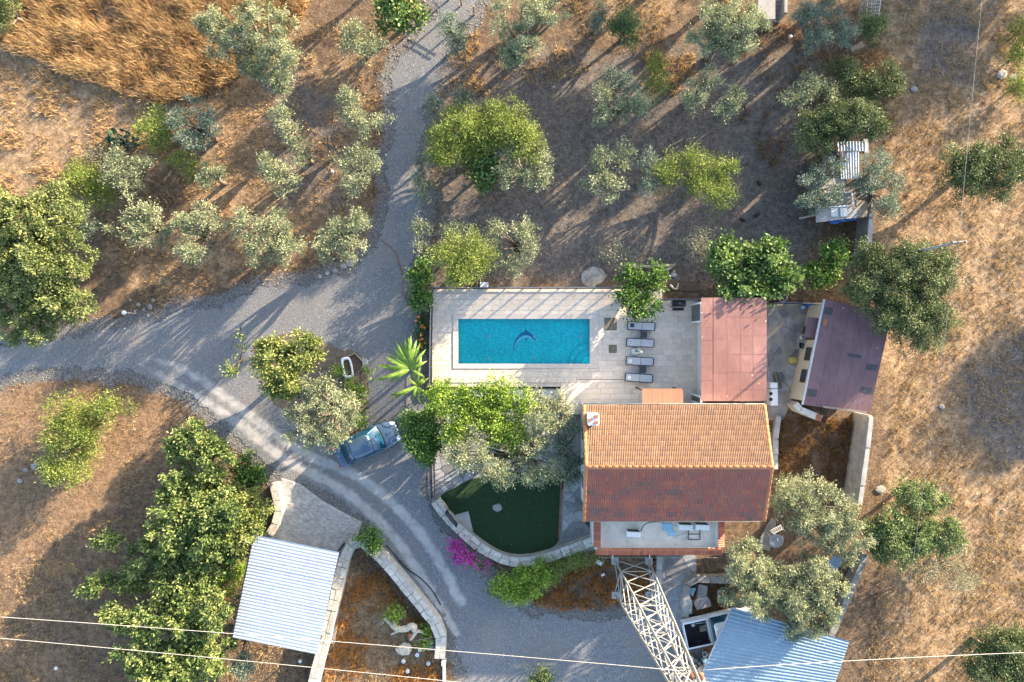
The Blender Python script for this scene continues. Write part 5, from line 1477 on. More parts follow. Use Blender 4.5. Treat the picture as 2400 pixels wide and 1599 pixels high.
# ================================================================== SMALL THINGS
def lathe_thing(name, label, cat, px, prof_, mat, z=0, extra=None, src=False, n=16):
    p = S(*px, z) if src else P(*px, z)
    t = thing(name, label, cat, (p.x, p.y, z)); MB().lathe((p.x, p.y, z), prof_, n).build('body', M[mat], t)
    if extra: MB().lathe((p.x, p.y, z + extra[1]), [(extra[0], 0), (extra[0] * .9, .02)], n).build(extra[3], M[extra[2]], t)
    return t
# bathtub planter
p = S(814, 862, .5); rz = R(12); t = thing('bathtub', 'old white bathtub filled with earth, used as a planter', 'bathtub', (p.x, p.y, 0))
T = Matrix.Translation((p.x, p.y, 0)) @ Matrix.Rotation(rz, 4, 'Z')
def oval(a_, b_, z, n=20): return [T @ Vector((a_ * math.copysign(abs(math.cos(2 * math.pi * i / n)) ** .55, math.cos(2 * math.pi * i / n)), b_ * math.copysign(abs(math.sin(2 * math.pi * i / n)) ** .55, math.sin(2 * math.pi * i / n)), z)) for i in range(n)]
rings = [oval(.25, .55, .0), oval(.33, .68, .50), oval(.35, .71, .55), oval(.23, .54, .55), oval(.21, .51, .40)]
vs = [v for r_ in rings for v in r_]; n = 20; fs = [(i * n + k, i * n + (k + 1) % n, (i + 1) * n + (k + 1) % n, (i + 1) * n + k) for i in range(4) for k in range(n)]
MB().add(vs, fs + [tuple(range(n - 1, -1, -1))], True).build('tub', M['white_paint'], t)
MB().add(oval(.215, .52, .42), [tuple(range(n))]).build('soil', M['soil'], t)
k6 = 500 / 1633
def Z6(x, y, z=0): return S(560 + x * k6, 620 + y * k6, z)
t = thing('timber_bed', 'timber edged compost bed beside the bathtub', 'garden bed', tuple(Z6(905, 760)))
for a_, b_ in (((840, 700), (890, 680)), ((890, 680), (945, 740)), ((945, 800), (850, 870)), ((840, 700), (870, 860))): MB().bar(Z6(*a_, .12), Z6(*b_, .12), .06, .22).build('edge_board', M['wood'], t)
MB().prism([(Z6(*q).x, Z6(*q).y) for q in ((848, 706), (890, 690), (940, 745), (940, 795), (870, 850))], .01, .10).build('compost', M['soil'], t)
pl = [Z6(*q) for q in ((946, 716), (984, 716), (990, 785), (950, 790))]
tag(MB().prism([(q.x, q.y) for q in pl], .005, .16).build('concrete_slab', M['concrete'], None, (pl[0].x, pl[0].y, 0)), 'pale concrete slab beside the compost bed', 'slab')
# garden lamp at the edge of the track
b = S(322, 735); t = thing('garden_lamp', 'short garden lamp with white globe at the track edge', 'lamp', tuple(b))
MB().tube([(b.x, b.y, -.05), (b.x, b.y, 1.45)], .035, 8).build('post', M['steel'], t); MB().lathe((b.x, b.y, 1.42), [(.05, 0), (.13, .06), (.15, .14), (.12, .22), (.04, .27)], 14).build('globe', M['white_plastic'], t)
# hoses and pipes on the ground
def hose(px, r_, mat, label, src=True, z=.03):
    pts = catmull([(S if src else P)(x, y, z) for x, y in px], .25)
    tag(MB().tube(pts, r_, 5).build('hose', M[mat], None, pts[0]), label, 'hose')
hose([(890, 560), (925, 590), (938, 625), (946, 655), (945, 690), (958, 702), (975, 706)], .022, 'hose_red', 'thin red hose snaking across the gravel track')
hose([(905, 1278), (925, 1300), (950, 1330), (985, 1355), (1010, 1380), (1026, 1405), (1033, 1418)], .035, 'black', 'black pipe lying along the edge of the lower track')
hose([(1205, 1412), (1195, 1450), (1205, 1470), (1235, 1480), (1245, 1450), (1270, 1420), (1290, 1425), (1300, 1405), (1325, 1400)], .013, 'grey_plastic', 'white hose looped on the gravel below the yellow shrub', False)
hose([(470, 470), (520, 490), (600, 525), (700, 545), (790, 600)], .018, 'hose_red', 'thin rusty irrigation hose among the left olives', False)
# planks on the grey soil
for a_, b_, l_ in (((1566, 344), (1601, 326), 'short pale plank lying on the grey soil'), ((1611, 353), (1655, 313), 'long pale plank lying on the grey soil')):
    a, b = S(*a_, .04), S(*b_, .04); tag(MB().bar(a, b, .09, .04).build('plank', M['wood'], None, a), l_, 'plank')
a, b = S(1462, 624, .1), S(1582, 622, .1); tag(MB().tube([a, a.lerp(b, .5) + Vector((0, -.06, 0)), b], [.11, .10, .09], 8).build('log', M['bark_pale'], None, a), 'long felled log behind the terrace fence', 'log')
def branch(px, rads, label, mat='driftwood', z=.08):
    pts = [S(x, y, z) for x, y in px]; tag(MB().tube(catmull(pts, .15), [rads[0] + (rads[1] - rads[0]) * i / max(1, len(catmull(pts, .15)) - 1) for i in range(len(catmull(pts, .15)))], 7).build('branch', M[mat], None, pts[0]), label, 'branch')
branch([(1560, 634), (1572, 628), (1584, 618)], (.10, .05), 'short pale branch at the end of the felled log')
branch([(1570, 668), (1580, 677), (1586, 678), (1590, 664)], (.09, .05), 'bent dead branch beside the vine')
branch([(2178, 210), (2200, 180), (2175, 160)], (.03, .02), 'thin fallen branch lying in the shaded part of the field', 'bark')
branch([(2145, 178), (2160, 205), (2172, 212)], (.05, .03), 'two-pronged dead branch at the shadow edge of the field', 'bark')
# boulders and stones
def rock_mesh(seed, nm='rock'):
    r = np.random.default_rng(seed); m = MB(); n = 9; vs = []; 
    for i, (zz, rr_) in enumerate(((-.3, .75), (.05, 1.0), (.35, .85), (.55, .45))):
        for k in range(n): a_ = 2 * math.pi * k / n + i * .2; q = rr_ * (1 + r.uniform(-.18, .18)); vs.append((q * math.cos(a_), q * math.sin(a_) * .8, zz + r.uniform(-.08, .08)))
    fs = [(i * n + k, i * n + (k + 1) % n, (i + 1) * n + (k + 1) % n, (i + 1) * n + k) for i in range(3) for k in range(n)] + [tuple(range(3 * n, 4 * n)), tuple(range(n - 1, -1, -1))]
    return m.add(vs, fs).mesh(nm)
RM = [rock_mesh(s) for s in range(5)]
for m_ in RM: m_.materials.append(M['rock'])
def rock(x, y, s, label, k=0, rz=0, z=0.0, group=None, fl=.6):
    p = P(x, y, z); o = bpy.data.objects.new('rock', RM[k % 5]); col.objects.link(o); o.location = (p.x, p.y, z); o.scale = (s, s, s * fl); o.rotation_euler = (0, 0, rz); OFF[o.name] = p
    tag(o, label, 'rock', group)
rock(1143, 1167, .32, 'pale boulder in the middle of the lawn', 1, .3, .03, fl=.5)
rock(1548, 632, .22, 'pale stone beside the felled log', 2)
rock(2302, 172, .38, 'grey boulder in the field right of the dry shrubs', 3, .5)
rock(2328, 178, .28, 'smaller grey boulder in the field', 4, 1.2)
rock(2025, 1125, .34, 'flat pale rock at the foot of the boundary wall', 0, .2, fl=.3)
rock(2165, 935, .2, 'lone grey stone in the sunny field', 1)
rock(2100, 205, .25, 'grey stone at the shadow edge of the field', 2)
for i, (x, y, s) in enumerate(((790, 612, .22), (805, 605, .26), (820, 598, .18), (770, 622, .2), (752, 628, .16), (735, 636, .15))): rock(x, y, s, 'pale kerb stone in the row at the track edge', i, i, group='kerb stones at the track edge')
for i, (x, y, s) in enumerate(((318, 700, .16), (330, 712, .12), (345, 705, .2), (352, 690, .14), (310, 715, .1), (340, 725, .12), (300, 690, .1))): rock(x, y, s, 'small white stone in the heap near the garden lamp', i + 2, i, group='white stones near the garden lamp')
for i, (x, y, s) in enumerate(((60, 1080, .18), (78, 1072, .22), (86, 1066, .16), (45, 1105, .2))): rock(x, y, s, 'pale stone in the pile left of the feathery shrub', i, i * 2, group='stone pile at the left edge')
# pale sand patch by the fence
mb = MB(); pts = rough_outline([P(x, y) for x, y in ((1340, 625), (1362, 614), (1385, 622), (1390, 645), (1365, 658), (1338, 650))], .12, .2, 3)
c = sum(pts, Vector()) / len(pts); n = len(pts)
vs = [(p.x, p.y, -.02) for p in pts] + [(c.x + (p.x - c.x) * .6, c.y + (p.y - c.y) * .6, .05) for p in pts] + [(c.x, c.y, .07)]
mb.add(vs, [(i, (i + 1) % n, n + (i + 1) % n, n + i) for i in range(n)] + [(n + i, n + (i + 1) % n, 2 * n) for i in range(n)], True)
tag(mb.build('sand_heap', M['lime_heap'], None, (c.x, c.y, 0)), 'low heap of pale sand behind the terrace fence', 'sand heap')
# white box behind the terrace fence
q = S(1135, 668, .6); t = thing('white_cabinet', 'small white cabinet behind the terrace back railing', 'cabinet', (q.x, q.y, 0)); MB().rbox((q.x, q.y, .35), (.50, .28, .70), .03, edge=.02).build('casing', M['white_plastic'], t); MB().box((q.x, q.y, .72), (.54, .32, .03)).build('lid', M['white_paint'], t)
# pots and yard clutter
def pot(px, r_, h, label, mat='clay', plant=False, src=False, z=0):
    p = (S if src else P)(px[0], px[1], z); t = thing('plant_pot', label, 'pot', (p.x, p.y, z)); MB().lathe((p.x, p.y, z), [(r_ * .7, 0), (r_, h * .9), (r_ * 1.08, h * .9), (r_ * 1.08, h), (r_ * .9, h), (r_ * .85, h * .85)], 16).build('pot', M[mat], t)
    MB().lathe((p.x, p.y, z + h * .84), [(r_ * .86, 0), (r_ * .8, .02)], 12).build('soil', M['soil'], t)
pot((1829, 699), .26, .5, 'dark round tub with pale rim behind the back yard', 'grey_plastic', src=True)
def Z3(x, y, z=0): return S(1780 + x * k3, 680 + y * k3, z)
t = thing('white_cooker', 'long white enamel cooker against the annex wall', 'cooker', tuple(Z3(150, 1280)))
MB().box(Z3(152, 1310, .42), (.45, 1.05, .84)).build('cabinet', M['white_paint'], t); MB().box(Z3(150, 1165, .42), (.45, .36, .80)).build('side_unit', M['white_paint'], t)
for yy in (1270, 1340): MB().lathe(Z3(140, yy, .845), [(.12, 0), (.10, .02)], 12).build('hob', M['black'], t)
t = thing('wooden_trough', 'grey wooden trough leaning in the back yard', 'trough', tuple(Z3(230, 1110)))
for a_, b_ in (((180, 1020), (235, 1200)), ((228, 1010), (272, 1195))): MB().bar(Z3(*a_, .2), Z3(*b_, .2), .04, .22).build('side_board', M['wood'], t)
MB().bar(Z3(205, 1018, .10), Z3(252, 1198, .10), .20, .03).build('base_board', M['wood'], t)
q = Z3(410, 860, .2); m = rock_mesh(31, 'sack'); m.materials.append(M['yellow']); o = bpy.data.objects.new('sack', m); col.objects.link(o); o.location = q; o.scale = (.30, .28, .28); tag(o, 'full yellow sack on the yard floor', 'sack')
t = thing('yard_table', 'low grey work table with white plate by the outbuilding', 'table', tuple(Z3(515, 625))); MB().box(Z3(515, 630, .6), (.55, 1.0, .05), R(-5)).build('table_top', M['concrete'], t)
for a_ in ((475, 560), (555, 560), (475, 700), (555, 700)): b = Z3(*a_, .0); MB().bar((b.x, b.y, 0), (b.x, b.y, .58), .05).build('leg', M['wood_dark'], t)
q = Z3(516, 578, .63); tag(MB().lathe(q, [(.05, 0), (.13, .03), (.14, .035)], 14).build('plate', M['white_plastic'], None, q), 'white plate on the work table', 'plate')
q = Z3(512, 680, .63); t = thing('pan_stack', 'heap of black and silver pans on the work table', 'pans', tuple(q))
for dx, dy, r_, m_ in ((0, 0, .17, 'black'), (.08, .06, .12, 'steel'), (-.07, .08, .11, 'black')): MB().lathe(q + Vector((dx, dy, 0)), [(r_ * .8, 0), (r_, .10), (r_ * .9, .10), (r_ * .75, .03)], 12).build('pan', M[m_], t)
for i, (x, y) in enumerate(((575, 180), (615, 190), (520, 210))):
    q = Z3(x, y, 0); tag(MB().lathe(q, [(.12, 0), (.15, .22), (.10, .28), (.04, .30)], 10).build('canister', M['blue'] if i < 2 else M['lightblue'], None, q), ('larger deep blue canister at the yard corner', 'deep blue canister against the outbuilding corner', 'small light blue canister at the yard corner')[i], 'canister')
branch([(1868, 820), (1852, 838), (1846, 846)], (.04, .02), 'dry twig lying by the yellow sack', 'bark', .1)
branch([(1874, 828), (1878, 842), (1872, 858)], (.10, .07), 'curled driftwood against the cream wall', 'driftwood', .2)
# satellite dish and clutter right of the house
k7 = 440 / 1329
def Z7(x, y, z=0): return S(1660 + x * k7, 1080 + y * k7, z)
q = Z7(480, 565, 2.0); t = thing('satellite_dish', 'round grey satellite dish under the right olive trees', 'satellite dish', (q.x, q.y, 0))
tilt = Matrix.Rotation(R(14), 4, 'X')
MB().lathe(q, [(.03, .0), (.25, .025), (.42, .07), (.46, .09), (.45, .10), (.40, .085), (.24, .045), (.03, .03)], 24, tilt).build('dish', M['grey_plastic'], t)
MB().tube([(q.x, q.y, 0), (q.x, q.y, 2.0)], .035, 8).build('mast', M['steel'], t); MB().bar(q + Vector((0, .3, .05)), q + Vector((0, .05, .40)), .02).build('feed_arm', M['steel'], t)
t = thing('white_rack', 'white slatted rack beside the satellite dish', 'rack', tuple(Z7(480, 480)))
for i in range(6): a, b = Z7(445 + i * 14, 500 - i * 8, .5), Z7(470 + i * 14, 455 - i * 4 + 25, .5); MB().bar(Z7(440 + i * 14, 495 - i * 7, .5), Z7(462 + i * 12, 515 - i * 6, .5), .04).build('slat', M['white_plastic'], t)
MB().bar(Z7(436, 497, .46), Z7(515, 455, .46), .04).build('rail', M['white_plastic'], t); MB().bar(Z7(460, 518, .46), Z7(530, 482, .46), .04).build('rail', M['white_plastic'], t)
for a_ in ((440, 497), (512, 460), (465, 515), (527, 484)): b = Z7(*a_); MB().bar((b.x, b.y, 0), (b.x, b.y, .44), .035).build('leg', M['white_plastic'], t)
pl = [Z7(*q) for q in ((340, 600), (400, 480), (450, 400), (480, 430), (470, 520), (430, 640))]
tag(MB().prism([(q.x, q.y) for q in pl], .0, .06).build('rubble_slab', M['concrete_dark'], None, (pl[0].x, pl[0].y, 0)), 'sloping grey rubble slab behind the house corner', 'slab')
t = thing('blue_sheet_stack', 'stack of pale blue corrugated sheets under the right olive trees', 'sheets', tuple(Z7(880, 760)))
corrugated([Z7(800, 770, .7), Z7(900, 660, .7), Z7(960, 700, .7), Z7(860, 840, .7)], 0, .16, .02, 'blue_zinc', t, 'sheet', 2)
for a_ in ((820, 770), (900, 680), (940, 700), (870, 820)): b = Z7(*a_); MB().bar((b.x, b.y, 0), (b.x, b.y, .66), .05).build('prop', M['wood_dark'], t)
# scrap bed by the pickup
k62 = 200 / 1120
def Z62(x, y, z=0): return S(1560 + x * k62, 1280 + y * k62, z)
pl = [(365, 740), (410, 690), (540, 660), (590, 720), (600, 790), (410, 840)]
tag(MB().prism([(Z62(*q, .25).x, Z62(*q, .25).y) for q in pl], .0, .28).build('stone_block', M['concrete'], None, Z62(480, 760)), 'large cut grey stone block by the pickup', 'stone block')
pl = [(440, 505), (555, 530), (540, 660), (410, 675)]
tag(MB().prism([(Z62(*q, .2).x, Z62(*q, .2).y) for q in pl], .0, .20).build('stone_block', M['concrete'], None, Z62(490, 590)), 'pale stone slab leaning above the cut block', 'stone block')
pl = [(235, 670), (320, 670), (350, 740), (345, 890), (250, 880), (215, 800)]
tag(MB().prism([(Z62(*q, .55).x, Z62(*q, .55).y) for q in pl], .0, .6).build('gate_pier', M['concrete'], None, Z62(290, 780)), 'thick concrete pier end beside the pickup', 'pier')
q = Z62(320, 832, .62); t = thing('lantern', 'small silver lantern on the concrete pier', 'lantern', tuple(q)); MB().lathe(q, [(.05, 0), (.09, .06), (.10, .14), (.05, .22)], 12).build('shade', M['steel'], t); MB().lathe(q + Vector((0, 0, .22)), [(.03, 0), (.01, .06)], 8).build('finial', M['dark_metal'], t)
pl = [(318, 545), (395, 545), (375, 600), (350, 660), (320, 620)]
tag(MB().prism([(Z62(*q).x, Z62(*q).y) for q in pl], .02, .10).build('plastic_bag', M['lightblue'], None, Z62(350, 600)), 'crumpled pale blue plastic bag in the scrap bed', 'bag')
t = thing('wire_crate', 'grey wire crate of scrap in the bed by the pickup', 'crate', tuple(Z62(740, 650)))
for a_, b_ in (((690, 590), (790, 585)), ((690, 725), (795, 715)), ((690, 590), (690, 725)), ((790, 585), (795, 715)), ((740, 588), (742, 720)), ((690, 655), (792, 650))): MB().bar(Z62(*a_, .4), Z62(*b_, .4), .035, .25).build('side', M['steel'], t)
t = lathe_thing('tin_bucket', 'round pale tin bucket below the pickup', 'bucket', (1560 + 503 * k62, 1280 + 1398 * k62), [(.13, 0), (.17, .32), (.15, .32), (.12, .05)], 'steel', src=True)
pl = [(310, 1440), (350, 1435), (360, 1480), (330, 1520)]
tag(MB().prism([(Z62(*q).x, Z62(*q).y) for q in pl], .02, .22).build('paper_bag', M['white_plastic'], None, Z62(335, 1475)), 'white bag lying at the foot of the pylon', 'bag')
pl = [(465, 1480), (510, 1440), (545, 1490), (500, 1545)]
tag(MB().prism([(Z62(*q).x, Z62(*q).y) for q in pl], .02, .30).build('cardboard_box', M['lightblue'], None, Z62(505, 1490)), 'blue and white carton by the shed edge', 'carton')
for i, (x, y) in enumerate(((385, 1500), (430, 1540), (400, 1560))): tag(MB().box(Z62(x, y, .12), (.30, .22, .22), .3 * i).build('concrete_block', M['concrete_dark'], None, Z62(x, y)), 'loose grey concrete block at the foot of the pylon', 'block', 'loose blocks by the pylon')
# terracotta pots under the terrace
for i, (x, y) in enumerate(((1533, 1318), (1535, 1330), (1537, 1345))): pot((x, y), .16, .28, 'terracotta pot in the row beside the pylon', src=True)
for o in [o for o in col.objects if o.get('label') == 'terracotta pot in the row beside the pylon']: o['group'] = 'terracotta pots by the pylon'
q = S(1404, 1318, .2); tag(MB().box(q, (.38, .22, .3), R(-30)).build('white_box', M['white_plastic'], None, q), 'white plastic box on the slope left of the pylon', 'box')
q = S(1413, 1347, .1); tag(MB().box(q, (.25, .14, .16), R(25)).build('white_brick', M['white_plastic'], None, q), 'small white block in the orange weeds', 'block')
# driftwood root stump and scrap at the point of the wall
k71 = 200 / 1752
def Z71(x, y, z=0): return S(880 + x * k71, 1420 + y * k71, z)
t = thing('root_stump', 'pale uprooted tree stump with twisted limbs', 'stump', tuple(Z71(640, 640)))
for nm, px, rs_ in (('limb', [(180, 250, .35), (290, 350, .4), (400, 450, .45), (520, 480, .5), (640, 470, .5)], [.09, .12, .17, .20, .22]), ('limb', [(640, 480, .5), (720, 420, .6), (800, 430, .6), (790, 520, .5)], [.2, .22, .22, .16]),
                   ('limb', [(380, 330, .6), (420, 420, .5), (540, 500, .45)], [.08, .10, .12]), ('limb', [(720, 700, .4), (800, 590, .5), (870, 520, .55), (1000, 555, .5)], [.10, .12, .12, .08]), ('limb', [(330, 590, .2), (430, 530, .35), (560, 490, .4)], [.07, .09, .12]), ('twig', [(80, 370, .2), (130, 375, .25), (200, 285, .35)], [.02, .025, .03])):
    MB().tube(catmull([Z71(*q) for q in px], .1), [np.interp(i, np.linspace(0, len(catmull([Z71(*q) for q in px], .1)) - 1, len(rs_)), rs_) for i in range(len(catmull([Z71(*q) for q in px], .1)))], 8).build(nm, M['driftwood'], t)
q = Z71(715, 600, .45); MB().lathe(q, [(.16, 0), (.17, .10), (.02, .11)], 14).build('sawn_face', M['clay'], t)
m = rock_mesh(12, 'root_plate'); m.materials.append(M['driftwood']); o = piece('root_plate', m, t, Matrix.Translation(Z71(600, 880, .1)) @ Matrix.Diagonal((.58, .50, .6, 1)))
a, b = Z71(730, 735, .5), Z71(1240, 640, .9); tag(MB().tube([a, b], .025, 6).build('bamboo_cane', M['wood'], None, a), 'pale cane leaning from the stump to the wall', 'cane')
for i, (x, y, l_) in enumerate(((865, 985, 'white square tin lying right of the stump'), (585, 1115, 'grey white can below the stump'), (1092, 1160, 'white plastic canister standing alone'), (1155, 720, 'white cup at the inner wall corner'), (920, 880, 'clear plastic tub beside the stump'), (668, 1320, 'white bottle lying in the dry grass'))):
    q = Z71(x, y); t = thing('container', l_, 'container', tuple(q)); MB().lathe(q, [(.13, 0), (.14, .22), (.10, .27), (.05, .28)], 10).build('body', M['white_plastic'], t); MB().lathe(q + Vector((0, 0, .28)), [(.045, 0), (.04, .03)], 8).build('cap', M['grey_plastic'], t)
t = thing('toy_cart', 'blue plastic cart with red rimmed wheel at the wall end', 'cart', tuple(Z71(1300, 880)))
MB().rbox(Z71(1275, 820, .35), (.28, .42, .30), .06).build('tub', M['blue'], t); MB().rbox(Z71(1290, 985, .28), (.36, .36, .22), .06).build('seat', M['blue'], t)
q = Z71(1360, 820, .55); MB().lathe(q, [(.09, -.03), (.15, -.03), (.15, .03), (.09, .03)], 14, Matrix.Rotation(R(20), 4, 'X')).build('wheel', M['red'], t); MB().bar(Z71(1350, 900, .1), Z71(1310, 1060, .1), .05).build('handle', M['black'], t); MB().box(Z71(1250, 870, .5), (.12, .10, .06)).build('pad', M['white_plastic'], t)
pl = [Z71(*q) for q in ((1005, 820), (1200, 810), (1215, 920), (1005, 905))]
tag(MB().prism([(q.x, q.y) for q in pl], .0, .08).build('paving_slab', M['concrete'], None, pl[0]), 'grey paving slab inside the wall point', 'slab')
q = S(1040, 1570, .5); t = thing('marker_post', 'white painted post near the bottom edge', 'post', (q.x, q.y, 0)); MB().box((q.x, q.y - .4, .18), (.16, 1.5, .36)).build('kerb', M['white_wall'], t); MB().box((q.x, q.y + .45, .35), (.24, .24, .7)).build('post', M['white_wall'], t)
q = S(705, 1548); tag(MB().lathe(q, [(.10, 0), (.13, .14), (.08, .2)], 10).build('bucket', M['white_plastic'], None, q), 'white bucket on the dry ground below the carport', 'bucket')
q = S(318, 1548); tag(MB().lathe(q, [(.14, 0), (.17, .25), (.12, .3)], 10).build('bucket', M['grey_plastic'], None, q), 'grey canister under the lower left tree', 'bucket')
# pebbles, lamp and litter
for i, (x, y, l_) in enumerate(((764, 395, 'white paper scrap under the left olives'), (1815, 85, 'white plastic ball on the shaded path'), (130, 1535, 'pale litter in the burnt spot lower left'))):
    q = P(x, y); t = MB().lathe(q, [(.08, 0), (.13, .06), (.09, .14), (.02, .17)], 9).build('litter', M['white_plastic'], None, q); tag(t, l_, 'litter')
# stairs and walls at the top edge, wire cage, boards
k2 = 360 / 2352
def Z2(x, y, z=0): return S(1740 + x * k2, y * k2, z)
t = thing('stone_steps', 'grey stone steps going up out of the picture at the top', 'steps', tuple(Z2(500, 300)))
for k in range(8):
    a, b = Z2(440, 350 - k * 48, .0), Z2(575, 350 - k * 48 - 46, 0); MB().prism([(a.x, a.y), (b.x, a.y), (b.x, b.y), (a.x, b.y)], -.1, .12 + k * .13).build('step', M['concrete_dark'], t)
a, b = Z2(580, 270, .4), Z2(625, -150, .4); MB().prism([(a.x, a.y), (b.x, a.y), (b.x, b.y), (a.x, b.y)], -.1, 1.1).build('side_wall', M['concrete'], t)
q = Z2(350, 160, .8); t = thing('water_tank', 'cream concrete tank block beside the top steps', 'tank', (q.x, q.y, 0)); MB().box((q.x, q.y, .5), (1.05, 1.3, 1.0)).build('block', M['plaster'], t); MB().box((q.x, q.y, 1.03), (1.1, 1.35, .06)).build('lid', M['concrete'], t)
t = thing('wire_cage', 'tall wire cage at the top right by the thicket', 'cage', tuple(Z2(2000, 100)))
cb = [Z2(1950, 80, 1.2), Z2(2125, 80, 1.2), Z2(2080, 290, 1.2), Z2(1880, 320, 1.2)]; cb = [Z2(1930, -60, 1.2), Z2(2125, -40, 1.2), Z2(2085, 250, 1.2), Z2(1890, 290, 1.2)]
for i in range(4):
    a, b = cb[i], cb[(i + 1) % 4]; MB().bar(a, b, .05).build('top_bar', M['steel'], t); MB().bar((a.x, a.y, 0), a, .05).build('corner_post', M['steel'], t)
    mb = MB()
    for k in range(1, 10): p = a.lerp(b, k / 10); mb.bar((p.x, p.y, .02), (p.x, p.y, 1.18), .012)
    for z_ in (.3, .6, .9): mb.bar((a.x, a.y, z_), (b.x, b.y, z_), .012)
    mb.build('mesh_panel', M['steel'], t)
mb = MB()
for k in range(1, 6): mb.bar(cb[0].lerp(cb[3], k / 6), cb[1].lerp(cb[2], k / 6), .02)
for k in range(1, 3): mb.bar(cb[0].lerp(cb[1], k / 3) - Vector((0, 0, .02)), cb[3].lerp(cb[2], k / 3) - Vector((0, 0, .02)), .02)
mb.build('roof_mesh', M['steel'], t)
q = Z2(1700, 740, .3); t = thing('board_pile', 'small dark board pile beside the thicket', 'boards', tuple(Z2(1700, 740)))
for i, (x, y, a_) in enumerate(((1690, 710, .1), (1690, 770, -.2), (1760, 720, .5))): MB().box(Z2(x, y, .2 + i * .05), (.9, .35, .05), a_).build('board', M['wood_dark' if i < 2 else 'wood'], t)
q = Z2(2110, 390, .4); lathe_thing('tyre', 'old tyre beside the top right thicket', 'tyre', (q.x * 35.96 / (1 - .4 / CAM_H) + 1200, 799.5 - q.y * 35.96 / (1 - .4 / CAM_H)), [(.22, 0), (.34, .02), (.36, .10), (.34, .18), (.22, .20), (.20, .10)], 'rubber', src=True)
t = thing('rail_gate', 'rustic wooden rail gate across the track at the top', 'gate', tuple(S(1088, 18)))
for a_, b_ in (((1050, -2), (1112, 34)), ((1060, -14), (1125, 24))): MB().bar(S(*a_, 1.0), S(*b_, 1.0), .05).build('rail', M['wood'], t)
for a_ in ((1052, 0), (1082, 12), (1112, 34)): b = S(*a_); MB().bar((b.x, b.y, -.05), (b.x, b.y, 1.15), .10).build('post', M['wood'], t)
t = thing('wire_fence', 'old wire fence along the lower edge of the tall dry grass', 'fence', tuple(P(20, 113)))
fp = [(-30, 95), (20, 112), (100, 145), (180, 180), (260, 205), (340, 226)]
for a_ in fp: b = P(*a_); MB().bar((b.x, b.y, -.05), (b.x, b.y, .7), .05).build('post', M['wood_dark'], t)
for z_ in (.3, .65):
    pts = [P(*a_) + Vector((0, 0, z_)) for a_ in fp]; MB().tube(pts, .006, 4).build('strand', M['wire_dark'], t)

# ---- three black hens
def hen(x, y, rz, label):
    p = P(x, y); t = thing('hen', label, 'hen', (p.x, p.y, 0), 'black hens on the grey soil'); T = Matrix.Translation((p.x, p.y, 0)) @ Matrix.Rotation(rz, 4, 'Z')
    pts = [(-.26, .36, .025), (-.20, .33, .06), (-.12, .27, .10), (0, .24, .125), (.09, .26, .10), (.14, .33, .06), (.16, .39, .045), (.18, .42, .045), (.205, .42, .03)]
    MB().tube([T @ Vector((a, 0, b)) for a, b, _ in pts], [c for _, _, c in pts], 10).build('body', M['feather'], t)
    MB().add([T @ Vector(v) for v in ((.205, -.012, .42), (.205, .012, .42), (.245, 0, .405), (.205, 0, .435))], [(0, 2, 3), (1, 3, 2), (0, 1, 2), (0, 3, 1)]).build('beak', M['yellow'], t)
    MB().add([T @ Vector(v) for v in ((.15, 0, .455), (.21, 0, .45), (.20, .006, .485), (.17, -.006, .49))], [(0, 1, 2, 3)]).build('comb', M['red'], t)
    for s_ in (-1, 1):
        MB().tube([T @ Vector((.0, s_ * .05, .16)), T @ Vector((-.02, s_ * .05, .07)), T @ Vector((.01, s_ * .05, .01)), T @ Vector((.06, s_ * .05, .008))], [.018, .010, .009, .006], 5).build('leg', M['yellow'], t)
        MB().add([T @ Vector(v) for v in ((.07, s_ * .115, .27), (-.04, s_ * .135, .24), (-.17, s_ * .07, .30), (-.02, s_ * .10, .33))], [(0, 1, 2, 3)]).build('wing', M['feather'], t)
hen(1740, 423, R(110), 'black hen walking nearest the hen house, upper of the three')
hen(1735, 497, R(30), 'black hen of the lower pair, on the right')
hen(1702, 507, R(160), 'black hen of the lower pair, on the left')
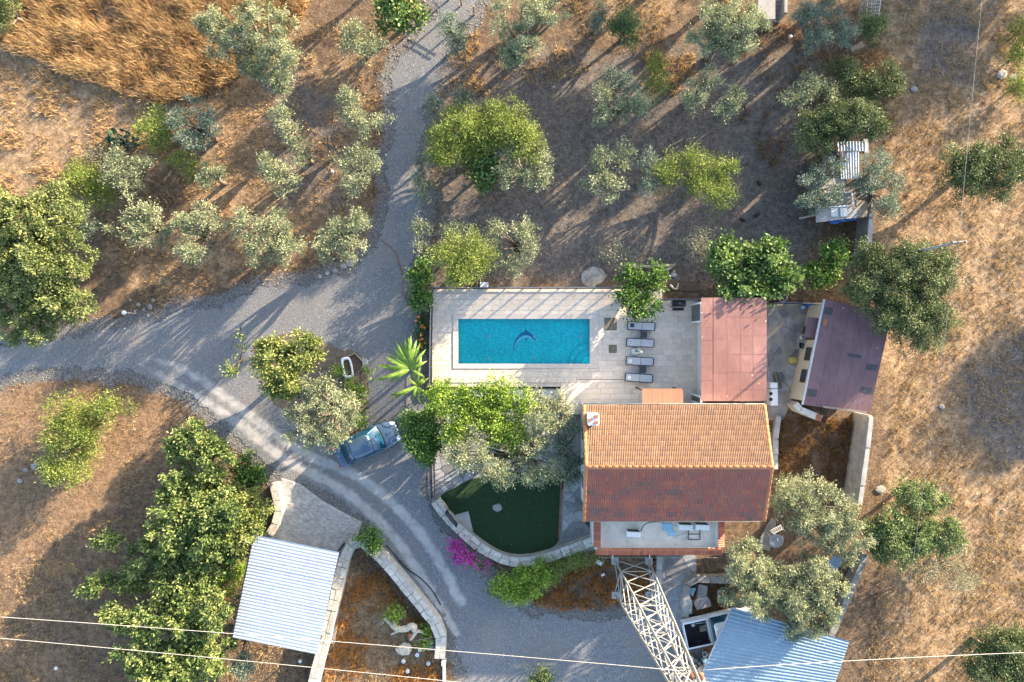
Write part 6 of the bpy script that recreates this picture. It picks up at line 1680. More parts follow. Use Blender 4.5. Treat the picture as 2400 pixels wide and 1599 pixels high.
# ================================================================== TREES AND SHRUBS
KIND = {  # leaf length, width, leaves per m2 of plan, clumps per m2, shoot length, upward, material
    'olive':  dict(l=.15, w=.046, d=800, c=3.9, s=.30, up=.45, sp=.125, mat='olive', gap=.14),
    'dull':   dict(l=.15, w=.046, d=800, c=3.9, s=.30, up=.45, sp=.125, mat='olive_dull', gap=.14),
    'fig':    dict(l=.21, w=.17, d=210, c=9, s=.22, up=.8, sp=.16, mat='fig', fill=1.3, gap=.10),
    'walnut': dict(l=.20, w=.10, d=360, c=5, s=.26, up=.9, sp=.13, mat='walnut', fill=1.2, gap=.2),
    'walnut_old': dict(l=.17, w=.08, d=420, c=5, s=.26, up=.9, sp=.13, mat='walnut_old', fill=1.4, gap=.12),
    'oak':    dict(l=.11, w=.06, d=760, c=6, s=.24, up=.5, sp=.17, mat='oak', fill=1.5, gap=.12),
    'carob':  dict(l=.12, w=.07, d=740, c=5.5, s=.24, up=.6, sp=.17, mat='carob', fill=1.4, gap=.15),
    'yellow': dict(l=.12, w=.055, d=640, c=9, s=.38, up=.6, sp=.18, mat='yellowgreen', fill=1.3, gap=.12),
    'lime':   dict(l=.14, w=.08, d=480, c=9, s=.30, up=.6, sp=.16, mat='lime', fill=1.2, gap=.12),
    'vine':   dict(l=.15, w=.12, d=420, c=10, s=.25, up=.5, sp=.16, mat='vine', fill=1.2, gap=.10),
    'grey':   dict(l=.12, w=.045, d=420, c=7, s=.40, up=.5, sp=.22, mat='greybush', gap=.25),
    'dry':    dict(l=.13, w=.03, d=420, c=8, s=.40, up=.7, sp=.22, mat='drybush', gap=.15),
    'citrus': dict(l=.22, w=.085, d=380, c=7, s=.24, up=.7, sp=.14, mat='citrus', fill=1.3, gap=.10),
    'magenta': dict(l=.10, w=.09, d=520, c=9, s=.30, up=.5, sp=.16, mat='magenta', gap=.2),
}
def leaves(C, Nrm, Rc, K, r, per):
    """C clump centres (n,3), Nrm outward directions, -> verts, faces, var"""
    n = len(C); ns = 5
    sd = Nrm[:, None, :] * .65 + r.normal(0, .55, (n, ns, 3)); sd[..., 2] += K['up'] * .6
    sd /= np.linalg.norm(sd, axis=2, keepdims=True) + 1e-9
    N = per * n
    ci = np.repeat(np.arange(n), per); si = r.integers(0, ns, N)
    t = r.random(N) ** .8
    d = sd[ci, si]
    pos = C[ci] + r.normal(0, 1, (N, 3)) * K['sp'] * Rc[ci, None] * np.array([1, 1, .7]) + d * (t * K['s'])[:, None] * Rc[ci, None] / .8
    ld = d * .8 + r.normal(0, .55, (N, 3)); ld /= np.linalg.norm(ld, axis=1, keepdims=True)
    nn = r.normal(0, .55, (N, 3)) + Nrm[ci] * .45; nn[:, 2] += .55
    sdv = np.cross(ld, nn); sdv /= np.linalg.norm(sdv, axis=1, keepdims=True) + 1e-9
    sc = r.uniform(.7, 1.25, N)
    L = (K['l'] * sc)[:, None]; Wd = (K['w'] * sc * .5)[:, None]
    V = np.stack([pos, pos + ld * L * .5 + sdv * Wd, pos + ld * L, pos + ld * L * .5 - sdv * Wd], 1).reshape(-1, 3)
    F = np.arange(4 * N).reshape(-1, 4)
    cv = r.normal(0, .16, n)
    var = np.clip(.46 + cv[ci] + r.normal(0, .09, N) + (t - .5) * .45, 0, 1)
    return V, F, var

def crown_mesh(lobes, K, r, name='crown', dens=1.0):
    """lobes: (centre Vector, rx, ry, rz)"""
    Cs, Ns, Rs = [], [], []
    tot = 0
    for c, rx, ry, rz in lobes:
        A = math.pi * rx * ry; tot += A
        n = max(5, int(A * K['c']))
        u = r.normal(0, 1, (n, 3)); u /= np.linalg.norm(u, axis=1, keepdims=True)
        u[:, 2] = np.where(u[:, 2] < -.35, -u[:, 2] * .6, u[:, 2])
        rad = r.uniform(.35, 1.0, n) ** .5
        # uneven outline: radius modulated by direction
        ph = r.uniform(0, 6.28, 3); az = np.arctan2(u[:, 1], u[:, 0])
        rad *= 1 + .13 * np.sin(3 * az + ph[0]) + .09 * np.sin(5 * az + ph[1]) + .06 * np.sin(9 * az + ph[2])
        keep = r.random(n) > K['gap'] * (rad > .6)
        rad_s = np.maximum(.0, 1 - .22 / max(rx, ry))
        pts = u * rad[:, None] * np.array([rx * rad_s, ry * rad_s, rz]) + np.array(c)
        Cs.append(pts[keep]); Ns.append(u[keep]); Rs.append(np.full(keep.sum(), 1.0) * r.uniform(.75, 1.25, keep.sum()))
    C = np.concatenate(Cs); Nn = np.concatenate(Ns); Rc = np.concatenate(Rs)
    per = max(8, int(tot * K['d'] * dens / len(C)))
    V, F, var = leaves(C, Nn, Rc, K, r, per)
    V[:, 2] = np.maximum(V[:, 2], .02)
    return V, F, var, C

NTREE = [0]
def tree(kind, H, lobes_px, label, cat='olive tree', name=None, group=None, trunk='bark', split=2, dens=1.0, flat=.75, base=None, z0=0.0):
    NTREE[0] += 1
    r = np.random.default_rng(100 + NTREE[0]); K = KIND[kind]
    lobes = []
    for lb in lobes_px:
        x, y, rx, ry = lb[:4]; hh = H * (lb[4] if len(lb) > 4 else 1.0)
        rzm = min(PM(min(rx, ry)) * flat, hh * .48)
        zc = max(hh - rzm, rzm * .9)
        c = P(x, y, zc); a, b = PM(rx, zc), PM(ry, zc)
        if max(a, b) > .55 and split > 1:
            # break a lobe into sub-lobes
            m = 3 + int(max(a, b) * 1.5)
            for k in range(m):
                an = 2 * math.pi * (k + r.uniform(-.25, .25)) / m; q = r.uniform(.50, .74)
                s_ = r.uniform(.30, .46) * K.get('fill', 1.0)
                lobes.append((Vector((c.x + math.cos(an) * a * q, c.y + math.sin(an) * b * q, zc + r.uniform(-.35, .15) * rzm)), a * s_, b * s_, rzm * r.uniform(.6, .85)))
            lobes.append((c + Vector((0, 0, rzm * .15)), a * .50 * K.get('fill', 1.0), b * .50 * K.get('fill', 1.0), rzm * .85))
        else: lobes.append((c, a, b, rzm))
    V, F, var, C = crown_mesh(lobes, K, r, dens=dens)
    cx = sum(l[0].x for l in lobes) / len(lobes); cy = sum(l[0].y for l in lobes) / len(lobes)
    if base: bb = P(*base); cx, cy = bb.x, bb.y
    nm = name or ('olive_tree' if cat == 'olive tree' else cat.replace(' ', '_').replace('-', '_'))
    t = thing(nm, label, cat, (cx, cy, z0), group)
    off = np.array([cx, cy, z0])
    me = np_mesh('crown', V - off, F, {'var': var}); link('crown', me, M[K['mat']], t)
    # trunk and limbs
    mb = MB(); tr = max(.05, .045 * H)
    fork = Vector((cx + r.uniform(-.1, .1), cy + r.uniform(-.1, .1), H * .30))
    mb.tube([(cx, cy, -.08 + z0), (cx + r.uniform(-.05, .05), cy + r.uniform(-.05, .05), H * .15), fork], [tr * 1.3, tr, tr * .85], 7)
    for c, rx, ry, rz in lobes:
        mid = fork.lerp(c, .55) + Vector((r.uniform(-.2, .2), r.uniform(-.2, .2), -.1 * H * .3))
        mb.tube([fork, mid, c + Vector((0, 0, rz * .2))], [tr * .55, tr * .38, tr * .12], 5)
    for q in C[r.permutation(len(C))[:min(len(C), 26)]]:
        c = min(lobes, key=lambda l: (l[0] - Vector(q)).length)[0]
        mb.tube([c, Vector(q)], [tr * .16, .008], 4, False)
    mb.build('trunk', M[trunk], t)
    return t

O = 'olive tree'
# --- upper left
tree('olive', 5.2, [(600, 60, 80, 65), (640, 120, 45, 60), (540, 100, 60, 50, .85), (490, 55, 38, 35, .8), (600, 150, 45, 45, .7), (640, 185, 30, 22, .6)], 'large spreading olive tree at the edge of the tall dry grass', O, split=2)
tree('fig', 2.8, [(915, 32, 60, 46)], 'round bright green fig tree beside the track at the top', 'fig tree', trunk='bark_pale')
tree('olive', 2.8, [(815, 75, 28, 30), (855, 100, 35, 30), (830, 120, 28, 24), (800, 100, 22, 24)], 'olive tree just below the bright fig at the top', O)
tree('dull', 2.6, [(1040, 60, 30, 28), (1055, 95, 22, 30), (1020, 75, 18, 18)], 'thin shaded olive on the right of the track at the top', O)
tree('olive', 5.0, [(1180, 45, 60, 55), (1250, 30, 55, 45), (1200, 110, 45, 45, .85), (1175, 130, 30, 30, .7)], 'large silvery olive at the top, right of the track', O)
tree('dull', 2.4, [(1372, 45, 28, 38)], 'small pale olive at the top, left of its darker twin', O)
tree('carob', 2.6, [(1432, 68, 40, 40)], 'small dark bushy tree near the top centre', 'shrub', trunk='bark')
tree('olive', 5.4, [(1650, 40, 65, 50), (1715, 60, 55, 55), (1690, 105, 50, 30, .85), (1625, 85, 40, 35, .85)], 'large silvery olive at the top, left of the stone steps', O)
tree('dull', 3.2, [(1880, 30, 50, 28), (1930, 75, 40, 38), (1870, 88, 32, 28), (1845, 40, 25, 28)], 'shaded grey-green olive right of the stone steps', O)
tree('carob', 2.0, [(2000, 62, 26, 34)], 'small green bush beside the wire cage', 'shrub')
tree('dry', 1.9, [(1985, 160, 55, 38), (2030, 150, 35, 40)], 'reddish brown dry thicket at the top right', 'thicket', name='dry_thicket')
tree('oak', 2.3, [(1945, 175, 40, 36), (1990, 205, 48, 32), (2035, 190, 30, 38)], 'dark green scrub under the dry thicket', 'shrub')
tree('olive', 2.6, [(1848, 205, 26, 30), (1822, 228, 34, 20), (1870, 190, 20, 22)], 'small olive left of the dark evergreen pair', O)
tree('olive', 2.4, [(1900, 213, 24, 26)], 'little round olive between its neighbour and the thicket', O)
tree('oak', 3.4, [(1880, 300, 52, 52)], 'dark evergreen above the hen house, left of the pair', 'evergreen tree')
tree('oak', 3.6, [(1968, 278, 56, 46), (1925, 270, 30, 35)], 'dark evergreen above the hen house, right of the pair', 'evergreen tree')
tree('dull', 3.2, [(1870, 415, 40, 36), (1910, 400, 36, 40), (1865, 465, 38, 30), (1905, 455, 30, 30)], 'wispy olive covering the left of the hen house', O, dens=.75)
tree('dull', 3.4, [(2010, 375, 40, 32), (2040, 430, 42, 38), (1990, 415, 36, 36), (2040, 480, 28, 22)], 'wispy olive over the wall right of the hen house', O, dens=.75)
tree('oak', 3.8, [(2220, 395, 60, 62), (2290, 390, 65, 70)], 'dense dark evergreen standing alone in the field', 'evergreen tree')
tree('yellow', 1.2, [(2342, 80, 30, 35)], 'yellowish low shrub at the right edge, topmost', 'shrub')
tree('yellow', 1.1, [(2335, 130, 28, 22)], 'yellowish low shrub at the right edge, middle of three', 'shrub')
tree('yellow', 1.2, [(2335, 205, 28, 28)], 'yellowish low shrub at the right edge, lowest of three', 'shrub')
# --- middle garden
tree('dull', 2.6, [(1405, 180, 26, 26), (1440, 195, 24, 24)], 'bluish olive at the top of the middle group', O)
tree('olive', 2.8, [(1382, 225, 26, 38), (1385, 270, 22, 22), (1440, 250, 36, 34), (1470, 245, 24, 30)], 'silvery olive at the heart of the middle group', O)
tree('yellow', 1.8, [(1510, 195, 34, 36), (1505, 150, 22, 20)], 'yellow-green bush in dry grass right of the middle group', 'shrub', dens=.7)
tree('olive', 2.6, [(1625, 180, 26, 32)], 'small upright olive, top of the right trio', O)
tree('olive', 2.6, [(1592, 222, 32, 34)], 'small olive, left of the right trio', O)
tree('olive', 2.6, [(1690, 225, 24, 32), (1665, 250, 30, 28)], 'small bright olive, rightmost of the right trio', O)
tree('yellow', 3.4, [(1060, 310, 75, 60), (1150, 300, 75, 55), (1210, 330, 45, 50), (1020, 350, 40, 40)], 'large rounded yellow-green tree beside the track', 'almond tree')
tree('fig', 2.4, [(1115, 385, 50, 52)], 'dark green fig growing under the yellow-green tree', 'fig tree')
tree('olive', 3.0, [(1180, 345, 36, 28), (1240, 370, 30, 40), (1165, 400, 26, 36), (1215, 410, 30, 28), (1250, 405, 22, 24)], 'open olive with bare forks right of the yellow-green tree', O, trunk='bark_pale')
tree('olive', 2.8, [(1382, 365, 26, 26), (1368, 415, 34, 36), (1405, 425, 32, 32)], 'olive with three heads below the middle group', O)
tree('olive', 2.6, [(1430, 360, 26, 34)], 'slender olive beside the three-headed one', O)
tree('dull', 2.4, [(1488, 375, 20, 28), (1490, 425, 22, 28)], 'thin shaded olive left of the spreading yellow-green tree', O)
tree('yellow', 2.4, [(1528, 395, 38, 34), (1590, 372, 34, 24), (1645, 395, 44, 38), (1655, 452, 36, 36), (1605, 428, 26, 24)], 'spreading yellow-green tree above the loungers', 'almond tree')
for i, (x, y, rx, ry, l_) in enumerate(((1060, 218, 24, 28, 'little bluish olive below the large one at the top'), (993, 240, 22, 26, 'little dark olive at the right track edge'), (965, 372, 22, 22, 'tiny shaded olive touching the right track edge'),
        (968, 425, 26, 36, 'pale olive leaning over the right track edge'), (965, 525, 28, 20, 'pale olive sprig by the track bend'), (970, 570, 24, 18, 'low olive sprig just below the bend'))):
    tree('olive' if i > 2 else 'dull', 2.0 if i != 4 else 1.8, [(x, y, rx, ry)], l_, O)
# --- left garden
tree('olive', 3.6, [(805, 228, 30, 26), (845, 290, 38, 28), (810, 265, 32, 24), (880, 270, 18, 20)], 'branching olive left of the track, upper of the pair', O)
tree('olive', 3.6, [(830, 355, 30, 28), (800, 375, 34, 22), (850, 385, 30, 24), (815, 425, 30, 24)], 'branching olive left of the track, lower of the pair', O)
tree('olive', 3.4, [(645, 265, 24, 28), (660, 300, 26, 30)], 'slim olive standing alone in the left garden', O)
tree('olive', 2.9, [(692, 350, 26, 36)], 'slim leaning olive below the lone slim one', O)
tree('olive', 3.5, [(612, 375, 24, 18), (655, 415, 46, 40), (630, 395, 26, 22)], 'bushy olive in the centre of the left garden', O)
tree('olive', 3.6, [(770, 530, 38, 34), (820, 515, 36, 30), (795, 565, 44, 34), (750, 565, 28, 32)], 'broad olive at the track corner, rightmost of the low row', O)
tree('olive', 3.9, [(575, 520, 50, 42), (640, 520, 46, 44), (660, 570, 40, 38), (600, 575, 48, 36)], 'broad olive second from the right in the low row', O)
tree('olive', 3.6, [(465, 505, 48, 34), (425, 520, 30, 28), (440, 580, 36, 30)], 'two-headed olive third from the right in the low row', O)
tree('olive', 3.5, [(300, 530, 44, 34), (355, 525, 42, 36), (335, 490, 30, 26)], 'broad olive at the left end of the low row', O)
tree('dull', 3.6, [(190, 510, 34, 38)], 'dull olive tucked against the big left tree', O)
tree('olive', 3.5, [(275, 370, 30, 26), (320, 380, 30, 24), (300, 430, 30, 30), (268, 405, 24, 26)], 'pale olive beside the yellow-green bushes on the left', O)
tree('yellow', 3.1, [(200, 420, 50, 48), (235, 440, 36, 36)], 'large yellow-green bush left of the pale olive', 'shrub')
tree('grey', 2.6, [(210, 355, 32, 28)], 'thin dull bush above the yellow-green one', 'shrub', dens=.7)
tree('yellow', 3.4, [(362, 300, 46, 46)], 'bright yellow-green bush below the tall dry grass', 'shrub')
tree('dull', 3.6, [(450, 255, 50, 32), (485, 290, 26, 30), (440, 320, 40, 24), (410, 285, 22, 26)], 'bluish olive beside the bright bush', O)
tree('yellow', 2.6, [(428, 378, 38, 36)], 'sparse yellowish bush left of a small olive', 'shrub', dens=.55)
tree('olive', 2.9, [(485, 405, 40, 34)], 'small round olive beside the sparse yellowish bush', O)
tree('walnut_old', 6.5, [(60, 520, 110, 90), (110, 620, 100, 95), (60, 700, 85, 75, .85), (150, 690, 60, 60, .85), (20, 600, 80, 90)], 'huge yellow-green tree filling the left edge', 'walnut tree')
# --- middle bed and car
tree('citrus', 4.2, [(630, 820, 52, 55), (690, 815, 55, 52), (655, 880, 55, 42)], 'dense loquat tree in the middle of the track', 'loquat tree')
tree('walnut', 1.6, [(545, 800, 18, 14), (530, 850, 22, 10), (560, 770, 14, 12)], 'sparse sapling left of the loquat', 'sapling', dens=.5)
tree('olive', 4.4, [(740, 900, 55, 42), (700, 945, 45, 45), (790, 940, 46, 44), (710, 1000, 50, 36), (765, 1002, 36, 30)], 'spreading olive leaning over the parked car', O)
tree('vine', 1.0, [(822, 905, 20, 24), (825, 960, 18, 22)], 'low green shrub right of the spreading olive', 'shrub')
tree('lime', .8, [(780, 860, 18, 16), (802, 880, 14, 10)], 'small leafy clump beside the bathtub', 'plant')
tree('lime', .6, [(848, 852, 10, 9)], 'tiny green plant on the concrete slab corner', 'plant')
# --- lower left
tree('yellow', 2.2, [(170, 960, 62, 50), (250, 935, 50, 26), (160, 1030, 70, 52), (150, 1085, 50, 32), (205, 985, 45, 42)], 'feathery yellow-green shrub alone on the bare earth', 'shrub', dens=.8)
tree('walnut', 4.0, [(445, 1020, 72, 50), (430, 1085, 52, 45), (490, 1050, 48, 45)], 'walnut tree at the top of the lower left grove', 'walnut tree')
tree('walnut', 4.4, [(440, 1170, 85, 60), (390, 1220, 60, 50), (480, 1230, 60, 55), (520, 1165, 42, 42)], 'broad walnut tree in the heart of the lower left grove', 'walnut tree')
tree('walnut', 3.4, [(250, 1240, 40, 14, .7), (350, 1290, 60, 45), (300, 1330, 50, 30, .8), (220, 1345, 32, 34), (400, 1330, 60, 50), (465, 1310, 55, 48)], 'straggling walnut tree reaching out to the left', 'walnut tree', dens=.8)
tree('walnut', 4.2, [(330, 1430, 75, 50), (420, 1400, 72, 58), (500, 1400, 42, 46), (270, 1415, 40, 30, .8)], 'walnut tree under the power lines', 'walnut tree', dens=.9)
tree('walnut', 3.8, [(400, 1530, 100, 60), (330, 1500, 50, 40), (480, 1500, 55, 70)], 'walnut tree at the bottom edge of the grove', 'walnut tree')
tree('citrus', 3.4, [(560, 1165, 52, 45), (575, 1215, 42, 45), (540, 1230, 36, 40)], 'greyer loquat tree at the right of the lower left grove', 'loquat tree')
tree('vine', 1.8, [(577, 1080, 42, 40)], 'dark rounded shrub above the paved pad wall', 'shrub')
tree('lime', 1.6, [(525, 1340, 36, 34), (545, 1310, 20, 22)], 'vivid lime green bush beside the carport', 'shrub')
tree('dull', 2.2, [(540, 1420, 36, 60), (560, 1530, 30, 30)], 'dull green bush against the carport side', 'shrub')
tree('fig', 2.6, [(470, 1120, 55, 55), (460, 1250, 60, 55), (430, 1340, 55, 50), (450, 1440, 60, 60), (520, 1270, 45, 45), (440, 1510, 60, 45)], 'dark green understorey of the lower left grove', 'fig tree', dens=.8)
# --- round the pool
tree('vine', 2.4, [(968, 640, 30, 38), (965, 690, 20, 36)], 'dark green bush at the top left terrace corner', 'shrub')
tree('yellow', 4.0, [(1040, 585, 45, 42), (1085, 590, 45, 48), (1060, 630, 45, 32)], 'olive-green rounded tree above the terrace corner', 'almond tree')
tree('olive', 2.8, [(1200, 530, 26, 30), (1215, 570, 28, 28), (1180, 610, 32, 32), (1140, 540, 26, 36)], 'wispy olive above the middle of the terrace fence', O, dens=.85)
tree('olive', 2.2, [(1048, 530, 36, 20)], 'pale olive top above the terrace corner tree', O)
tree('grey', 1.1, [(1412, 582, 34, 30)], 'small pale olive bush beside the sand heap', 'shrub')
tree('grey', 1.7, [(1602, 560, 44, 38)], 'dull grey bush behind the vine', 'shrub')
tree('fig', 3.4, [(1690, 610, 58, 50), (1760, 600, 60, 48), (1720, 665, 65, 45), (1790, 640, 45, 40), (1660, 580, 40, 30, .8)], 'bright fig tree overhanging the pink annex roof', 'fig tree')
tree('vine', 2.6, [(1890, 610, 45, 45), (1920, 580, 28, 34), (1870, 640, 30, 24)], 'wispy green tree between the fig and the evergreen', 'tree', dens=.7, name='leafy_tree')
tree('oak', 5.2, [(2030, 640, 75, 62), (2110, 640, 75, 75), (2060, 720, 70, 60), (2120, 740, 62, 65), (2000, 590, 40, 40, .85), (1975, 670, 40, 36, .8)], 'very large dark evergreen over the maroon roof', 'evergreen tree')
# climbing vine over the terrace corner
tree('vine', 2.5, [(1448, 632, 28, 26), (1508, 628, 20, 24), (1480, 660, 40, 34), (1475, 705, 46, 32), (1440, 680, 26, 20)], 'climbing vine spilling over the terrace corner', 'vine', name='climbing_vine', flat=.6)
# --- garden court
tree('vine', 3.0, [(975, 985, 52, 55), (980, 1030, 45, 40)], 'rounded green tree at the left of the garden court', 'tree', name='leafy_tree')
tree('lime', 3.6, [(1100, 915, 60, 36), (1150, 900, 40, 36), (1140, 970, 60, 55), (1060, 940, 50, 30), (1200, 930, 36, 34), (1020, 900, 36, 24), (1180, 1000, 36, 40), (1065, 975, 40, 36), (1040, 1000, 26, 26)], 'bright green grape vine over the garden pergola', 'grape vine', name='grape_vine', flat=.4)
tree('lime', 1.4, [(1015, 935, 30, 30), (1000, 900, 22, 26)], 'bright hedge plant at the terrace corner', 'shrub')
tree('olive', 4.2, [(1062, 925, 26, 24, .8), (1082, 1022, 50, 36), (1120, 1062, 44, 34), (1240, 960, 36, 30), (1200, 1075, 52, 38), (1252, 1085, 40, 30), (1225, 1020, 40, 40), (1145, 1095, 42, 24), (1055, 1050, 30, 26)], 'large garden olive shading the lawn', O, base=(1215, 1050))
tree('olive', 3.4, [(1240, 925, 36, 30), (1285, 935, 36, 30), (1265, 970, 30, 26)], 'silvery olive by the terrace steps', O)
tree('dull', 3.6, [(1300, 985, 42, 42), (1305, 1045, 38, 46), (1315, 1085, 26, 30)], 'dark olive against the house wall', O)
bg = tree('magenta', 1.5, [(1040, 1250, 14, 14), (1055, 1266, 16, 13), (1072, 1278, 18, 14), (1092, 1290, 18, 12), (1108, 1300, 12, 9, .7), (1050, 1285, 10, 10, .6)], 'magenta bougainvillea in bloom against the lawn wall', 'bougainvillea', name='bougainvillea')
r = np.random.default_rng(64); V, F, var, C = crown_mesh([(P(1050, 1262, .9), .4, .35, .35), (P(1075, 1280, .8), .5, .35, .3), (P(1098, 1296, .7), .4, .3, .3)], KIND['vine'], r, dens=.8)
link('foliage', np_mesh('foliage', V - np.array(OFF[bg.name]), F, {'var': var}), M['vine'], bg)
tree('lime', 1.6, [(1160, 1345, 44, 30), (1230, 1325, 55, 36), (1200, 1355, 46, 26)], 'feathery yellow-green shrub below the lawn wall', 'shrub')
tree('yellow', .8, [(1280, 1295, 36, 16), (1335, 1282, 40, 16), (1250, 1305, 24, 16)], 'low creeper along the outside of the lawn wall', 'creeper', name='creeper', flat=.5)
tree('vine', 1.5, [(845, 1228, 30, 20), (860, 1250, 18, 20)], 'ivy clump on the bend of the stone wall', 'ivy', name='ivy', z0=0.0)
tree('lime', .8, [(908, 1408, 26, 16)], 'small leafy shrub beside the root stump', 'shrub')
tree('lime', .5, [(985, 1440, 12, 16), (975, 1475, 14, 14)], 'low green weeds inside the wall point', 'plant')
# --- lower right
tree('olive', 4.2, [(1850, 1130, 66, 50), (1800, 1140, 50, 44, .9), (1900, 1170, 62, 52), (1880, 1220, 66, 46), (1950, 1245, 48, 50), (1845, 1190, 40, 36), (1930, 1200, 45, 40)], 'airy olive above the satellite dish', O, dens=.85)
tree('olive', 4.8, [(1715, 1290, 68, 52), (1800, 1345, 95, 75), (1850, 1410, 78, 68), (1725, 1355, 66, 60), (1880, 1340, 60, 60)], 'very large olive over the blue-grey shed', O)
tree('carob', 3.4, [(2030, 1210, 55, 42), (2100, 1225, 65, 48), (2160, 1230, 50, 45), (2060, 1260, 60, 40)], 'green carob tree at the field edge', 'carob tree')
tree('carob', 2.8, [(2085, 1140, 42, 32), (2130, 1145, 40, 34)], 'smaller round carob above the larger one', 'carob tree')
tree('grey', 2.0, [(2180, 1260, 55, 45), (2190, 1330, 60, 40), (2120, 1310, 50, 35)], 'thin grey shrub trailing below the carob', 'shrub', dens=.6)
tree('oak', 3.8, [(2300, 1480, 70, 55), (2345, 1530, 60, 60), (2260, 1530, 55, 45)], 'dark evergreen in the bottom right corner', 'evergreen tree')
tree('carob', 1.2, [(1240, 1560, 45, 20)], 'low green bush cut by the bottom edge', 'shrub')
tree('oak', 2.6, [(5, 20, 34, 45)], 'dark bush in the top left corner', 'shrub')
# --- a row of trees beyond the frame whose shade falls into the picture
for i, (x, y, rx, h) in enumerate(((2640, -330, 170, 6.0), (2480, -300, 140, 5.2), (2875, 520, 105, 5.4), (2960, 430, 120, 5.4), (2960, 560, 120, 5.4), (1560, -130, 95, 5.0), (1780, -150, 90, 5.0), (2040, -140, 90, 5.5), (2300, -260, 120, 6.5), (1330, -110, 80, 4.5), (900, -140, 60, 3.6))):
    tree('oak', h, [(x - rx * .3, y, rx * .7, rx * .6), (x + rx * .35, y + rx * .1, rx * .65, rx * .6)], 'tall evergreen beyond the edge of the picture', 'evergreen tree', group='evergreens beyond the edge of the picture', dens=.8)

# ---- prickly pear clump
p0 = P(290, 325); t = thing('prickly_pear', 'dark prickly pear clump left of the bright bush', 'cactus', tuple(p0))
pad = MB(); n = 12
vs = [(0.10 * math.cos(2 * math.pi * k / n) * (1 + .2 * math.sin(2 * math.pi * k / n)), s_ * .015, .14 + .14 * math.sin(2 * math.pi * k / n)) for s_ in (-1, 1) for k in range(n)]
pad.add(vs, [tuple(range(n)), tuple(reversed(range(n, 2 * n)))] + [(k, n + k, n + (k + 1) % n, (k + 1) % n) for k in range(n)])
padm = pad.mesh('pad'); padm.materials.append(M['cactus'])
for k in range(90):
    a_, q = random.uniform(0, 6.28), random.random() ** .5
    piece('pad', padm, t, Matrix.Translation((p0.x + math.cos(a_) * q * .95, p0.y + math.sin(a_) * q * .65, random.uniform(0, .9) * (1 - q * .6))) @ Matrix.Rotation(random.uniform(0, 6.28), 4, 'Z') @ Matrix.Rotation(random.uniform(-.9, .9), 4, 'X') @ Matrix.Scale(random.uniform(.9, 1.5), 4))

# ---- banana plant: each leaf a part
def banana(base, tips, label, hgt):
    b = Z6(*base); t = thing('banana_plant', label, 'banana plant', (b.x, b.y, 0))
    MB().tube([(b.x, b.y, -.05), (b.x, b.y, hgt * .55), (b.x + .03, b.y, hgt * .8)], [.13, .10, .07], 10).build('stem', M['vine_stem'], t)
    for (x, y) in tips + [(1420, 860), (1400, 690), (1300, 560)]:
        tip = Z6(x, y, hgt * .75); s0 = Vector((b.x, b.y, hgt * .78)); L = (tip - s0)
        side = Vector((-L.y, L.x, 0)).normalized(); n = 12
        vs = []; wmax = random.uniform(.075, .105)
        roll = random.uniform(-.4, .4)
        for i in range(n + 1):
            q = i / n; c = s0 + L * q; c.z += math.sin(q * math.pi * .85) * .45 * L.length * .6 - .15 * q
            w_ = wmax * (min(1, q * 5) * (1 - max(0, q - .75) / .25 * .9)) * (1 + .12 * math.sin(i * 2.3 + x)) if q > .08 else .02
            vs += [c + side * w_ + Vector((0, 0, w_ * (-.35 + roll))), c, c - side * w_ + Vector((0, 0, w_ * (-.35 - roll)))]
        fs = []
        for i in range(n): k = 3 * i; fs += [(k, k + 3, k + 4, k + 1), (k + 1, k + 4, k + 5, k + 2)]
        m = MB().add(vs, fs, True).build('leaf', M['banana'], t)
        at = m.data.attributes.new('var', 'FLOAT', 'FACE'); at.data.foreach_set('value', [random.uniform(.2, .9) for _ in fs])
M['vine_stem'] = pm('banana_stem', (0.20, 0.24, 0.08), (0.12, 0.13, 0.05), 5, .7, .2)
banana((1350, 790), [(1320, 525), (1270, 560), (1200, 580), (1185, 640), (1115, 708), (1050, 768), (1035, 895), (1150, 900), (1390, 600), (1440, 740), (1150, 680), (1360, 580), (1240, 600), (1250, 660), (1130, 800), (1200, 850), (1290, 660), (1430, 650), (1240, 760)], 'tall banana plant with arching leaves left of the terrace', 2.6)
banana((1390, 920), [(1180, 1030), (1145, 1010), (1390, 1065), (1290, 960), (1290, 870), (1450, 870), (1340, 990), (1230, 990), (1420, 1000), (1330, 1040)], 'lower banana plant below the tall one', 1.9)
# orange lilies in the narrow bed left of the terrace
for i, (x, y) in enumerate(((972, 752), (968, 775), (974, 792), (966, 735))):
    p = P(x, y); t = thing('lily_plant', 'orange flowering plant in the dark bed beside the terrace', 'flower', (p.x, p.y, 0), 'orange flowers beside the terrace')
    r = np.random.default_rng(900 + i); V, F, var = leaves(np.array([[p.x, p.y, .25]] * 6) + r.normal(0, .12, (6, 3)) * [1, 1, .3], np.tile([0, 0, 1.], (6, 1)), np.ones(6), KIND['vine'], r, 22)
    V[:, 2] = np.maximum(V[:, 2], .02); me = np_mesh('foliage', V - np.array([p.x, p.y, 0]), F, {'var': var * .5}); link('foliage', me, M['vine'], t)
    for k in range(3):
        q = Vector((p.x + r.uniform(-.2, .2), p.y + r.uniform(-.2, .2), .62)); m = MB()
        for j in range(5): a_ = j * 1.257; m.add([q, q + Vector((.05 * math.cos(a_ - .5), .05 * math.sin(a_ - .5), .05)), q + Vector((.12 * math.cos(a_), .12 * math.sin(a_), .06)), q + Vector((.05 * math.cos(a_ + .5), .05 * math.sin(a_ + .5), .05))], [(0, 1, 2, 3)])
        m.build('blossom', M['lily'], t)


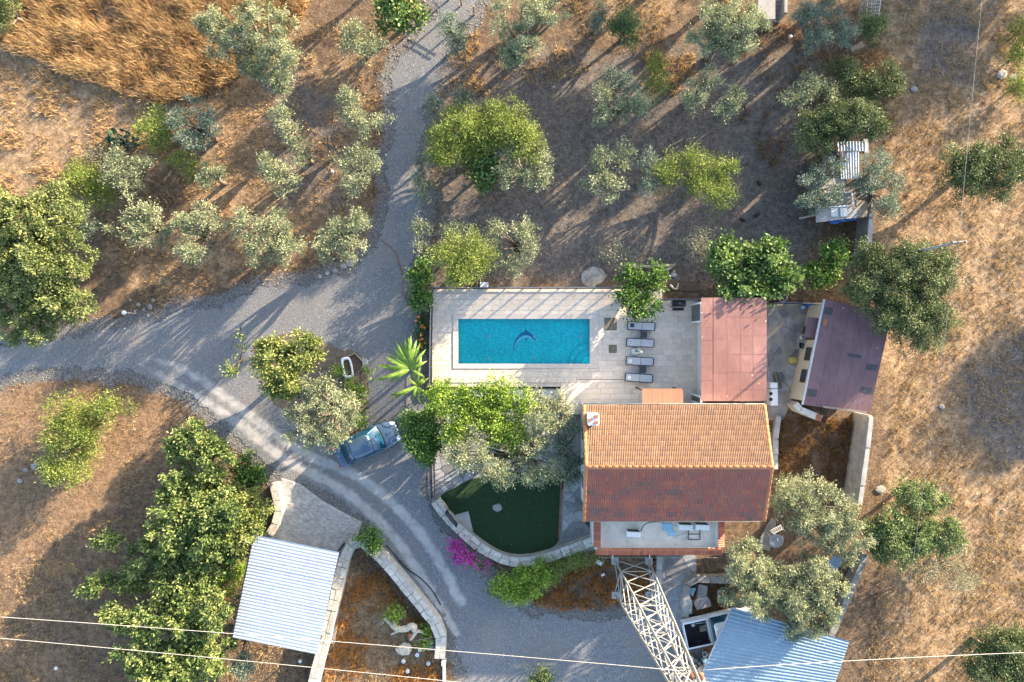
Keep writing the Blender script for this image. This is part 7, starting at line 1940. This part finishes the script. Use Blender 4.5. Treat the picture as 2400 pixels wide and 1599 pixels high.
# ================================================================== GRASS AND WEEDS (nobody could count these)
def grass(name, poly_px, per_m2, h, w, mat, label, k=4, lean=.5, seed=0, cover=(.35, .65), nscale=1.2, avoid=()):
    r = np.random.default_rng(500 + seed)
    pw = [P(x, y) for x, y in poly_px]
    xs = [p.x for p in pw]; ys = [p.y for p in pw]
    A = (max(xs) - min(xs)) * (max(ys) - min(ys)); n = int(A * per_m2)
    X = r.uniform(min(xs), max(xs), n); Y = r.uniform(min(ys), max(ys), n)
    ok = inside(pw, X, Y)
    v = .6 * vnoise(X + 70, Y + 70, nscale, seed + 1) + .4 * vnoise(X + 70, Y + 70, nscale * .35, seed + 2)
    ok &= r.random(n) < np.clip((v - cover[0]) / (cover[1] - cover[0]), 0, 1)
    for a in AVOID: ok &= ~inside(a, X, Y)
    X, Y, v = X[ok], Y[ok], v[ok]
    X = np.repeat(X, k) + r.normal(0, .05, len(X) * k); Y = np.repeat(Y, k) + r.normal(0, .05, len(Y) * k); vv = np.repeat(v, k)
    N = len(X); a = r.uniform(0, 2 * math.pi, N); le = r.uniform(0, lean, N); hh = h * r.uniform(.5, 1.2, N) * (.6 + .8 * vv)
    B = np.stack([X, Y, np.full(N, -.06)], -1); d = np.stack([np.cos(a) * le, np.sin(a) * le, np.ones(N)], -1)
    b = r.uniform(0, 2 * math.pi, N); s_ = np.stack([np.cos(b), np.sin(b), np.zeros(N)], -1) * (w * r.uniform(.6, 1.3, N))[:, None] * .5
    V = np.stack([B - s_, B + s_, B + d * hh[:, None]], 1).reshape(-1, 3); F = np.arange(3 * N).reshape(-1, 3)
    var = np.clip(.25 + .6 * vv + r.normal(0, .16, N), 0, 1)
    o = link(name, np_mesh(name, V, F, {'var': var}), M[mat]); tag(o, label, 'grass', kind='stuff')
AVOID = [road_poly, [P(x, y) for x, y in pad_px], [P(x, y) for x, y in ((985, 655), (1620, 655), (1890, 690), (1880, 930), (1780, 960), (1770, 1215), (1660, 1275), (1370, 1275), (1180, 1300), (1100, 1280), (985, 1160))]]
grass('tall_dry_grass', [(-40, -40), (720, -40), (700, 40), (570, 160), (500, 215), (370, 240), (200, 190), (20, 112), (-40, 90)], 70, .75, .045, 'dry_gold', 'tall golden dry grass in the upper left field', 5, .7, 1, (.15, .45))
grass('dry_grass', [(-40, 120), (200, 190), (380, 240), (480, 240), (400, 330), (330, 430), (-40, 460)], 46, .32, .04, 'dry_gold', 'patchy golden grass left of the olives', 4, .9, 2, (.32, .58))
grass('dry_grass', [(2060, -40), (2420, -40), (2420, 1650), (1960, 1650), (2010, 1400), (2030, 1150), (2050, 950), (2060, 600), (2030, 300)], 46, .20, .03, 'dry', 'short straw-coloured grass of the right field', 4, 1.0, 3, (.32, .60), 1.0)
grass('dry_grass', [(240, 560), (500, 200), (700, 60), (880, 40), (885, 600), (640, 650), (330, 740)], 44, .20, .03, 'dry_gold', 'short rusty grass under the left olives', 4, 1.0, 4, (.34, .70), .9)
grass('dry_weeds', [(1000, 60), (1350, 120), (1000, 240)], 36, .35, .035, 'dry_gold', 'orange dry weeds right of the track at the top', 4, .9, 5, (.40, .62))
grass('dry_weeds', [(1330, -40), (1600, -40), (1560, 60), (1480, 130), (1340, 170), (1130, 240), (1060, 200)], 34, .26, .04, 'dry', 'dry weeds along the top of the garden', 4, .9, 6, (.40, .64))
grass('dry_weeds', [(1480, 120), (1600, 120), (1600, 190), (1470, 260)], 45, .35, .035, 'dry_gold', 'orange dry weeds beside the yellow-green bush', 5, .9, 7, (.25, .5))
grass('dry_weeds', [(1000, 660), (1000, 480), (1860, 480), (1860, 100), (1160, 160), (1000, 250)], 26, .14, .028, 'dry', 'thin litter of dry grass on the grey soil', 3, 1.1, 8, (.42, .75), 1.6)
grass('dry_weeds', [(785, 1285), (840, 1275), (1005, 1470), (1010, 1640), (740, 1640)], 55, .40, .045, 'dry_orange', 'rusty dry weeds inside the wall loop', 5, .9, 9, (.42, .62))
grass('dry_grass', [(785, 1285), (840, 1275), (1005, 1470), (1010, 1640), (740, 1640)], 45, .22, .04, 'dry', 'straw-coloured grass inside the wall loop', 4, 1.0, 19, (.30, .6))
grass('dry_weeds', [(1130, 1350), (1400, 1290), (1420, 1390), (1300, 1405), (1200, 1385)], 70, .35, .045, 'dry_orange', 'rusty dry weeds left of the pylon', 5, .9, 10, (.30, .55))
grass('dry_weeds', [(1420, 1310), (1510, 1310), (1510, 1410), (1430, 1400)], 60, .45, .045, 'dry_orange', 'rusty dry weeds under the pylon', 5, .9, 11, (.30, .55))
grass('dry_grass', [(-40, 870), (400, 890), (380, 1000), (330, 1200), (-40, 1640)], 40, .12, .03, 'dry', 'thin trampled straw on the bare lower left earth', 3, 1.2, 12, (.45, .70), .7)
grass('dry_grass', [(-40, 1350), (330, 1150), (700, 1500), (700, 1640), (-40, 1640)], 44, .16, .03, 'dry', 'dry grass below the lower left grove', 4, 1.0, 13, (.40, .70))
grass('dry_weeds', [(1785, 960), (1985, 960), (1975, 1150), (1900, 1110), (1790, 1110)], 50, .40, .04, 'drybush', 'brown dead weeds behind the boundary wall', 5, .9, 14, (.30, .6))
grass('dry_weeds', [(1590, 1350), (1700, 1345), (1700, 1420), (1600, 1420)], 60, .45, .04, 'drybush', 'brown dead weeds in the scrap bed', 5, .9, 15, (.45, .65))
grass('dry_weeds', [(1640, -40), (1800, 60), (1860, 40), (1990, 60), (2060, 140), (2060, 320), (1830, 240), (1780, 420), (1700, 300)], 30, .35, .04, 'drybush', 'brown dead weeds round the shaded olives', 4, .9, 16, (.40, .65))
AVOID = AVOID[:2]
grass('lawn_grass', lawn_px, 330, .06, .022, 'lawn', 'short dark green lawn grass', 3, .8, 17, (-.2, .0))

# loose stones along the track edges and over the field
def stones(name, X, Y, smin, smax, label, seed):
    r = np.random.default_rng(seed); n = len(X)
    base = np.array([(1, 0, 0), (0, 1, 0), (-1, 0, 0), (0, -1, 0), (0, 0, .7), (0, 0, -.5)], dtype=float)
    fc = np.array([(0, 1, 4), (1, 2, 4), (2, 3, 4), (3, 0, 4), (1, 0, 5), (2, 1, 5), (3, 2, 5), (0, 3, 5)])
    s_ = r.uniform(smin, smax, n) * r.uniform(.5, 1, n); a = r.uniform(0, 6.28, n)
    V = base[None] * s_[:, None, None] * r.uniform(.6, 1.3, (n, 6, 1))
    c, q = np.cos(a)[:, None], np.sin(a)[:, None]
    V = np.stack([V[..., 0] * c - V[..., 1] * q + X[:, None], V[..., 0] * q + V[..., 1] * c + Y[:, None], V[..., 2] + .0], -1).reshape(-1, 3)
    F = (fc[None] + (np.arange(n) * 6)[:, None, None]).reshape(-1, 3)
    o = link(name, np_mesh(name, V, F, {'var': np.repeat(r.random(n), 8)}), M['stones']); tag(o, label, 'stones', kind='stuff')
M['stones'] = pm('loose_stone', (0.40, 0.38, 0.35), (0.24, 0.225, 0.205), 6, .9, .2, rnd=.5, attr=True)
r = np.random.default_rng(77)
rp = np.array([(p.x, p.y) for p in road_poly]); k_ = r.integers(0, len(rp), 2600)
stones('edge_stones', rp[k_, 0] + r.normal(0, .35, 2600), rp[k_, 1] + r.normal(0, .35, 2600), .03, .085, 'loose grey stones along the edges of the track', 1)
a, b = P(2050, -20), P(2420, 1600)
stones('field_stones', r.uniform(a.x, b.x, 700), r.uniform(b.y, a.y, 700), .03, .10, 'loose stones scattered over the right field', 2)
a, b = P(1000, 100), P(1880, 650)
X_ = r.uniform(a.x, b.x, 500); Y_ = r.uniform(b.y, a.y, 500)
stones('soil_stones', X_, Y_, .025, .07, 'small stones on the grey garden soil', 3)

# fallen leaves on terrace, lawn, roofs and gravel
def litter(name, poly, z, n, label, seed, size=.05):
    r = np.random.default_rng(seed); xs = [p[0] for p in poly]; ys = [p[1] for p in poly]
    X = r.uniform(min(xs), max(xs), n); Y = r.uniform(min(ys), max(ys), n); ok = inside(poly, X, Y) & (r.random(n) < np.clip(vnoise(X + 50, Y + 50, .9, seed) * 2 - .5, .05, 1)); X, Y = X[ok], Y[ok]; n = len(X)
    zz = np.array([z(a, b) if callable(z) else z for a, b in zip(X, Y)]); a = r.uniform(0, 6.28, n); s_ = size * r.uniform(.5, 1.3, n)
    c, q = np.cos(a), np.sin(a); pos = np.stack([X, Y, zz], -1)
    d = np.stack([c, q, r.uniform(.0, .3, n)], -1) * s_[:, None]; e = np.stack([-q, c, r.uniform(0, .3, n)], -1) * (s_ * .45)[:, None]
    V = np.stack([pos - d, pos + e, pos + d, pos - e], 1).reshape(-1, 3)
    o = link(name, np_mesh(name, V, np.arange(4 * n).reshape(-1, 4), {'var': r.random(n)}), M['drybush']); tag(o, label, 'leaves', kind='stuff')
litter('fallen_leaves', [(x0, ybot_l), (x1, ybot_l), (x1, ytop), (x0, ytop)], lambda a, b: DZ + .012 if not (px0 < a < px1 and py0 < b < py1) else WZ + .004, 420, 'fallen leaves on the pool terrace', 31, .035)
litter('fallen_leaves', [(p.x, p.y) for p in lawn_w], .075, 520, 'fallen leaves on the lawn', 32, .035)
litter('fallen_leaves', [(p.x, p.y) for p in pad_w], .042, 320, 'fallen leaves on the paved pad', 33, .045)
litter('fallen_leaves', [(p.x, p.y) for p in road_poly], .012, 5200, 'dry leaves blown over the gravel track', 34, .045)
